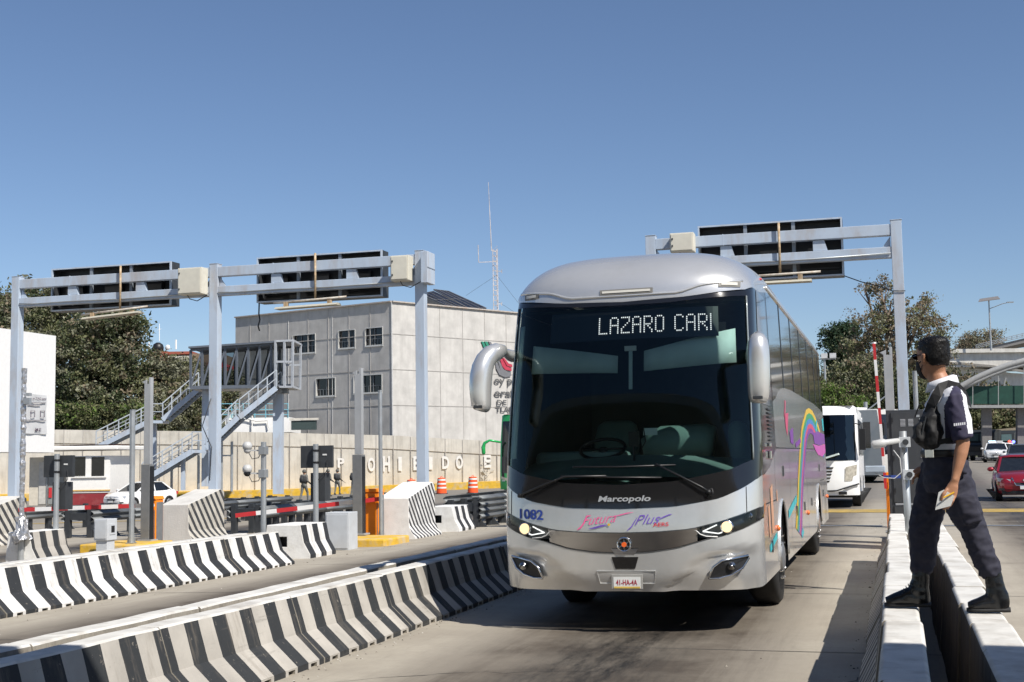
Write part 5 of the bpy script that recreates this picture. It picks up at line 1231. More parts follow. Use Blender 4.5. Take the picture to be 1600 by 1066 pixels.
# --- shirt
sh = MB()
sh.loft([((.275, 8.05, 1.62), (.108, .150), (1, 0, 0)), ((.28, 8.05, 1.68), (.122, .160), (1, 0, 0)), ((.290, 8.05, 1.76), (.122, .165), (1, 0, 0)), ((.300, 8.05, 1.86), (.124, .172), (1, 0, 0)), ((.306, 8.05, 1.94), (.113, .178), (1, 0, 0)), ((.308, 8.05, 1.99), (.094, .165), (1, 0, 0)), ((.305, 8.05, 2.03), (.082, .12), (1, 0, 0)), ((.295, 8.055, 2.062), (.070, .074), (1, 0, 0))], 28)
sh.loft([((.345, 7.92, 1.985), .058), (SH+Vector((.002, -.008, -.01)), .066), (SH.lerp(EL, .45)+Vector((.004, -.004, 0)), .066), (SH.lerp(EL, .86)+Vector((.004, -.002, 0)), (.066, .062)), (SH.lerp(EL, .93)+Vector((.006, -.002, 0)), (.06, .06))], 22)
sh.loft([((.335, 8.18, 1.985), .058), (S2, .070), (S2.lerp(E2, .45), .070), (S2.lerp(E2, .88), .066)], 22)
def shdisp(p):
    w = Vector((p.x, p.y, p.z*.8+.5*p.x)); a = .004-abs(N(w, 9))*.020-abs(N(w+Vector((5, 2, 1)), 21))*.007
    return a
def shrule(c, n):
    # navy sleeve, flank and yoke with a white band down the back
    if c.y < 7.935 and c.z > 1.70:
        band = c.x > .418+(c.z-1.72)*-.10
        return 0 if (band and c.z > 1.76) or c.x < .292+.10*max(0, c.z-1.92)*5 else 1
    if c.y > 8.165 and c.z > 1.70: return 1
    if c.z > 1.92 and .35 < c.x < .40 and c.y < 7.97: return 1
    return 0
fuse(sh, 'shirt', [m_shirt, m_navy], g, .008, 4, shdisp, shrule)
cl = MB()   # collar
for k0, k1 in ((.06, .94),):
    pts = []
    for k in range(21):
        a = R_(180)+2*math.pi*(k0+(k1-k0)*k/20)
        base = Vector((.292+.074*math.cos(a), 8.058+.072*math.sin(a), 2.045-.022*math.cos(a-math.pi)*1.0))
        pts.append(base)
    for i, b in enumerate(pts):
        out = Vector((b.x-.292, b.y-8.058, 0)).normalized(); cl.v += [tuple(b), tuple(b+Vector((0, 0, .042))-out*.006), tuple(b+Vector((0, 0, .036))+out*.010), tuple(b+out*.024+Vector((0, 0, -.016)))]
    for i in range(len(pts)-1):
        for j in range(3): cl.face((4*i+j, 4*i+4+j, 4*i+5+j, 4*i+1+j))
o = cl.build('collar', m_shirt, g, smooth=True, fix=False); q = o.modifiers.new('s', 'SOLIDIFY'); q.thickness = .004
mb = MB(); mb.box(.36, .405, 7.7665, 7.7685, 1.805, 1.815)
mb.v = []; mb.f = []; mb.m = []; mb.sm = []
for i in range(6): c = SH.lerp(EL, .62); mb.box(c.x-.035+i*.011, c.x-.027+i*.011, c.y-.0825, c.y-.079, c.z+.004*i*.3, c.z+.015+.004*i*.3)
mb.build('sleeve_embroidery', m_shirt, g)
mb = MB(); mb.loft([((.277, 8.05, 1.625), (.120, .165), (1, 0, 0)), ((.277, 8.05, 1.630), (.124, .169), (1, 0, 0)), ((.277, 8.05, 1.662), (.124, .169), (1, 0, 0)), ((.277, 8.05, 1.667), (.120, .165), (1, 0, 0))], 30)
mb.build('belt', P('belt_leather', (.014, .013, .013), .4), g, smooth=True)
mb = MB(); mb.box(.175, .225, 7.880, 7.90, 1.62, 1.672); mb.build('belt_buckle', m_chrome, g, bevel=.004)
# --- boots
for (tx, hx, yy, ax) in ((-.085, .175, 8.14, .128), (.372, .60, 7.945, .515)):
    b = MB(); z = .737
    b.loft([((tx+.005, yy, z+.028), (.028, .026), (0, 1, 0)), ((tx+.035, yy, z+.034), (.045, .034), (0, 1, 0)), ((tx+.085, yy, z+.045), (.048, .045), (0, 1, 0)), ((tx+.135, yy, z+.058), (.042, .058), (0, 1, 0)), ((hx-.06, yy, z+.05), (.038, .05), (0, 1, 0))], 18)
    b.loft([((hx-.062, yy, z+.015), (.060, .036), (1, 0, 0)), ((hx-.062, yy, z+.06), (.064, .042), (1, 0, 0)), ((hx-.066, yy, z+.10), (.062, .045), (1, 0, 0)), (((ax+hx-.06)/2, yy, z+.15), (.052, .044), (1, 0, 0)), ((ax+.003, yy, z+.225), (.048, .044), (1, 0, 0))], 18)
    fuse(b, 'boot', m_boot, g, .005, 5, lambda p: N((p.x, p.y, p.z*2), 16)*.003)
    b = MB(); b.loft([((tx-.005, yy, z+.010), (.020, .012), (0, 1, 0)), ((tx+.03, yy, z+.012), (.048, .014), (0, 1, 0)), ((tx+.09, yy, z+.012), (.050, .014), (0, 1, 0)), ((tx+.15, yy, z+.013), (.040, .014), (0, 1, 0)), ((hx-.04, yy, z+.014), (.040, .016), (0, 1, 0)), ((hx+.004, yy, z+.014), (.026, .015), (0, 1, 0))], 14); b.build('boot_sole', m_rubber, g, smooth=True)
    b = MB()
    for i in range(5):
        u = i/4; x = tx+.10+.055*u; zz = z+.088+.055*u; b.tube([(x, yy-.035, zz-.008), (x-.004, yy, zz+.004), (x, yy+.035, zz-.012)], .003, 5)
    b.build('laces', m_bag, g)
# --- sling bag, papers, pen
bg = thing('sling_bag', (.17, 8.0, 1.66), 'black nylon sling bag strapped across the front of the guard', 'bag')
b = MB(); b.loft([((.225, 7.96, 1.675), (.045, .085), (1, 0, 0)), ((.215, 7.955, 1.705), (.075, .118), (1, 0, 0)), ((.216, 7.95, 1.77), (.084, .128), (1, 0, 0)), ((.225, 7.955, 1.84), (.072, .115), (1, 0, 0)), ((.24, 7.975, 1.90), (.050, .09), (1, 0, 0)), ((.25, 7.985, 1.93), (.03, .06), (1, 0, 0))], 20)
b.loft([((.155, 7.90, 1.71), (.03, .06), (1, 0, 0)), ((.145, 7.90, 1.74), (.04, .07), (1, 0, 0)), ((.150, 7.90, 1.79), (.04, .07), (1, 0, 0)), ((.165, 7.91, 1.81), (.03, .06), (1, 0, 0))], 12)
fuse(b, 'bag_body', m_bag, bg, .007, 3, lambda p: -abs(N(p, 14))*.016+N(p, 40)*.003)
b = MB()
def ribbon(mbb, pts, w, t=.004):
    n = len(pts); pts = [Vector(p) for p in pts]; vs = []
    for i, p in enumerate(pts):
        d = (pts[min(n-1, i+1)]-pts[max(0, i-1)]).normalized(); c = Vector((.30, 8.05, p.z)); out = (p-c); out.z = 0; out = out.normalized(); sd_ = d.cross(out).normalized()
        vs += [p-sd_*w/2, p+sd_*w/2, p+sd_*w/2+out*t, p-sd_*w/2+out*t]
    f = []
    for i in range(n-1):
        for j in range(4): a = 4*i+j; c = 4*i+(j+1) % 4; f.append((a, c, c+4, a+4))
    mbb.add(vs, f)
ribbon(b, [(.205, 7.90, 1.88), (.225, 7.885, 1.93), (.255, 7.885, 1.985), (.285, 7.905, 2.032), (.325, 7.93, 2.045), (.375, 7.96, 2.03), (.415, 8.0, 1.99), (.447, 8.05, 1.93)], .056)
ribbon(b, [(.20, 7.875, 1.72), (.26, 7.862, 1.712), (.32, 7.868, 1.722), (.38, 7.885, 1.735), (.43, 7.94, 1.75), (.445, 8.02, 1.78)], .030)
b.build('strap', m_bag, bg, fix=True)
b = MB(); b.tube([(.13, 7.87, 1.86), (.155, 7.86, 1.93), (.175, 7.865, 1.945), (.185, 7.87, 1.91)], .004, 6); b.build('pull_cord', m_bag, bg)
b = MB(); b.tube([(.15, 7.848, 1.72), (.17, 7.842, 1.79), (.19, 7.85, 1.86)], .004, 5); b.build('zip', m_dark, bg)
pa = thing('paper_pad', (.255, 7.79, 1.33), 'small white note pad held in the hand of the guard', 'note pad')
b = MB(); b.prism([(.215, 7.775, 1.325), (.300, 7.765, 1.348), (.322, 7.765, 1.405), (.268, 7.775, 1.440), (.238, 7.777, 1.425)], (0, .012, 0)); b.xf(lambda v: v+Vector((0, 0, -.0))); b.build('cover', m_plate, pa)
b = MB(); b.prism([(.222, 7.788, 1.33), (.293, 7.789, 1.352), (.312, 7.789, 1.40), (.262, 7.788, 1.435)], (0, .006, 0)); b.build('page', m_shirt, pa)
pn = MB(); pn.cyl((.322, 7.765, 1.425), (.262, 7.755, 1.395), .0045, n=8); po_ = pn.build('pen', P('yellow_pen', (.8, .45, .02), .4), off=(.30, 7.78, 1.39)); tag(po_, 'yellow pen tucked between the fingers of the guard', 'pen')

# ---- small figures
def figure(x, y, h, label, face, cloth, legs, top, hat=None, stride=.3, arm='hang', group=None, vest=None, rifle=False):
    """standing or walking adult; face = heading angle (0 looks towards -Y)"""
    z0 = gz(x, y); k = h/1.75; r = thing('person', (x, y, z0), label, 'person', group, rz=face, world_built=False)
    def sk(name, pts, edges, rad, mtl, vox=.02):
        m_ = MB()
        for a, b_ in edges: m_.loft([(Vector(pts[a])*k, rad[a]*k), (Vector(pts[a]).lerp(Vector(pts[b_]), .5)*k, (rad[a]+rad[b_])/2*k), (Vector(pts[b_])*k, rad[b_]*k)], 10)
        for p_, rr in zip(pts.values(), rad.values()): m_.sphere(Vector(p_)*k, rr*k, 10, 6)
        r['world_built'] = 0; o = fuse(m_, name, mtl, r, vox*k, 3); return o
    s = stride/2
    Pb = dict(hip=(0, 0, .95), chest=(0, -.02, 1.35), neck=(0, -.02, 1.5), head=(0, -.04, 1.64), ls=(-.18, 0, 1.42), rs=(.18, 0, 1.42), le=(-.24, -.02, 1.15), re=(.24, -.02, 1.15), lw=(-.20, -.20, .98), rw=(.20, -.22, 1.02))
    if arm == 'phone': Pb['lw'] = (-.08, -.28, 1.18); Pb['rw'] = (.08, -.28, 1.18)
    if arm == 'rifle': Pb['lw'] = (-.02, -.27, 1.12); Pb['rw'] = (.12, -.2, 1.2)
    Rb = dict(hip=.13, chest=.15, neck=.06, head=.10, ls=.07, rs=.07, le=.045, re=.045, lw=.035, rw=.035)
    sk('body', Pb, [('hip', 'chest'), ('chest', 'neck'), ('neck', 'head'), ('chest', 'ls'), ('chest', 'rs'), ('ls', 'le'), ('le', 'lw'), ('rs', 're'), ('re', 'rw')], Rb, m_skin)
    Pj = {a: v for a, v in Pb.items() if a not in ('head',)}; Pj['neck'] = (0, -.01, 1.46); Pj['lw'] = Vector(Pb['le']).lerp(Vector(Pb['lw']), .85); Pj['rw'] = Vector(Pb['re']).lerp(Vector(Pb['rw']), .85)
    Rj = dict(hip=.15, chest=.175, neck=.07, ls=.085, rs=.085, le=.06, re=.06, lw=.045, rw=.045)
    sk('jacket', Pj, [('hip', 'chest'), ('chest', 'neck'), ('chest', 'ls'), ('chest', 'rs'), ('ls', 'le'), ('le', 'lw'), ('rs', 're'), ('re', 'rw')], Rj, cloth)
    Pl = dict(hip=(0, 0, .93), lh=(-.09, 0, .88), rh=(.09, 0, .88), lk=(-.10, -s*.7-.03, .50), rk=(.10, s*.3, .50), la=(-.10, -s, .08), ra=(.10, s, .10))
    Rl = dict(hip=.14, lh=.105, rh=.105, lk=.07, rk=.07, la=.055, ra=.055)
    sk('trousers', Pl, [('hip', 'lh'), ('hip', 'rh'), ('lh', 'lk'), ('rh', 'rk'), ('lk', 'la'), ('rk', 'ra')], Rl, legs)
    for sx, sy in ((-.10, -s), (.10, s)):
        m_ = MB(); m_.loft([(Vector((sx, sy+.08, .05))*k, .045*k), (Vector((sx, sy-.05, .05))*k, .05*k), (Vector((sx, sy-.17, .035))*k, .035*k)], 8); m_.build('boot', m_boot, r, smooth=True)
    m_ = MB(); m_.loft([(Vector((0, -.035, 1.60))*k, .112*k), (Vector((0, -.035, 1.68))*k, .125*k), (Vector((0, -.03, 1.75))*k, .10*k), (Vector((0, -.03, 1.785))*k, .04*k)], 12); m_.build('helmet' if hat else 'hair', hat or m_hair, r, smooth=True)
    if vest:
        m_ = MB(); m_.loft([(Vector((0, -.01, 1.02))*k, (.20*k, .17*k), (1, 0, 0)), (Vector((0, -.02, 1.2))*k, (.215*k, .19*k), (1, 0, 0)), (Vector((0, -.02, 1.4))*k, (.20*k, .18*k), (1, 0, 0)), (Vector((0, -.02, 1.45))*k, (.12*k, .12*k), (1, 0, 0))], 14)
        m_.loft([(Vector((0, .2, 1.05))*k, (.13*k, .07*k), (1, 0, 0)), (Vector((0, .22, 1.25))*k, (.14*k, .08*k), (1, 0, 0)), (Vector((0, .2, 1.4))*k, (.1*k, .05*k), (1, 0, 0))], 10); m_.build('vest', vest, r, smooth=True)
    if rifle:
        m_ = MB(); m_.bar(Vector((.2, -.2, 1.3))*k, Vector((-.25, -.33, .95))*k, .05*k, .07*k); m_.bar(Vector((-.25, -.33, .95))*k, Vector((-.45, -.38, .8))*k, .02*k, .025*k); m_.build('rifle', m_black, r)
    return r
m_camo = P('grey_camouflage', (.13, .13, .12), .85, noise=.45, scale=16)
m_camo_d = P('dark_vest', (.03, .032, .035), .8, noise=.3, scale=20)
m_helm = P('helmet_cloth', (.10, .10, .09), .8, noise=.3, scale=14)
G_ = 'soldiers walking along the retaining wall'
for px, fy, fc, lb, st in ((475, 783.5, R_(75), 'helmeted soldier in grey camouflage, leftmost of the patrol, left of black display', .45), (512, 776, R_(80), 'soldier half hidden behind the black display box', .3), (527, 773, R_(85), 'soldier just right of the black display, third of the patrol', .35), (553, 777, R_(70), 'soldier in dark vest half hidden by the tall grey sensor post', .3)):
    # ground point under the pixel
    r0 = ray(px, fy); t = 60
    for _ in range(60): t = (gz(r0.x*t, r0.y*t)-CAMH)/r0.z
    p = r0*t
    D = p.length
    figure(p.x, p.y, 1.78, lb, fc+R_(90), m_camo, m_camo, m_camo, m_helm, st, 'rifle', G_, m_camo_d, True)
figure(-44.9, 68.6, 1.72, 'person in black jacket and tan trousers looking at a phone by the white booth', R_(-60), P('black_jacket', (.016, .016, .017), .7), P('tan_trousers', (.23, .17, .10), .85, noise=.4, scale=12), m_skin, None, .12, 'phone')
figure(-47.9, 60.0, 1.75, 'person dressed in black behind the leftmost gantry post', R_(200), P('black_jacket', (.016, .016, .017), .7), P('black_trousers', (.02, .02, .024), .8), m_skin, None, .12, 'hang')
# ------------------------------------------------------------------ cars and other coaches
def carpaint(name, c, metal=.3): return P(name, c, .28, metal=metal, noise=.03, scale=2, coat=.8)
def car(x, y, rz, label, paint, L=4.5, W=1.78, H=1.47, hood=.93, name='car', group='cars on the toll road', grille='v', lightbar=False, white_trim=None, door_paint=None):
    r = thing(name, (x, y, gz(x, y)), label, 'car', group, rz=rz, world_built=False); w = W/2
    r['world_built'] = 0
    def B(mb, nm, mt, par=None, **k): return mb.build(nm, mt, par or r, **k)
    st = [(0, .34, .62, .72), (.06, .26, .72, .80), (.22, .22, .82, .90), (.55, .2, .90, .97), (1.0, .2, hood, 1.0), (1.35, .2, hood+.04, 1.0), (2.2, .2, hood+.02, 1.0), (3.1, .2, hood+.04, 1.0), (L-.9, .2, hood+.07, .99), (L-.35, .24, hood+.08, .95), (L-.08, .3, hood+.02, .86), (L, .4, hood-.12, .78)]
    mb = MB(); V = 11
    def prof(y, zb, zs, f):
        ww = w*f; h = zs-zb
        return [(-ww*.82, zb), (-ww*.96, zb+.06), (-ww, zb+h*.35), (-ww, zb+h*.62), (-ww*.97, zb+h*.86), (-ww*.86, zs), (0, zs+.035*(1 if y < 1.5 else .6)), (ww*.86, zs), (ww*.97, zb+h*.86), (ww, zb+h*.62), (ww, zb+h*.35), (ww*.96, zb+.06), (ww*.82, zb)]
    n = 13
    for y_, zb, zs, f in st: mb.v += [(px, y_+(.12*(px/w)**2 if y_ < .3 else (-.12*(px/w)**2 if y_ > L-.3 else 0)), z) for px, z in prof(y_, zb, zs, f)]
    for i in range(len(st)-1):
        for j in range(n): mb.face((i*n+j, i*n+(j+1) % n, (i+1)*n+(j+1) % n, (i+1)*n+j))
    mb.face(list(range(n))); mb.face([(len(st)-1)*n+j for j in range(n)])
    B(mb, 'body', paint, smooth=True).modifiers.new('e', 'EDGE_SPLIT').split_angle = R_(40)
    # greenhouse
    gs = [(1.25, hood+.02, .86), (1.95, H-.07, .70), (2.5, H-.01, .70), (3.2, H-.03, .69), (L-.55, hood+.12, .78)]
    mb = MB()
    for (y_, z, f) in gs[1:4]: mb.v += [(-w*f, y_, z), (-w*f*.5, y_, z+.03), (w*f*.5, y_, z+.03), (w*f, y_, z)]
    mb.f = []; mb.m = []; mb.sm = []
    for i in range(2):
        for j in range(3): mb.face((i*4+j, i*4+j+1, i*4+j+5, i*4+j+4))
    ro = B(mb, 'roof', paint, smooth=True, fix=True); q = ro.modifiers.new('s', 'SOLIDIFY'); q.thickness = .03; q.offset = 0
    a = [(-w*.86, 1.15, hood+.02), (w*.86, 1.15, hood+.02), (w*.70, 1.95, H-.075), (-w*.70, 1.95, H-.075)]
    mb = MB(); mb.add(a, [(0, 1, 2, 3)]); B(mb, 'windscreen', m_winglass)
    mb = MB(); mb.add([(-w*.78, L-.5, hood+.1), (w*.78, L-.5, hood+.1), (w*.69, 3.2, H-.04), (-w*.69, 3.2, H-.04)], [(0, 1, 2, 3)]); B(mb, 'rear_window', m_winglass)
    for s in (-1, 1):
        for (y0, y1) in ((1.30, 2.42), (2.50, 3.45)):
            yt0 = max(y0, 1.98 if y0 < 2 else y0); yt1 = min(y1, 3.15)
            mb = MB(); mb.add([(s*w*.885, y0, hood+.05), (s*w*.885, y1, hood+.07), (s*w*.71, yt1, H-.075), (s*w*.71, yt0, H-.075)], [(0, 1, 2, 3)]); B(mb, 'side_window', m_winglass)
        mb = MB()
        for p, q_ in (((s*w*.87, 1.15, hood), (s*w*.70, 1.97, H-.06)), ((s*w*.885, 2.46, hood+.03), (s*w*.71, 2.46, H-.05)), ((s*w*.86, L-.55, hood+.08), (s*w*.70, 3.18, H-.05))): mb = MB(); mb.bar(p, q_, .07, .06); B(mb, 'pillar', paint)
        mb = MB(); mb.sphere((s*(w+.10), 1.38, hood+.10), (.11, .06, .075), 12, 8); B(mb, 'wing_mirror', paint, smooth=True)
        mb = MB(); mb.grid(lambda u, v: (s*w*(.50+.44*u), .035+.16*u*u+.10*u+.03*v, .60+.05*u+.11*v), [0, .33, .66, 1], [0, .5, 1]); B(mb, 'headlight', P('car_headlight', (.55, .56, .57), .12, metal=.4, noise=.2, scale=20), smooth=True)
        mb = MB(); mb.grid(lambda u, v: (s*w*(.72+.2*u), .02+.13*u, .36+.07*v), [0, 1], [0, 1]); B(mb, 'fog_lamp', m_dark)
        for c in (.85, L-.85):
            mb = MB(); xo = s*(w-.0); mb.loft([((xo-s*.02, c, .32), .36), ((xo+s*.003, c, .32), .36)], 24); B(mb, 'wheel_arch', m_black)
            mb = MB(); mb.loft([((xo-s*.2, c, .31), .30), ((xo-s*.01, c, .31), .315), ((xo+s*.012, c, .31), .28), ((xo+s*.012, c, .31), .20)], 24); wh = B(mb, 'wheel', m_rubber, smooth=False)
            mb = MB(); mb.loft([((xo+s*.0, c, .31), .205), ((xo+s*.016, c, .31), .19), ((xo+s*.006, c, .31), .05)], 10); B(mb, 'rim', m_rim, wh)
    mb = MB(); mb.add([(-w*.42, -.005, .74), (w*.42, -.005, .74), (w*.30, -.006, .50), (-w*.30, -.006, .50)], [(0, 1, 2, 3)]); mb.xf(lambda v: v+Vector((0, .06*(v.x/w)**2-.004+.09*max(0, (v.z-.62)/.12), 0)))
    gr = B(mb, 'grille', m_black)
    mb = MB()
    if grille == 'v':
        mb.tube([(-w*.46, .095, .77), (-w*.32, .02, .52), (0, -.02, .50), (w*.32, .02, .52), (w*.46, .095, .77)], .022, 6)
        mb.loft([((0, -.0, .68), .075), ((0, -.015, .68), .075)], 20)
    else:
        for zz in (.58, .66, .73): mb.tube([(-w*.5, .06, zz), (0, -.01, zz), (w*.5, .06, zz)], .012, 5)
        mb.loft([((0, -.015, .68), .06), ((0, -.03, .68), .06)], 16)
    B(mb, 'grille_trim', m_chrome, smooth=True)
    mb = MB(); mb.box(-.17, .17, -.035, -.02, .40, .50); B(mb, 'number_plate', m_plate)
    mb = MB(); mb.grid(lambda u, v: (w*.9*u, .01+.12*u*u+.0, .25+.10*v), [-.9, -.5, 0, .5, .9], [0, 1]); B(mb, 'lower_intake', m_black)
    for s in (-1, 1):
        mb = MB(); mb.box(min(s*w*.5, s*w*.85), max(s*w*.5, s*w*.85), L-.13, L-.03, hood-.18, hood-.03); B(mb, 'tail_light', m_red)
    if lightbar:
        mb = MB(); mb.box(-.5, -.02, 2.2, 2.45, H+.04, H+.14); B(mb, 'light_bar', P('lit_bar_blue', (.3, .5, .9), .3, emit=(.55, .8, 1), estr=3))
        mb = MB(); mb.box(.02, .5, 2.2, 2.45, H+.04, H+.14); B(mb, 'light_bar', m_plate)
    if door_paint:
        mb = MB(); mb.grid(lambda u, v: (w*.86*u, .58+.5*v, .93+.04*v-.02*abs(u)), [-.55, 0, .55], [0, 1]); B(mb, 'bonnet_panel', door_paint)
        for s in (-1, 1): mb = MB(); mb.add([(s*(w+.004), 1.3, .5), (s*(w+.004), 3.4, .5), (s*(w+.0), 3.4, .8), (s*(w+.0), 1.3, .8)], [(0, 1, 2, 3)]); B(mb, 'door_panel', door_paint)
    return r
car(4.02, 44.4, R_(-2), 'red sedan with chrome v-shaped grille driving up at the right picture edge', carpaint('red_car_paint', (.28, .012, .022)))
c = car(-40.9, 61.3, R_(-14), 'white sedan parked in front of the stairs beside the booth', carpaint('white_car_paint', (.78, .78, .77), 0), L=4.3, grille='bars')
car(atY(1557, 710, 101).x, 101, R_(-4), 'white and green police car with lit light bar right of the armoured trucks', carpaint('police_white', (.7, .7, .7), 0), lightbar=True, door_paint=carpaint('police_green', (.02, .16, .09), 0), grille='bars')
car(atY(1570, 700, 112).x, 112, R_(-4), 'white car following behind the police car', carpaint('white_car_paint', (.78, .78, .77), 0), grille='bars')
car(atY(1597, 700, 84).x, 84, R_(-3), 'grey sedan behind the red one at the right picture edge', carpaint('grey_car_paint', (.12, .13, .14), .5), grille='bars')
# flashing beacon further back
for k, (px, c_) in enumerate(((1577.5, (1, .05, .03)), (1583.5, (.1, .15, 1)))):
    p = atY(px, 690.5, 118); mb = MB(); mb.sphere(p, .13, 8, 6); o = mb.build('warning_light', P('beacon_%s' % ('red', 'blue')[k], c_, .4, emit=c_, estr=4), off=p); tag(o, ('red', 'blue')[k]+' flashing beacon in the shade behind the grey car', 'beacon')
def truck(x, y, rz, label):
    r = thing('armoured_truck', (x, y, gz(x, y)), label, 'truck', 'armoured trucks under the bridge', rz=rz, world_built=False); r['world_built'] = 0
    m = P('shade_darkened_armour', (.02, .024, .026), .55, noise=.15)  # armour colour lowered to paint in the shade under the bridge
    mb = MB(); mb.prism([(-1.2, 2.2, .7), (-1.2, 2.2, 1.5), (-1.15, 2.6, 2.5), (-1.0, 3.0, 2.75), (-1.0, 6, 2.75), (-1.2, 6.3, 1.6), (-1.2, 6.3, .7)], (2.4, 0, 0)); mb.build('cab_body', m, r, bevel=.05)
    mb = MB(); mb.prism([(-1.05, .2, .6), (-1.05, .15, 1.1), (-1.0, .5, 1.45), (-1.1, 2.19, 1.6), (-1.1, 2.19, .6)], (2.1, 0, 0)); mb.build('bonnet', m, r, bevel=.05)
    mb = MB(); mb.add([(-1.0, 2.22, 1.75), (-.05, 2.22, 1.75), (-.05, 2.47, 2.38), (-.95, 2.47, 2.38)], [(0, 1, 2, 3)]); mb.xf(lambda v: v-Vector((0, .03, 0))); mb.build('windscreen', P('armoured_glass', (.10, .15, .15), .1), r)
    mb = MB(); mb.add([(1.0, 2.22, 1.75), (.05, 2.22, 1.75), (.05, 2.47, 2.38), (.95, 2.47, 2.38)], [(0, 1, 2, 3)]); mb.xf(lambda v: v-Vector((0, .03, 0))); mb.build('windscreen', P('armoured_glass', (.10, .15, .15), .1), r)
    mb = MB(); mb.box(-1.15, 1.15, .0, .2, .45, .8); mb.build('bumper', m_dark, r, bevel=.03)
    mb = MB(); mb.box(-.5, .5, .10, .16, .82, 1.25); mb.build('grille', m_black, r)
    for s in (-1, 1):
        mb = MB(); mb.cyl((s*.8, .12, 1.0), (s*.8, .05, 1.0), .12); mb.build('headlight', m_rim, r)
        for yy in (1.2, 5): mb = MB(); mb.cyl((s*.85, yy, .5), (s*1.2, yy, .5), .5, n=20); mb.build('wheel', m_rubber, r)
truck(atY(1524, 700, 120).x, 120, R_(-12), 'dark armoured truck parked under the footbridge, left of its twin')
truck(atY(1559, 700, 128).x, 128, R_(-12), 'dark armoured truck parked under the footbridge, behind the police car')
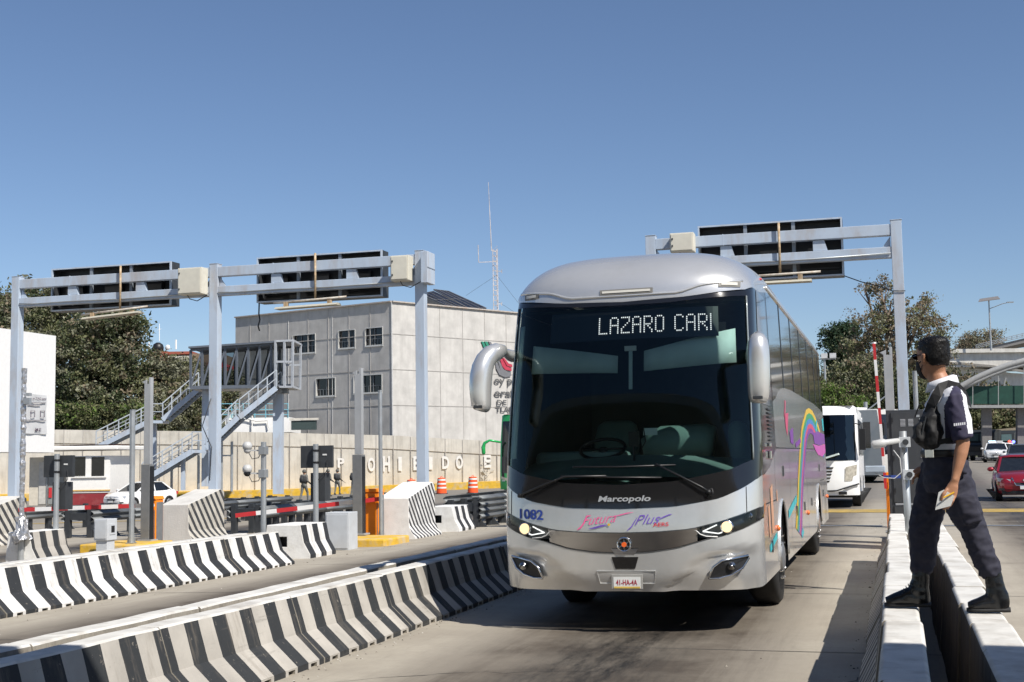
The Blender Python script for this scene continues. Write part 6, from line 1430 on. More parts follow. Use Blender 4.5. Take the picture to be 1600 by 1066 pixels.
# ---- simple coach builder for the buses further back
def coach2(x, y, rz, W, L, H, label, kind):
    r = thing('bus', (x, y, gz(x, y)), label, 'bus', None, rz=rz, world_built=False); r['world_built'] = 0; w = W/2
    if kind == 'green': body = carpaint('green_bus_paint', (.02, .42, .10), .2)
    elif kind == 'grey': body = P('light_grey_bus_paint', (.52, .52, .49), .4, noise=.03)
    else: body = P('white_bus_paint', (.86, .86, .85), .3, noise=.03, coat=.4)
    def fy(z, u):   # raked, bowed front
        return .30*max(0, (z-1.1)/(H-1.1))**1.3+.22*abs(u)**3+(.04 if z < .6 else 0)
    zs = [.38, .6, .9, 1.2, 1.6, 2.0, 2.4, 2.8, H-.18, H-.05, H]
    us_ = [-1, -.97, -.85, -.6, -.3, 0, .3, .6, .85, .97, 1]
    mb = MB(); mb.grid(lambda u, z: (w*u*(1 if z < H-.2 else .97 if z < H-.02 else .9), fy(z, u)+(.05 if z > H-.02 else 0), z), us_, zs)
    for s in (-1, 1): mb.grid(lambda yy, z: (w*s*(1 if z < H-.2 else .97 if z < H-.02 else .9), yy if yy > .5 else fy(z, 1)+(.05 if z > H-.02 else 0), z), [.4, .8, 2, 4, L*.6, L], zs)
    mb.add([(-w*.9, .35, H), (w*.9, .35, H), (w*.9, L, H), (-w*.9, L, H)], [(0, 1, 2, 3)]); mb.add([(-w, L, .38), (w, L, .38), (w, L, H-.2), (-w, L, H-.2)], [(0, 1, 2, 3)])
    mb.build('body', body, r, smooth=True).modifiers.new('e', 'EDGE_SPLIT').split_angle = R_(35)
    zg0, zg1 = (1.42, H-.28) if kind != 'green' else (1.2, H-.34)
    mb = MB(); mb.grid(lambda u, v: (w*u, fy(zg0+(zg1-zg0)*v, u)-.012, zg0+(zg1-zg0)*v), [-.92, -.6, -.3, 0, .3, .6, .92], [k/6 for k in range(7)])
    mb.build('windscreen', glass_mat('bus_screen_glass', (.3, .36, .38)) if kind == 'white' and 'bus_screen_glass' not in bpy.data.materials else (bpy.data.materials.get('bus_screen_glass') if kind == 'white' else m_winglass), r, smooth=True)
    if kind == 'white':
        mb = MB(); mb.grid(lambda u, v: (w*u, fy(1.42+(zg1-1.42)*v, u)-.004, 1.42+(zg1-1.42)*v), [-.94, -.6, -.3, 0, .3, .6, .94], [0, .25, .5, .75, 1]); mb.build('screen_backing', m_black, r, smooth=True)
        mb = MB(); mb.bar((.15, .06, 1.50), (.55, .04, 1.62), .5, .05); mb.build('dash_papers', m_visor, r)
        for k in range(2): mb = MB(); mb.tube([(-.35+.09*k, .10, 1.95), (-.1+.09*k, .26, 3.0)], .014, 6); mb.build('wiper', m_dark, r)
        for k in range(5): mb = MB(); z = 1.18-.10*k; mb.prism([(-w*.70, -.012, z), (w*.32-.03*k, -.012, z), (w*.34-.03*k, -.012, z+.045), (-w*.70, -.012, z+.045)], (0, .03, 0)); mb.build('grille_slot', m_black, r)
        mb = MB(); mb.tube([(-w, .1, .52), (-w*.4, .0, .50), (w*.4, -.005, .52), (w*.62, .0, .60), (w*.995, .15, .72)], .024, 5); mb.build('bumper_line', m_black, r)
        for s in (-1, 1):
            mb = MB(); mb.grid(lambda u, v: (s*w*(.62+.30*u+.04*v), fy(1.0, .62+.34*u)-.012, .80+.42*v+.08*u*v), [0, .5, 1], [0, .5, 1]); mb.build('headlight', P('lamp_glass', (.55, .52, .45), .15, metal=.4, noise=.3, scale=14), r, smooth=True)
            mb = MB(); mb.grid(lambda u, v: (s*w*(.42+.22*u), fy(.5, .5)-.02, .33+.10*v) if False else (s*w*(.45+.22*u), fy(.45, .5)-.03, .42-.02+.09*v), [0, 1], [0, 1]); mb.build('fog_lamp', m_black, r)
        mb = MB(); mb.box(-w*.95, -w*.40, -.035, -.01, .40, .54); mb.build('plate_recess', m_black, r)
    if kind == 'grey':
        for s in (-1, 1):
            mb = MB(); mb.box(min(s*(w+.001), s*(w+.012)), max(s*(w+.001), s*(w+.012)), .9, L-.3, 1.75, H-.65); mb.build('window_band', m_winglass, r)
            red = P('red_swoosh', (.75, .09, .03), .4)
            for pts in ([(.6, .8), (2.5, 1.35), (4.6, 1.7), (4.6, 1.52), (2.6, 1.18), (.8, .7)], [(.8, .35+.3), (2.2, 1.0), (4.0, 1.25), (4.2, 1.08), (2.4, .86), (1.0, .6)], [(2.6, .55), (3.5, .95), (3.7, .9), (2.9, .55)]):
                mb = MB(); mb.add([(s*(w+.006), 1.0+y_*1.0, z_+.1) for y_, z_ in pts], [tuple(range(len(pts)))]); mb.build('red_swoosh', red, r)
        mb = MB(); mb.box(-.5, .5, 2, 4, H+.002, H+.14); mb.build('roof_unit', m_white_clean, r, bevel=.04)
    if kind == 'green':
        mb = MB(); mb.grid(lambda u, v: (w*u, fy(.9+.35*v, u)-.016, .9+.35*v), [-.9, -.4, 0, .4, .9], [0, 1]); mb.build('grille', m_black, r)
        mb = MB(); mb.grid(lambda u, v: (w*u, fy(.75, u)-.016, .70+.06*v+.1*abs(u)), [-.9, -.4, 0, .4, .9], [0, 1]); mb.build('white_trim', m_plate, r)
        for s in (-1, 1):
            mb = MB(); mb.loft([((s*w*.9, .05, 2.75), .05), ((s*(w+.35), -.25, 2.85), .06), ((s*(w+.60), -.30, 2.72), .08), ((s*(w+.68), -.30, 2.5), .11), ((s*(w+.66), -.30, 2.22), .10), ((s*(w+.66), -.30, 2.15), .06)], 12); mb.build('mirror', body, r, smooth=True)
            mb = MB(); mb.grid(lambda u, v: (s*w*(.55+.38*u), fy(.8, .55+.38*u)-.02, .78+.12*u+.14*v), [0, .5, 1], [0, 1]); mb.build('headlight', P('lamp_glass', (.55, .52, .45), .15, metal=.4, noise=.3, scale=14), r)
    else:
        for s in (-1, 1):
            mb = MB(); mb.tube([(s*w*.95, .3, H-.55), (s*(w+.12), .1, H-.6), (s*(w+.14), .08, H-.75)], .02, 6); mb.box(s*(w+.14)-.09, s*(w+.14)+.09, .02, .12, H-1.35, H-.72); mb.build('mirror', m_black, r, bevel=.01)
    for s in (-1, 1):
        if kind == 'white':
            for (ya, yb) in ((1.2, 2.6), (2.7, 4.1), (4.2, 5.6), (5.7, L-.3)): mb = MB(); mb.box(min(s*(w+.001), s*(w+.01)), max(s*(w+.001), s*(w+.01)), ya, yb, 1.55, H-.4); mb.build('side_window', m_winglass, r)
        if kind == 'green': mb = MB(); mb.box(min(s*(w+.001), s*(w+.01)), max(s*(w+.001), s*(w+.01)), 1.0, L-.3, 1.8, H-.4); mb.build('window_band', m_winglass, r)
        for c in (1.6 if kind == 'white' else 2.4, L-2.2):
            mb = MB(); mb.loft([((s*(w-.25), c, .46), .44), ((s*(w+.0), c, .46), .46), ((s*(w+.012), c, .46), .40), ((s*(w+.012), c, .46), .26)], 24); wh = mb.build('wheel', m_rubber, r)
            mb = MB(); mb.loft([((s*(w+.012), c, .46), .26), ((s*(w-.04), c, .46), .18), ((s*(w+.03), c, .46), .10)], 16); mb.build('rim', m_rim, wh)
    mb = MB(); mb.box(-w+.1, w-.1, .5, L-.1, .3, .40); mb.build('underside', m_black, r)
    return r
coach2(-2.12, 40.0, R_(0), 2.2, 7.5, 3.08, 'white minibus with black windscreen following behind the silver coach', 'white')
coach2(.3, 68.5, R_(62), 2.5, 11, 3.72, 'light grey coach with red swooshes turning behind the white minibus', 'grey')
coach2(-17.85, 62.0, R_(-6), 2.5, 12, 4.15, 'green coach with green horn mirrors half hidden behind the silver coach', 'green')
# purple van seen between cabinet and guard
vx = atY(1463, 700, 66).x
pv = thing('van', (vx, 66.0, gz(vx, 66)), 'purple van just visible between the dark cabinet and the guard', 'van')
zv = gz(vx, 66)
mb = MB(); mb.prism([(vx-.95, 66, zv+.35), (vx+.95, 66, zv+.35), (vx+.95, 66, zv+1.4), (vx+.8, 66, zv+1.9), (vx-.8, 66, zv+1.9), (vx-.95, 66, zv+1.4)], (0, 4.4, 0)); mb.build('body', P('purple_paint', (.20, .03, .22), .4), pv, bevel=.08)
mb = MB(); mb.box(vx-.75, vx+.75, 65.96, 65.99, zv+1.25, zv+1.75); mb.build('windscreen', m_winglass, pv)
for k in (-1, 1):
    mb = MB(); mb.box(vx+k*.7-.15, vx+k*.7+.15, 65.95, 65.985, zv+.75, zv+.9); mb.build('headlight', m_plate, pv)
    mb = MB(); mb.cyl((vx+k*.85-.1, 66.8, zv+.33), (vx+k*.85+.1, 66.8, zv+.33), .33, n=18); mb.build('wheel', m_rubber, pv)
# traffic drums
m_drum = P('drum_orange', (.85, .10, .02), .5, noise=.05)
def drum(px, py, label):
    r0 = ray(px, py); t = 50
    for _ in range(60): t = (gz(r0.x*t, r0.y*t)-CAMH)/r0.z
    p = r0*t; x, y, z = p.x, p.y, gz(p.x, p.y)
    d = thing('traffic_drum', (x, y, z), label, 'traffic drum', 'orange traffic drums by the wall')
    mb = MB(); mb.loft([((x, y, z+.05), .32), ((x, y, z+.28), .31), ((x, y, z+.28), .30), ((x, y, z+.52), .29), ((x, y, z+.52), .28), ((x, y, z+.76), .27), ((x, y, z+.76), .26), ((x, y, z+.98), .24), ((x, y, z+1.0), .2)], 24); mb.build('drum_body', m_drum, d, smooth=False)
    for za, ra in ((.34, .309), (.58, .289), (.82, .262)):
        mb = MB(); mb.loft([((x, y, z+za), ra), ((x, y, z+za+.10), ra-.005)], 24); mb.build('reflective_band', m_plate, d)
    mb = MB(); mb.loft([((x, y, z), .40), ((x, y, z+.05), .38)], 20); mb.build('drum_base', m_rubber, d)
    mb = MB(); mb.tube([(x-.06, y, z+1.0), (x-.05, y, z+1.07), (x+.05, y, z+1.07), (x+.06, y, z+1.0)], .018, 6); mb.build('handle', m_drum, d)
drum(690, 772, 'orange and white traffic drum beside the gantry post, left of its neighbour')
drum(739, 771, 'orange and white traffic drum nearest the green coach')
drum(643, 777, 'orange traffic drum whose top shows over the slanted white block')
# ------------------------------------------------------------------ buildings and the retaining wall
m_bldg_l = streaked_concrete('office_concrete_panels', (.50, .48, .45), (.34, .32, .30), .4)
m_wall = streaked_concrete('stained_retaining_wall', (.58, .55, .49), (.26, .23, .19), .7, lvl=(.5, .8))
bb = None
C0 = atD(613, 690, 100); C0.z = 0
# scale so that the corner stands 100 m off along the view
dR = Vector((.5, .866, 0)); dL = Vector((-.9549, .297, 0)); nR = Vector((.866, -.5, 0)); nL = Vector((-.297, -.9549, 0))
C0 = Vector((atD(613, 600, 100).x, atD(613, 600, 100).y, 0))
ztop = onplane(613, 472, C0, nL).z
def onL(px, py): p = onplane(px, py, C0, nL); return (p-C0).dot(dL), p.z
def onR(px, py): p = onplane(px, py, C0, nR); return (p-C0).dot(dR), p.z
WL = onL(368, 503)[0]; WR_ = 34
ofc = thing('office_building', (C0.x, C0.y, 0), 'grey concrete panel office block with small dark windows behind the retaining wall', 'building')
wins = [(458, 523, 493, 552), (529, 516, 555, 544), (571, 512, 598, 540), (494, 591, 524, 619), (553, 586, 597, 614)]
wr = []
for x0, y0, x1, y1 in wins:
    a = onL(x1, y0); b = onL(x0, y1); c_ = onL(x1, y1); d = onL(x0, y0); wr.append((a[0], b[0], (b[1]+c_[1])/2, (a[1]+d[1])/2))
def PL(s, z, o=0): return C0+dL*s+nL*o+Vector((0, 0, z))
def PR(s, z, o=0): return C0+dR*s+nR*o+Vector((0, 0, z))
# left face with window openings: cells of a grid, skipping the windows
ss = sorted(set([0, WL]+[w[0] for w in wr]+[w[1] for w in wr])); zz = sorted(set([0, ztop]+[round(w[2], 3) for w in wr]+[round(w[3], 3) for w in wr]))
mb = MB()
for i in range(len(ss)-1):
    for j in range(len(zz)-1):
        cs, cz = (ss[i]+ss[i+1])/2, (zz[j]+zz[j+1])/2
        if any(w[0] < cs < w[1] and w[2] < cz < w[3] for w in wr): continue
        mb.add([PL(ss[i], zz[j]), PL(ss[i+1], zz[j]), PL(ss[i+1], zz[j+1]), PL(ss[i], zz[j+1])], [(0, 1, 2, 3)])
mb.add([PR(0, 0), PR(WR_, 0), PR(WR_, ztop), PR(0, ztop)], [(0, 1, 2, 3)])
mb.add([PL(WL, 0), PL(WL, 0)+dR*WR_, PL(WL, ztop)+dR*WR_, PL(WL, ztop)], [(0, 1, 2, 3)])
mb.add([PL(0, ztop-.4), PR(WR_, ztop-.4), PR(WR_, ztop-.4)+dL*WL, PL(WL, ztop-.4)], [(0, 1, 2, 3)])
mb.build('wall', m_bldg_l, ofc)
mb = MB()
# parapet cap and panel joints
mb.bar(PL(0, ztop+.05, .0), PL(WL, ztop+.05, .0), .35, .1); mb.bar(PR(0, ztop+.05), PR(WR_, ztop+.05), .35, .1); mb.build('parapet', P('parapet_concrete', (.42, .38, .34), .8, dirt=(.3, .14, .08), dirt_amt=.6, dirt_scale=3), ofc)
m_jt = P('panel_joint', (.38, .36, .335), .9)
m_jtw = P('pale_panel_joint', (.52, .52, .51), .9)
mb = MB()
rowz = [onR(613, y)[1] for y in (521.6, 577, 633)]
for z in rowz: mb.bar(PR(0, z, .004), PR(WR_, z, .004), .05, .06); mb.bar(PL(0, z, .004), PL(WL, z, .004), .05, .06)
s = 0
while s < WR_: mb.bar(PR(s, 0, .004), PR(s, ztop, .004), .04, .05); s += 2.45
s = 0
while s < WL: mb.bar(PL(s, 0, .004), PL(s, ztop, .004), .04, .05); s += 2.2
mb.build('joint', m_jt, ofc)
mb = MB(); mb.bar(PL(.0, 0, .008), PL(.0, ztop, .008), .06, .1)
for s in (WL*.36, WL*.64): mb.bar(PL(s, 0, .006), PL(s, ztop, .006), .03, .05)
mb.build('joint', m_jtw, ofc)
for k, w in enumerate(wr):
    s0_, s1_, z0_, z1_ = w
    f = MB()
    for a, b in ((PL(s0_, z0_, .02), PL(s1_, z0_, .02)), (PL(s0_, z1_, .02), PL(s1_, z1_, .02)), (PL(s0_, z0_, .02), PL(s0_, z1_, .02)), (PL(s1_, z0_, .02), PL(s1_, z1_, .02))): f.bar(a, b, .035, .08)
    wi = f.build('window', P('window_frame_pale', (.52, .52, .50), .5), ofc)
    off = (C0.x, C0.y, 0)
    g_ = MB(); g_.bar(PL(s0_-.05, z0_-.07, .04), PL(s1_+.05, z0_-.07, .04), .12, .05); g_.build('sill', P('window_frame_pale', (.52, .52, .50), .5), wi, off=(C0.x, C0.y, 0))
    g_ = MB(); g_.add([PL(s0_, z0_, -.18), PL(s1_, z0_, -.18), PL(s1_, z1_, -.18), PL(s0_, z1_, -.18)], [(0, 1, 2, 3)]); g_.build('pane', m_winglass, wi, off=off)
    g_ = MB(); n = 3 if k in (0, 4) else 2
    for q in range(1, n): t = s0_+(s1_-s0_)*q/n; g_.bar(PL(t, z0_, -.12), PL(t, z1_, -.12), .05, .05)
    zm = z0_+(z1_-z0_)*.38; g_.bar(PL(s0_, zm, -.12), PL(s1_, zm, -.12), .04, .04)
    for q in range(1, 6): t = s0_+(s1_-s0_)*q/6; g_.bar(PL(t, z0_, -.12), PL(t, zm, -.12), .03, .03)
    g_.build('mullion', P('mullion_grey', (.16, .17, .18), .5), wi, off=off)
    g_ = MB()
    for (a, b) in ((PL(s0_, z0_), PL(s0_, z1_)), (PL(s1_, z0_), PL(s1_, z1_))): g_.add([a, b, b-nL*.18, a-nL*.18], [(0, 1, 2, 3)])
    for (a, b) in ((PL(s0_, z0_), PL(s1_, z0_)), (PL(s0_, z1_), PL(s1_, z1_))): g_.add([a, b, b-nL*.18, a-nL*.18], [(0, 1, 2, 3)])
    g_.build('reveal', m_bldg_l, wi, off=off)
# vent opening low on the left face
a = onL(495, 656); b = onL(453, 671)
# emblem and letters on the right face: tricolour bars and raised lettering, as far as visible beside the mirror
em = thing('wall_emblem', tuple(PR(onR(775, 560)[0], onR(775, 560)[1], .1)), 'green grey and red striped emblem on the office wall behind the coach mirror', 'emblem')
def pr(px, py, o=.12): s_, z_ = onR(px, py); return PR(s_, z_, o)
for pts, c_ in (([(751, 534), (754, 534), (762, 552), (758, 552)], 'g'), ([(756, 534), (760, 534), (768, 552), (764, 552)], 'g'), ([(762, 534), (766, 535), (772, 550), (769, 551)], 's'),
               ([(779, 558), (783, 560), (790, 573), (798, 576), (798, 580), (788, 578), (783, 572)], 'r'), ([(784, 559), (787, 560), (793, 568), (799, 570), (799, 574), (791, 572)], 'r'), ([(773, 566), (777, 570), (781, 580), (790, 586), (797, 584), (797, 588), (788, 590), (779, 586), (774, 576)], 's'), ([(776, 562), (780, 566), (785, 577), (793, 582), (797, 581), (797, 584), (790, 586), (781, 580)], 's')):
    mb = MB(); mb.prism([pr(x, y) for x, y in pts], nR*-.1); mb.build('bar', {'g': P('sign_green', (.03, .22, .14), .5), 's': P('sign_grey', (.16, .16, .17), .5), 'r': P('sign_red', (.42, .04, .07), .5)}[c_], em)
lt = thing('wall_lettering', tuple(PR(onR(785, 610)[0], onR(785, 610)[1], .1)), 'dark raised letters on the office wall behind the coach mirror', 'lettering')
for s_, px, py, x1, hpx in (('oy pu', 771, 604, 806, 12), ('eral', 771, 620, 800, 12), ('P.', 736, 633, 743, 8), ('DE', 775, 633, 790, 8), ('TLAL', 773, 644, 800, 9)):
    a = pr(px, py); b = pr(x1, py+(x1-px)*.02); top = pr(px, py-hpx)
    mb = MB(); text_box(mb, s_, a, (b-a).normalized(), (0, 0, 1), w=(b-a).length, h=(top.z-a.z), bold=.02); mb.build('word', P('letter_dark', (.10, .10, .10), .5), lt)
# solar panels on the roof
sp = thing('solar_array', (C0.x, C0.y, ztop), 'dark tilted solar panels on the office roof, left of the radio mast', 'solar panel')
def rp_(px, py, s_): # point on a vertical plane parallel to the right face set back s_ metres
    return onplane(px, py, C0-nR*s_, nR)
for pts, sb_ in (([(694, 451), (718, 454), (760, 483), (732, 483)], 3.0), ([(674, 458), (694, 454), (732, 483), (700, 480)], 2.2)):
    q = [rp_(x, y, sb_) for x, y in pts]; q = [q[0]-nR*1.4, q[1]-nR*1.4, q[2], q[3]]
    mb = MB(); mb.prism(q, Vector((0, 0, .08))); pn_ = mb.build('panel', P('solar_cell', (.018, .022, .035), .15, noise=.3, spec=.7), sp)
    mb = MB()
    for t in (0, .33, .66, 1): mb.bar(q[0].lerp(q[1], t)+Vector((0, 0, .1)), q[3].lerp(q[2], t)+Vector((0, 0, .1)), .06, .03)
    for t in (0, .5, 1): mb.bar(q[0].lerp(q[3], t)+Vector((0, 0, .1)), q[1].lerp(q[2], t)+Vector((0, 0, .1)), .06, .03)
    mb.build('panel_frame', P('solar_frame', (.12, .12, .13), .4), sp)
q0 = rp_(674, 458, 2.2)-nR*1.4; mb = MB(); mb.prism([q0, rp_(674, 480, 2.2)-nR*1.4, rp_(700, 480, 2.2)], Vector(dR)*.05); mb.bar(q0, rp_(674, 480, 2.2)-nR*1.4, .08, .08); mb.build('stand', m_dark, sp)
# lattice mast with whip antenna
mbp = rp_(776, 485, 6); mz = mbp.z
mast = thing('radio_mast', tuple(mbp), 'slim lattice radio mast with long whip antenna on the office roof', 'antenna mast')
def mp(px, py): return onplane(px, py, mbp, -cF)
m_mast = P('mast_white_red', (.55, .50, .48), .5, noise=.3, scale=2)
mb = MB(); bz, tz = mz, mp(776, 388).z; w_ = .22; cx_, cy_ = mbp.x, mbp.y
for dx, dy in ((-w_, -w_), (w_, -w_), (0, w_)): mb.cyl((cx_+dx, cy_+dy, bz), (cx_+dx, cy_+dy, tz), .035, n=6)
k = bz
while k < tz-.1:
    mb.bar((cx_-w_, cy_-w_, k), (cx_+w_, cy_-w_, k), .04, .04); mb.bar((cx_-w_, cy_-w_, k), (cx_, cy_+w_, k), .04, .04); mb.bar((cx_+w_, cy_-w_, k), (cx_, cy_+w_, k), .04, .04); mb.bar((cx_-w_, cy_-w_, k), (cx_+w_, cy_-w_, k+.45), .025, .025); k += .45
mb.build('lattice', m_mast, mast)
mb = MB(); a = mp(768, 392); b = mp(763, 285); mb.cyl(a, b, .045, .02, 6); mb.bar(a, a+Vector((.3, 0, 0)), .03, .03); mb.build('whip', m_mast, mast)
mb = MB(); a = mp(748, 410); mb.bar(a, mp(776, 409), .05, .05); mb.cyl(a, mp(747, 383), .035, n=6); mb.build('side_aerial', m_mast, mast)
mb = MB()
for y in (424, 475): mb.bar(mp(776, y), mp(784, y), .05, .05); mb.bar(mp(784, y-3), mp(784, y+3), .05, .05)
mb.build('bracket', m_mast, mast)
mb = MB(); mb.bar(mp(776, 430), mp(728, 462), .02, .02); mb.bar(mp(776, 430), mp(815, 480), .02, .02); mb.bar(mp(776, 470), mp(815, 495), .02, .02); mb.build('guy_wire', m_dark, mast)
# retaining wall along the back, at a constant distance from the camera
WD = 96.0
def wp(px, z=0): 
    p = onplane(px, 700, cF*WD/1.0, cF.copy()); 
    fx = Vector((cF.x, cF.y, 0)).normalized(); p = onplane(px, 715, fx*WD, fx); return Vector((p.x, p.y, z))
fxy = Vector((cF.x, cF.y, 0)).normalized(); rxy = Vector((fxy.y, -fxy.x, 0))
def wz(px, py): fx = fxy; return onplane(px, py, fx*WD, fx).z
wall = thing('retaining_wall', tuple(wp(500, -.9)), 'long stained concrete retaining wall behind the lanes with painted white letters', 'wall')
prof = [(-60, 671), (88, 672), (350, 675), (450, 677), (613, 681), (771, 690), (1000, 697)]
mb = MB()
for (xa, ya), (xb, yb) in zip(prof, prof[1:]):
    n = 3
    for i in range(n):
        pa_, pb_ = xa+(xb-xa)*i/n, xa+(xb-xa)*(i+1)/n; za = wz(pa_, ya+(yb-ya)*i/n); zb = wz(pb_, ya+(yb-ya)*(i+1)/n)
        A, B_ = wp(pa_), wp(pb_)
        mb.add([A+Vector((0, 0, -1.2)), B_+Vector((0, 0, -1.2)), B_+Vector((0, 0, zb)), A+Vector((0, 0, za)), A+fxy*.5+Vector((0, 0, za)), B_+fxy*.5+Vector((0, 0, zb))], [(0, 1, 2, 3), (3, 2, 5, 4)])
mb.build('wall_body', m_wall, wall)
mb = MB()
for (xa, ya), (xb, yb) in zip(prof, prof[1:]):   # slightly proud upper course
    A, B_ = wp(xa)-fxy*.06, wp(xb)-fxy*.06; za = wz(xa, ya)+.02; zb = wz(xb, yb)+.02; h = 1.0
    mb.add([A+Vector((0, 0, za-h)), B_+Vector((0, 0, zb-h)), B_+Vector((0, 0, zb)), A+Vector((0, 0, za)), A+fxy*.6+Vector((0, 0, za)), B_+fxy*.6+Vector((0, 0, zb)), A+fxy*.06+Vector((0, 0, za-h)), B_+fxy*.06+Vector((0, 0, zb-h))], [(0, 1, 2, 3), (3, 2, 5, 4), (0, 1, 7, 6)])
mb.build('coping', m_wall, wall)
mb = MB()
for px in [345+27*i for i in range(24)]+[100+30*i for i in range(8)]:
    A = wp(px)-fxy*.065; mb.bar(A+Vector((0, 0, -1)), A+Vector((0, 0, lin(px, [(a, wz(a, b)) for a, b in prof]))), .04, .03)
mb.build('joint', m_jt, wall)
# painted capitals
m_let = P('painted_letter_white', (.72, .71, .69), .8, noise=.06)
LT = [('P', 533, 716, 731), ('R', 560, 715, 736), ('O', 580.5, 715, 737), ('H', 604, 713, 737), ('I', 628, 714, 736), ('B', 651.5, 713, 735), ('I', 676, 714, 734), ('D', 696.5, 713, 733), ('O', 718, 712, 733), ('E', 762, 711, 731)]
for ch, px, y0, y1 in LT:
    A = onplane(px-5.5, y1, (fxy*(WD-.09)), fxy); Bp = onplane(px+5.5, y1, (fxy*(WD-.09)), fxy); T_ = onplane(px-5.5, y0, (fxy*(WD-.09)), fxy)
    mb = MB(); text_box(mb, ch, A, (Bp-A).normalized(), (0, 0, 1), w=(Bp-A).length*(.5 if ch == 'I' else 1), h=T_.z-A.z, bold=.035); mb.build('painted_letter', m_let, wall)
mb = MB(); rr = random.Random(3)
for i in range(26):
    px = 758+rr.gauss(0, 4); py = 738+rr.uniform(-16, 14); A = onplane(px, py, fxy*(WD-.085), fxy); B_ = onplane(px+rr.uniform(-6, 6), py+rr.uniform(-6, 6), fxy*(WD-.085), fxy); mb.bar(A, B_, .05, .01)
mb.build('paint_scrawl', P('dark_paint', (.06, .06, .06), .8), wall)
# yellow kerb and walkway in front of the wall
mb = MB()
for a, b in zip(range(-60, 860, 60), range(0, 920, 60)):
    A, B_ = wp(a)-fxy*2.0, wp(b)-fxy*2.0; za, zb = gz(A.x, A.y), gz(B_.x, B_.y); K = .5
    mb.add([A+Vector((0, 0, za-.1)), B_+Vector((0, 0, zb-.1)), B_+Vector((0, 0, zb+K)), A+Vector((0, 0, za+K)), B_+fxy*2+Vector((0, 0, zb+K)), A+fxy*2+Vector((0, 0, za+K))], [(0, 1, 2, 3), (3, 2, 4, 5)])
o = mb.build('yellow_kerb', m_yellow, off=tuple(wp(400)-fxy*2)); tag(o, 'long worn yellow kerb at the foot of the retaining wall', 'kerb')
# white tank house with blue rail, behind the wall top near the stairs
def box_at(name, x0, y0, x1, y1, D, depth, mtl, par=None, bevel=0):
    A = onplane(x0, y1, fxy*D, fxy); B_ = onplane(x1, y0, fxy*D, fxy); mb = MB()
    q = [A, Vector((B_.x, B_.y, A.z)), B_, Vector((A.x, A.y, B_.z))]; mb.prism(q, fxy*depth); return mb.build(name, mtl, par, bevel=bevel) if par else mb
th = thing('pump_house', tuple(onplane(400, 675, fxy*98, fxy)), 'low white pump house with pale blue railing above the retaining wall', 'building')
box_at('wall', 352, 652, 453, 677, 98, 5, m_white_clean, th)
m_blue = P('light_blue_rail', (.18, .45, .55), .5)
mb = MB()
for y in (631, 640, 648): mb.bar(onplane(345, y, fxy*98, fxy), onplane(450, y, fxy*98, fxy), .05, .05)
for x in (345, 362, 380, 398, 415, 432, 450): mb.bar(onplane(x, 630, fxy*98, fxy), onplane(x, 653, fxy*98, fxy), .05, .05)
mb.build('railing', m_blue, th)
mb = MB(); mb.tube([onplane(378, 657, fxy*97.9, fxy), onplane(386, 654, fxy*97.8, fxy), onplane(400, 658, fxy*97.8, fxy), onplane(418, 657, fxy*97.8, fxy), onplane(420, 668, fxy*97.8, fxy)], .06, 6); mb.tube([onplane(394, 650, fxy*97.8, fxy), onplane(394, 675, fxy*97.8, fxy)], .05, 6); mb.build('pipe', m_white, th)
gar = thing('garage_recess', tuple(onplane(473, 671, fxy*97, fxy)), 'dark opening with pale frame at the foot of the office block', 'opening')
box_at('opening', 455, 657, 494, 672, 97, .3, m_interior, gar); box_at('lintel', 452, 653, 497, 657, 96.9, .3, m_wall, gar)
# ---- steel stairs and enclosed footbridge
m_st = m_bluegrey
D1 = 84.0
def q1(px, py, D=D1): return onplane(px, py, fxy*D, fxy)
fb = thing('footbridge', tuple(q1(435, 768)), 'enclosed steel footbridge with lattice sides and long open stairs in front of office', 'footbridge')
# corridor
cz0, cz1 = q1(300, 606).z, q1(300, 546).z
dep = 3.0
def cor(px, py, k): return q1(px, py)+fxy*(dep*k)
mb = MB()
for k in (0, 1):
    mb.bar(cor(298, 547, k), cor(445, 536, k), .16, .16); mb.bar(cor(298, 606, k), cor(458, 603, k), .2, .22)
    xs_ = [298, 316, 334, 352, 370, 388, 406, 424, 432]
    for i, x in enumerate(xs_): mb.bar(cor(x, 547-(x-298)*.08, k), cor(x, 606, k), .13, .13)
    for i in range(len(xs_)-1): mb.bar(cor(xs_[i], 605, k), cor(xs_[i+1], 545, k), .1, .1)
mb.build('truss', P('dark_truss_paint', (.10, .115, .14), .5, noise=.1), fb)
mb = MB(); a, b, c_, d = cor(296, 545, -.1), cor(460, 534, -.1), cor(460, 534, 1.1), cor(296, 545, 1.1); mb.prism([a, b, c_, d], (0, 0, .12)); mb.build('corridor_roof', P('dark_truss_paint', (.10, .115, .14), .5), fb)
mb = MB(); a, b, c_, d = cor(298, 606, 0), cor(455, 603, 0), cor(455, 603, 1), cor(298, 606, 1); mb.prism([a, b, c_, d], (0, 0, -.12)); mb.build('corridor_floor', m_steelgrey, fb)
mb = MB(); mb.add([cor(300, 604, .98), cor(432, 604, .98), cor(432, 538, .98), cor(300, 548, .98)], [(0, 1, 2, 3)]); mb.build('mesh_panel', glass_mat('smoked_panel', (.28, .30, .31), (.3, .3, .3)), fb)
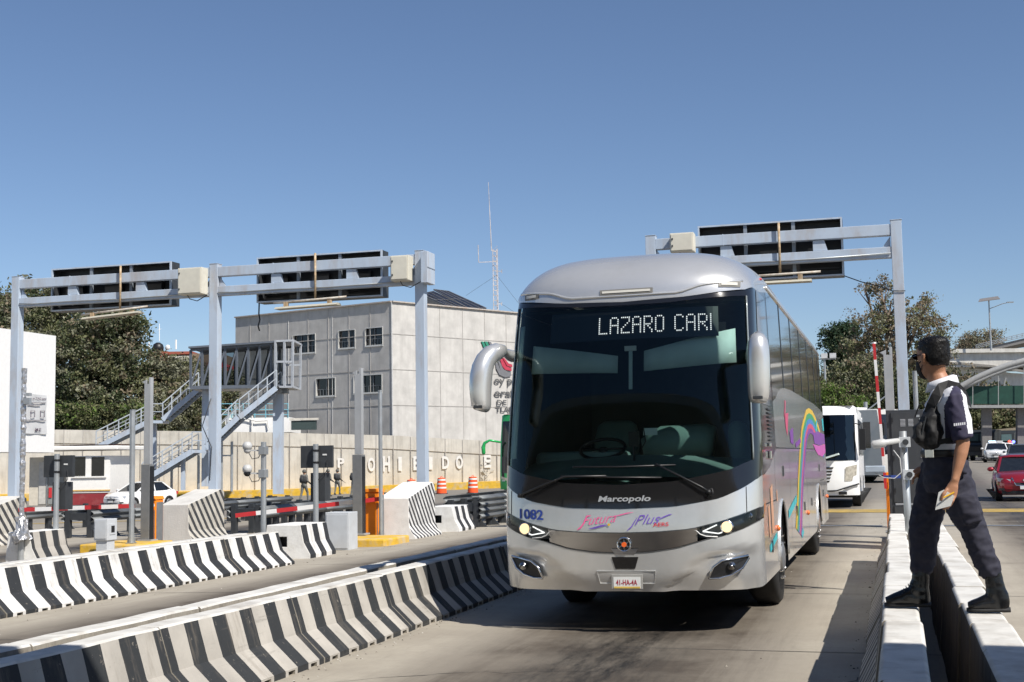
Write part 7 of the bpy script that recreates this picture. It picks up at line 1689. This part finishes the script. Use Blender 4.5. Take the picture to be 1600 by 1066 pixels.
# end cage, painted pale
mb = MB()
for k in (-.12, .9):
    for x0, y0, x1, y1 in ((432, 533, 432, 606), (459, 533, 458, 606), (432, 534, 459, 533), (432, 566, 459, 566), (432, 605, 458, 605), (446, 534, 446, 605)): mb.bar(cor(x0, y0, k), cor(x1, y1, k), .13, .13)
for x, y in ((432, 534), (459, 533), (458, 605), (432, 605)): mb.bar(cor(x, y, -.12), cor(x, y, .9), .13, .13)
mb.build('end_cage', m_white_clean if False else P('pale_cage_paint', (.36, .38, .41), .5), fb)
def post(px, y0, y1, w, D=D1+1.3, wide=.0):
    a = q1(px, y0, D); b = q1(px, y1, D); a = Vector((b.x, b.y, a.z)); mb = MB(); mb.bar(b, a, w, w, up=rxy); mb.build('column', m_st, fb)
post(435, 607, 772, .62); post(322, 606, 760, .5); 
mb = MB(); mb.bar(q1(424, 612, D1+1.3), q1(450, 611, D1+1.3), .8, .35); mb.build('bearing', m_steelgrey, fb)
def stair(x0, y0, x1, y1, D, nst, wdt, label, land=None):
    """flight between two pixels at distance D with treads, stringers and handrails"""
    A, B_ = q1(x0, y0, D), q1(x1, y1, D)
    for k in (0, 1):
        mb = MB(); o = fxy*(wdt*k); mb.bar(A+o, B_+o, .06, .34); mb.build('stringer', m_bluegrey, fb)
        mb = MB(); up = Vector((0, 0, 1.15)); um = Vector((0, 0, .62))
        mb.bar(A+o+up, B_+o+up, .07, .07); mb.bar(A+o+um, B_+o+um, .05, .05)
        for i in range(0, nst+1, 3): p = A.lerp(B_, i/nst)+o; mb.bar(p, p+up, .06, .06)
        mb.build('handrail', m_galv if k else P('rail_paint', (.45, .49, .53), .5), fb)
    mb = MB()
    for i in range(nst):
        p = A.lerp(B_, (i+.5)/nst)+Vector((0, 0, .14)); t = (B_-A); t.z = 0; t = t.normalized()
        mb.prism([p-t*.18, p+t*.18, p+t*.18+fxy*wdt, p-t*.18+fxy*wdt], (0, 0, .05))
    mb.build('treads', m_dark, fb)
stair(150, 700, 232, 659, D1+5, 14, 1.6, '')
stair(254, 656, 310, 608, D1+5, 12, 1.6, '')
stair(222, 752, 300, 705, D1-1, 15, 1.7, '')
stair(322, 700, 372, 652, D1-1, 13, 1.7, '')
stair(374, 652, 432, 606, D1-1, 12, 1.7, '')
for x0, x1, y, D in ((232, 254, 657, D1+5), (300, 322, 703, D1-1)):
    mb = MB(); a, b = q1(x0, y, D), q1(x1, y, D); mb.prism([a, b, b+fxy*1.7, a+fxy*1.7], (0, 0, -.2))
    mb.bar(a+Vector((0, 0, 1.15)), b+Vector((0, 0, 1.15)), .06, .06); mb.bar(a+Vector((0, 0, .6)), b+Vector((0, 0, .6)), .05, .05); mb.bar(a, a+Vector((0, 0, 1.15)), .06, .06); mb.bar(b, b+Vector((0, 0, 1.15)), .06, .06); mb.build('landing', m_bluegrey, fb)
post(240, 660, 770, .32, D1+5.8); post(286, 706, 766, .25, D1-.2)
for px in (268, 346, 362, 310):
    a = q1(px, 690 if px > 300 else 712, D1+1); b = q1(px, 768, D1+1); mb = MB(); mb.cyl(Vector((b.x, b.y, b.z)), Vector((b.x, b.y, a.z)), .09, n=8); mb.build('strut', m_galv, fb)
mb = MB(); mb.bar(q1(346, 712, D1+1), q1(362, 712, D1+1), .1, .1); mb.bar(q1(268, 730, D1+1), q1(286, 729, D1+1), .1, .1); mb.build('brace', m_galv, fb)
# ---- booth and white hoarding at the far left
bo = thing('toll_booth', tuple(q1(120, 795, 72)), 'low white booth with dark windows and a red band, left of the white car', 'building')
def bx(nm, x0, y0, x1, y1, D, dp, mt, bev=0): return box_at(nm, x0, y0, x1, y1, D, dp, mt, bo, bev)
m_boothw = P('booth_white', (.76, .74, .70), .7, noise=.04)
bx('wall', 104, 712, 172, 771, 72, 4, m_boothw); bx('red_band', 104, 771, 172, 790, 71.98, 4.02, P('booth_red', (.24, .025, .03), .6, noise=.1, dirt=(.4, .2, .18), dirt_amt=.4, dirt_scale=1)); bx('gold_line', 104, 765, 172, 768, 71.95, .04, P('booth_gold', (.55, .33, .08), .6))
bx('base', 104, 790, 172, 796, 71.99, 4, m_wall); bx('side_wall', 45, 714, 104, 790, 73, 3, P('booth_cream', (.56, .51, .42), .8, noise=.08)); bx('roof_slab', 30, 696, 184, 705, 71.6, 5.4, m_boothw, .05)
bx('red_roof_edge', 80, 694.5, 178, 696, 71.7, 5, P('booth_red', (.33, .02, .025), .6))
bx('window', 114, 714, 133, 744, 71.96, .03, m_winglass); bx('window', 143, 714, 163, 744, 71.96, .03, m_winglass); bx('window_frame', 133.5, 712, 142.5, 746, 71.95, .05, m_boothw); bx('window_sill', 112, 744, 166, 747, 71.9, .1, m_boothw)
bx('door', 60, 722, 72, 788, 72.95, .04, P('door_pale', (.50, .48, .44), .6)); bx('door', 75, 720, 100, 788, 72.95, .04, P('door_glass', (.24, .25, .25), .2)); bx('door_sign', 76, 762, 81, 778, 72.9, .03, m_red); bx('door_frame', 72, 718, 74.5, 790, 72.9, .1, m_galv)
ho = thing('white_hoarding', tuple(q1(50, 706, 58)), 'tall plain white box building with a wrinkled poster at the left edge', 'building')
mb = MB(); A = q1(-90, 500, 50); B_ = q1(87.5, 525, 60); zt0 = A.z; zt1 = B_.z; zb1 = q1(87.5, 707, 60).z; zb0 = zb1
dd = Vector((B_.x, B_.y, 0)).normalized()*3+Vector((-.6, 0, 0))
mb.prism([Vector((A.x, A.y, zb0)), Vector((B_.x, B_.y, zb1)), Vector((B_.x, B_.y, zt1)), Vector((A.x, A.y, zt0))], dd)
mb.build('wall', m_white_clean, ho)
hn = (Vector((B_.x, B_.y, 0))-Vector((A.x, A.y, 0))).normalized(); hnn = Vector((-hn.y, hn.x, 0)); hnn = hnn if hnn.dot(fxy) < 0 else -hnn
def hp(px, py, o=.03): return onplane(px, py, Vector((A.x, A.y, 0)), hnn)+hnn*o
mb = MB()
gr = 8; pts_ = {}
for i in range(gr+1):
    for j in range(gr+1):
        px = 25+(71-25)*i/gr; ya = 614+(618-614)*i/gr; yb_ = 677+(679-677)*i/gr; pts_[i, j] = hp(px, ya+(yb_-ya)*j/gr, .05+.015*math.sin(i*1.7+j)+.01*math.sin(j*2.1-i))
for i in range(gr):
    for j in range(gr): mb.add([pts_[i, j], pts_[i+1, j], pts_[i+1, j+1], pts_[i, j+1]], [(0, 1, 2, 3)])
ps = thing('poster', tuple(hp(48, 679)), 'wrinkled white information poster on the white building, behind the foil pole', 'poster')
mb.build('sheet', P('poster_vinyl', (.58, .58, .58), .5, noise=.03), ps, smooth=True)
for s_, x0, y1, x1, h in (('Adquieres tu TAG aqui', 28, 625, 69, 4.5), ('M.E', 52, 674, 61, 5)):
    a = hp(x0, y1, .10); b = hp(x1, y1+.02*(x1-x0), .10); t_ = hp(x0, y1-h, .10); mb = MB(); text_box(mb, s_, a, (b-a).normalized(), (0, 0, 1), w=(b-a).length, h=t_.z-a.z, bold=.02); mb.build('poster_text', P('poster_ink', (.10, .07, .10), .6), ps)
for x0, y1, x1 in ((29, 629, 68), (40, 633, 60), (27, 656.5, 68)):   # lines too small to read
    mb = MB(); mb.bar(hp(x0, y1, .10), hp(x1, y1+.02*(x1-x0), .10), .02, .05); mb.build('poster_line', P('poster_grey', (.3, .29, .3), .6), ps)
mb = MB()
for cx0 in (28, 45, 60):
    mb = MB()
    c0 = [hp(cx0, 642, .1), hp(cx0+6, 642, .1), hp(cx0+6, 652, .1), hp(cx0, 652, .1)]
    for i in range(4): mb.bar(c0[i], c0[(i+1) % 4], .03, .01)
    mb.build('pictogram', P('poster_ink', (.10, .07, .10), .6), ps)
# distant red house with water tank on the hill, left of the stairs
hs = thing('hill_house', tuple(q1(270, 600, 170)), 'distant red and cream house with a black water tank on the wooded slope', 'building')
for nm, x0, y0, x1, y1, mt in (('wall', 262, 556, 300, 640, m_wall), ('balcony', 240, 566, 276, 574, m_red), ('roof', 258, 549, 300, 554, P('brick_red', (.30, .08, .05), .8)), ('wall', 296, 552, 345, 640, P('ochre_wall', (.22, .15, .10), .8)), ('balcony', 300, 566, 345, 577, m_red)):
    box_at(nm, x0, y0, x1, y1, 170, 8, mt, hs)
mb = MB(); a = q1(247, 549, 170); mb.loft([(a, .7), (a+Vector((0, 0, .5)), .75), (a+Vector((0, 0, .9)), .62), (a+Vector((0, 0, 1.15)), .25)], 16); mb.build('water_tank', m_black, hs, smooth=True)
mb = MB(); box = None
for px, y0, y1 in ((233, 535, 547), (275, 531, 546), (249, 506, 533)): mb.cyl(q1(px, y1, 170), q1(px, y0, 170), .12 if px != 249 else .05, n=6)
mb.bar(q1(246, 516, 170), q1(252, 514, 170), .05, .05); mb.build('antenna', m_white_clean, hs)
mb = MB(); mb.sphere(q1(262, 543, 170), (.35, .2, .35), 12, 8); mb.build('dish', m_white_clean, hs)
mb = MB(); a, b = q1(238, 553, 170), q1(262, 640, 170); box_at('wall', 232, 549, 262, 640, 171, 6, P('brick_red', (.30, .08, .05), .8), hs)
# ---- right background: overpass, arched footbridge
m_over = streaked_concrete('overpass_concrete', (.72, .69, .63), (.36, .33, .28), .45)
ov = thing('overpass', (20, 150, 0), 'pale concrete box girder overpass crossing behind the guard', 'bridge')
def yb(px, py, Y): return atY(px, py, Y)
def slab(nm, pts, Y, dep, mt, par): q = [yb(x, y, Y) for x, y in pts]; mb = MB(); mb.prism(q, (0, dep, 0)); return mb.build(nm, mt, par)
slab('girder', [(1440, 548), (1720, 545), (1720, 572), (1440, 574)], 150, 9, m_over, ov)
slab('parapet', [(1440, 546), (1720, 543), (1720, 549), (1440, 552)], 149.6, .3, m_over, ov)
slab('web', [(1440, 574.5), (1500, 573), (1545, 577), (1580, 583), (1720, 590), (1720, 606), (1440, 602)], 151.2, 6, m_over, ov)
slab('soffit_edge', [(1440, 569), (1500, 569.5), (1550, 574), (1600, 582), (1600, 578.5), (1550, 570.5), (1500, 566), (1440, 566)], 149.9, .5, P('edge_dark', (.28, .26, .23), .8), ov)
for x0, x1 in ((1530, 1556), (1584, 1618), (1700, 1740)):
    slab('pier', [(x0, 604), (x1, 604), (x1, 700), (x0, 700)], 152, 4, m_over, ov)
rp2 = thing('ramp_bridge', (30, 165, 0), 'darker ramp bridge with railing rising above the overpass at right edge', 'bridge')
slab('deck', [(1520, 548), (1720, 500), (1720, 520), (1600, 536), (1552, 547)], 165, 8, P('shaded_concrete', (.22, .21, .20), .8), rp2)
mb = MB()
for t in (0, .5, 1): mb.bar(yb(1525, 544-5*t, 164.8), yb(1720, 498-6*t, 164.8), .07, .07)
for i in range(24): x = 1525+i*8; y = 544-(x-1525)*.236; mb.bar(yb(x, y, 164.8), yb(x, y-5.5, 164.8), .07, .07)
mb.build('railing', m_galv, rp2)
fb2 = thing('arched_footbridge', (16, 118, 0), 'arched tubular footbridge with green panelled sides at the right edge', 'footbridge')
mw = P('white_tube_paint', (.34, .34, .33), .5)
arc = [(1440, 652), (1475, 622), (1500, 605), (1525, 591), (1550, 580), (1575, 571), (1600, 564), (1640, 556), (1700, 550), (1780, 548)]
for Y in (118, 121):
    mb = MB(); mb.tube([yb(x, y, Y) for x, y in arc], .26, 10); mb.build('arch_tube', mw, fb2, smooth=True)
    mb = MB(); mb.tube([yb(x, y+6, Y) for x, y in arc[2:]], .16, 8); mb.build('arch_tube', mw, fb2, smooth=True)
    mb = MB(); mb.bar(yb(1430, 636, Y), yb(1780, 634, Y), .22, .25); mb.build('lower_chord', mw, fb2)
slab('green_panel', [(1430, 605), (1780, 600), (1780, 630), (1430, 632)], 118.5, .1, P('green_mesh', (.012, .06, .042), .6, noise=.2, scale=2), fb2)
slab('green_panel', [(1430, 605), (1780, 600), (1780, 630), (1430, 632)], 120.7, .1, P('green_mesh', (.012, .07, .05), .6), fb2)
slab('deck', [(1430, 633), (1780, 631), (1780, 636), (1430, 638)], 118.3, 2.8, m_dark, fb2)
mb = MB()
for x in range(1520, 1780, 40):
    y = lin(x, arc); mb = MB(); mb.bar(yb(x, y, 118), yb(x, 634, 118), .06, .06); mb.build('hanger', mw, fb2)
mb = MB(); mb.bar(yb(1560, 590, 119), yb(1570, 630, 119), .1, .1); mb.build('cross_brace', mw, fb2)
mb = MB(); mb.bar(yb(1572, 590, 119.4), yb(1562, 630, 119.4), .1, .1); mb.build('cross_brace', mw, fb2)
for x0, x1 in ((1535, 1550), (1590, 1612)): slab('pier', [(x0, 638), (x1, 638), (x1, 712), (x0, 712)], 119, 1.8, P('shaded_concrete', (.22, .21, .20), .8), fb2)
rw = thing('roadside_wall', (14, 135, 0), 'low tan wall in shade under the bridges at the right edge', 'wall')
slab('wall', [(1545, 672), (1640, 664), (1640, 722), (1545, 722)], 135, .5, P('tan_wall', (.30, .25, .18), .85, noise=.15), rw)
# lamps
def lamp(px, y0, y1, Y, label, solar=True):
    a = yb(px, y1, Y); b = yb(px, y0, Y); l_ = thing('street_lamp', tuple(Vector((b.x, b.y, a.z))), label, 'street lamp')
    mb = MB(); mb.cyl((b.x, b.y, a.z), (b.x, b.y, b.z), .11, .07, 8); mb.build('pole', m_galv, l_)
    if solar:
        mb = MB(); w2 = 1.1; mb.prism([b+Vector((-w2, -.5, -.15)), b+Vector((w2, -.7, .02)), b+Vector((w2*.9, .6, .46)), b+Vector((-w2*.8, .6, .26))], (0, 0, .06)); mb.build('solar_panel', P('pale_solar_panel', (.22, .20, .18), .3), l_)
        mb = MB(); mb.tube([b+Vector((0, 0, -.9)), b+Vector((1.4, -.1, -.4)), b+Vector((2.0, -.1, -.3))], .045, 6); mb.box(b.x+1.8, b.x+2.5, b.y-.3, b.y+.1, b.z-.34, b.z-.24); mb.build('lamp_head', m_galv, l_)
    else:
        mb = MB()
        for k in (-1, 0, 1): mb.box(b.x+k*.6-.22, b.x+k*.6+.22, b.y-.2, b.y+.2, b.z-.1, b.z+.25)
        mb.bar(b+Vector((-.8, 0, -.15)), b+Vector((.8, 0, -.15)), .08, .08); mb.build('lamp_head', P('lamp_pale', (.6, .6, .6), .4), l_)
lamp(1545, 470, 548, 148, 'solar panel street lamp standing on the overpass against the sky')
lamp(1472, 505, 560, 170, 'second solar street lamp half hidden by the brown tree') if False else None
lamp(1288, 558, 640, 95, 'floodlight mast in front of the trees, just right of the coach', False)
# thin far pole and cable mast in front of the left trees
gp = MB(); a = yb(1356, 628, 84); b = yb(1356, 720, 84); gp.cyl((b.x, b.y, b.z), (b.x, b.y, a.z), .12, n=8); gp.bar(Vector((b.x, b.y, a.z-.6)), yb(1385, 618, 84), .08, .08); tag(gp.build('thin_pole', m_galv, off=(b.x, b.y, b.z)), 'slim grey pole with slanting arm above the light grey coach', 'pole')
# ------------------------------------------------------------------ trees, hill
def leafmat(name, c, var=.35):
    m = bpy.data.materials.new(name); n, l = nodes(m); b = n['Principled BSDF']; b.inputs['Roughness'].default_value = .6; b.inputs['Specular IOR Level'].default_value = .25
    g = n.new('ShaderNodeNewGeometry'); nz = n.new('ShaderNodeTexNoise'); nz.inputs['Scale'].default_value = .35; nz.inputs['Detail'].default_value = 5; l.new(g.outputs['Position'], nz.inputs['Vector'])
    n2 = n.new('ShaderNodeTexNoise'); n2.inputs['Scale'].default_value = 6; l.new(g.outputs['Position'], n2.inputs['Vector'])
    ad = n.new('ShaderNodeMath'); ad.operation = 'ADD'; l.new(nz.outputs[0], ad.inputs[0]); l.new(n2.outputs[0], ad.inputs[1]); hf_ = n.new('ShaderNodeMath'); hf_.operation = 'MULTIPLY'; hf_.inputs[1].default_value = .5; l.new(ad.outputs[0], hf_.inputs[0])
    r = n.new('ShaderNodeValToRGB'); l.new(hf_.outputs[0], r.inputs[0]); c = Vector(c); r.color_ramp.elements[0].position = .35; r.color_ramp.elements[1].position = .65
    r.color_ramp.elements[0].color = (*(c*(1-var)), 1); r.color_ramp.elements[1].color = (*(c*(1+var)), 1); l.new(r.outputs[0], b.inputs['Base Color'])
    tr = n.new('ShaderNodeBsdfTranslucent'); l.new(r.outputs[0], tr.inputs[0]); mx = n.new('ShaderNodeMixShader'); mx.inputs[0].default_value = .25; l.new(b.outputs[0], mx.inputs[1]); l.new(tr.outputs[0], mx.inputs[2]); l.new(mx.outputs[0], n['Material Output'].inputs[0])
    return m
m_lf = [leafmat('leaf_olive', (.15, .155, .075)), leafmat('leaf_dark', (.065, .082, .038)), leafmat('leaf_grey_green', (.22, .22, .15)), leafmat('leaf_brown', (.23, .185, .125)), leafmat('leaf_bright', (.13, .20, .045)), leafmat('leaf_conifer', (.035, .065, .033))]
m_bark = P('bark', (.16, .12, .09), .9, noise=.4, scale=8, bump=.6)
def tree(base, blobs, label, mix, nleaf=5000, size=.30, group='trees behind the wall', name='tree', trunk=.35, seed=1, gap=.42, cat='tree', limbs=True):
    """trunk with limbs reaching into each foliage blob; leaves are small clumped quads gathered on twig clusters"""
    rr = random.Random(seed); t = thing(name, tuple(base), label, cat, group); base = Vector(base)
    tot = sum(b[1][0]*b[1][1]*b[1][2] for b in blobs)**.5 if False else sum((b[1][0]*b[1][1]*b[1][2])**.67 for b in blobs)
    mb = MB(); cz = sum(b[0].z for b in blobs)/len(blobs)
    fork = base.lerp(Vector((sum(b[0].x for b in blobs)/len(blobs), sum(b[0].y for b in blobs)/len(blobs), cz)), .45)
    mb.loft([(base-Vector((0, 0, .3)), trunk*1.25), (base.lerp(fork, .4)+Vector((rr.uniform(-.2, .2), 0, 0)), trunk), (fork, trunk*.75)], 8)
    if limbs:
        for c, r_ in blobs:
            mid = fork.lerp(c, .5)+Vector((rr.uniform(-.5, .5), rr.uniform(-.5, .5), rr.uniform(0, .4))); mb.loft([(fork, trunk*.5), (mid, trunk*.32), (c, trunk*.14)], 6)
            for _ in range(4):
                d = Vector((rr.gauss(0, 1), rr.gauss(0, 1), rr.gauss(0, .8))).normalized(); e = c+Vector((d.x*r_[0], d.y*r_[1], d.z*r_[2]))*.85; mb.loft([(c.lerp(mid, .3), trunk*.14), (e, trunk*.03)], 5)
    mb.build('trunk', m_bark, t, smooth=True)
    lf = MB(); V, F_, M_ = [], [], []
    for c, r_ in blobs:
        nb = int(2.5*nleaf*(r_[0]*r_[1]*r_[2])**.67/tot); ncl = max(6, nb//26)
        for _ in range(ncl):
            while True:
                d = Vector((rr.gauss(0, 1), rr.gauss(0, 1), rr.gauss(0, 1))).normalized(); q = rr.random()**.38
                p = c+Vector((d.x*r_[0]*q, d.y*r_[1]*q, d.z*r_[2]*q))
                if mnoise.noise(p*.55)+.5 > gap-.06 or rr.random() < .15: break
            cr = rr.uniform(.35, 1.1)*size*2.4; cs_ = rr.uniform(.6, 1.35); w_ = rr.random(); mi = 0; acc = 0
            for i, (mt, wt) in enumerate(mix):
                acc += wt
                if w_ < acc: mi = i; break
            for _ in range(26):
                o = p+Vector((rr.gauss(0, cr*.55), rr.gauss(0, cr*.55), rr.gauss(0, cr*.38)))
                a = Vector((rr.gauss(0, 1), rr.gauss(0, 1), rr.gauss(0, 1))).normalized(); b_ = a.cross(Vector((rr.gauss(0, 1), rr.gauss(0, 1), rr.gauss(0, 1)))).normalized()
                s_ = size*cs_*rr.uniform(.4, 1.0); k = len(V)
                V += [tuple(o-a*s_*.6), tuple(o+b_*s_*.34), tuple(o+a*s_*.6), tuple(o-b_*s_*.34)]; F_.append((k, k+1, k+2, k+3)); M_.append(mi)
    lf.v = V; lf.f = F_; lf.m = M_; lf.sm = [False]*len(F_)
    lf.build('crown', [m_lf[i] for i, _ in mix], t, fix=False)
    return t
def blob(px, py, rx, ry, D):
    """foliage mass seen around a pixel at distance D; radii in metres"""
    return (q1(px, py, D), (rx, rx, ry))
GT = 'trees behind the retaining wall'
mixA = [(0, .35), (1, .25), (2, .30), (3, .10)]
mixB = [(1, .35), (0, .45), (3, .20)]
z_ = 1.0
def tb_(px, D): p = q1(px, 690, D); return (p.x, p.y, .5)
tree(tb_(20, 112), [blob(-20, 500, 3.4, 2.8, 112), blob(20, 470, 2.8, 2.0, 112), blob(5, 560, 4, 4, 112)], 'olive green tree behind the white building at the left edge', mixA, 6500, .34, GT, seed=2)
tree(tb_(85, 108), [blob(70, 490, 3.6, 2.6, 108), blob(105, 480, 3.0, 2.2, 109), blob(60, 540, 4.2, 3.5, 108), blob(110, 560, 3.5, 3.4, 107), blob(90, 620, 3.8, 3.2, 107)], 'tall dark green tree rising over the white building and under the leftmost sign', mixA, 12000, .34, GT, seed=3)
tree(tb_(165, 105), [blob(150, 510, 3.0, 2.2, 105), blob(185, 520, 2.8, 2.2, 106), blob(195, 570, 2.6, 3.0, 105), blob(140, 570, 3.2, 3.2, 104), blob(165, 625, 3.4, 2.8, 104), blob(200, 510, 1.5, 1.2, 105)], 'dark round tree with a pale forked trunk left of the stairs', [(1, .4), (0, .3), (2, .2), (3, .1)], 13000, .32, GT, seed=4)
tree(tb_(240, 106), [blob(235, 585, 2.6, 2.0, 106), blob(262, 600, 2.6, 2.6, 106), blob(240, 640, 3.2, 2.2, 105), blob(285, 585, 1.8, 1.4, 107)], 'grey green bushy tree below the red house', [(2, .55), (0, .35), (3, .1)], 8000, .30, GT, seed=5)
tree(tb_(300, 108), [blob(300, 600, 2.6, 2.2, 108), blob(300, 640, 3.0, 2.4, 108), blob(330, 620, 2.4, 2.2, 108), blob(350, 600, 1.5, 1.4, 108)], 'bushy green tree seen through the footbridge stairs', mixA, 7000, .30, GT, seed=6)
for i, (px, c_) in enumerate(((100, 'leafy shrub nearest the white building on top of the wall'), (135, 'second leafy shrub from the white building, on top of the wall'), (172, 'third leafy shrub from the white building, under the dark round tree'), (212, 'leafy shrub nearest the upper stairs on top of the wall'))):
    tree(q1(px, 672, 99.5), [blob(px-8, 655, 1.2, .9, 100), blob(px+8, 658, 1.2, .8, 100), blob(px, 645, 1.1, .8, 100)], c_, [(0, .5), (1, .3), (4, .2)], 2200, .24, 'shrubs on top of the retaining wall', name='shrub', trunk=.06, seed=20+i, gap=.3, cat='shrub')
# right-hand trees
GR = 'trees beyond the plaza on the right'
def rb(px, py, rx, rz_, Y): return (atY(px, py, Y), (rx, rx, rz_))
def rt_(px, Y): p = atY(px, 700, Y); return (p.x, Y, .2)
tree(rt_(1322, 112), [rb(1310, 520, 1.8, .7, 112), rb(1330, 514, 1.4, .6, 112), rb(1318, 540, 2.0, .9, 112), rb(1305, 560, 1.4, .8, 112), rb(1330, 570, 2.0, 1.2, 112), rb(1325, 600, 2.0, 2.0, 112)], 'dark green flat-layered tree just right of the coach', [(5, .8), (1, .2)], 8000, .26, GR, seed=7, gap=.36)
tree(rt_(1392, 104), [rb(1375, 450, 1.0, 1.0, 104), rb(1392, 470, 1.6, 1.6, 104), rb(1352, 452, 1.0, .5, 104), rb(1370, 505, 2.6, 2.0, 104), rb(1420, 510, 3.0, 2.0, 104), rb(1448, 470, .9, .8, 104), rb(1455, 515, 1.8, 1.8, 104), rb(1400, 550, 3.6, 2.2, 104), rb(1345, 545, 1.8, 1.8, 104), rb(1460, 548, 1.8, 1.6, 104), rb(1380, 590, 3.4, 2.2, 104), rb(1440, 590, 2.8, 2.0, 104)], 'large brown and olive tree behind the right gantry post', [(3, .55), (0, .28), (2, .17)], 8500, .24, GR, seed=8, gap=.70, trunk=.45)
tree(rt_(1350, 98), [rb(1320, 600, 2.2, 1.6, 98), rb(1345, 590, 2.0, 1.6, 98), rb(1330, 630, 2.2, 1.4, 98)], 'olive tree behind the white minibus', mixA, 6000, .24, GR, seed=9)
tree(rt_(1312, 92), [rb(1300, 620, 1.2, 1.2, 92), rb(1320, 640, 1.6, 1.2, 92), rb(1295, 650, 1.3, 1.3, 92)], 'bright green bush right of the coach rear', [(4, .6), (0, .4)], 4000, .22, GR, name='bush', seed=10, trunk=.12, cat='bush')
tree(rt_(1370, 94), [rb(1352, 650, 1.6, 1.0, 94), rb(1380, 640, 1.6, 1.3, 94), rb(1410, 640, 1.8, 1.6, 94), rb(1440, 630, 1.8, 1.8, 94), rb(1410, 610, 1.8, 1.6, 94)], 'dark shaded undergrowth behind the anthracite cabinet', [(1, .6), (0, .4)], 6000, .24, GR, name='bush', seed=11, trunk=.15, cat='bush')
tree(rt_(1532, 175), [rb(1525, 535, 2.6, 1.2, 175), rb(1545, 530, 2.6, 1.2, 175), rb(1515, 542, 2, 1, 175)], 'small grey tree showing over the overpass', [(3, .5), (2, .5)], 2600, .30, GR, seed=12, gap=.5)
tree(rt_(1500, 140), [rb(1500, 600, 2.6, 2.0, 140), rb(1500, 650, 3, 2.6, 140), rb(1520, 660, 2.4, 2.4, 140)], 'olive tree behind the guard under the footbridge', mixB, 4000, .34, GR, seed=13)
tree(rt_(1568, 142), [rb(1565, 655, 3.0, 2.6, 142), rb(1580, 670, 2.4, 2, 142), rb(1560, 625, 2, 2, 142)], 'olive tree between the bridge piers', mixB, 4000, .34, GR, seed=14)
# wooded slopes far behind
def hill(name, x0, x1, Y, hfn, dep, m):
    mb = MB(); mb.grid(lambda x, v: (x, Y+dep*v, hfn(x)*math.sin(math.pi*min(1, v+.02)*.5)+1.2*mnoise.noise(Vector((x*.15, v*6, 3)))*min(1, v*4)), [x0+(x1-x0)*k/60 for k in range(61)], [k/14 for k in range(15)]); o = mb.build(name, m, smooth=True); tag(o, kind='structure')
m_hill = P('wooded_slope', (.060, .068, .035), .95, noise=.5, scale=.35, dirt=(.11, .09, .055), dirt_amt=.8, dirt_scale=.12, bump=1, bscale=1.2, space='w')
hill('hill', -260, -40, 150, lambda x: 9+5*sm((-x-60)/120)+2*math.sin(x*.07), 60, m_hill)
hill('hill', -8, 160, 190, lambda x: 7+2*math.sin(x*.08)+2*sm(x/60), 50, m_hill)
hill('hill', -40, -8, 190, lambda x: 6, 50, m_hill)
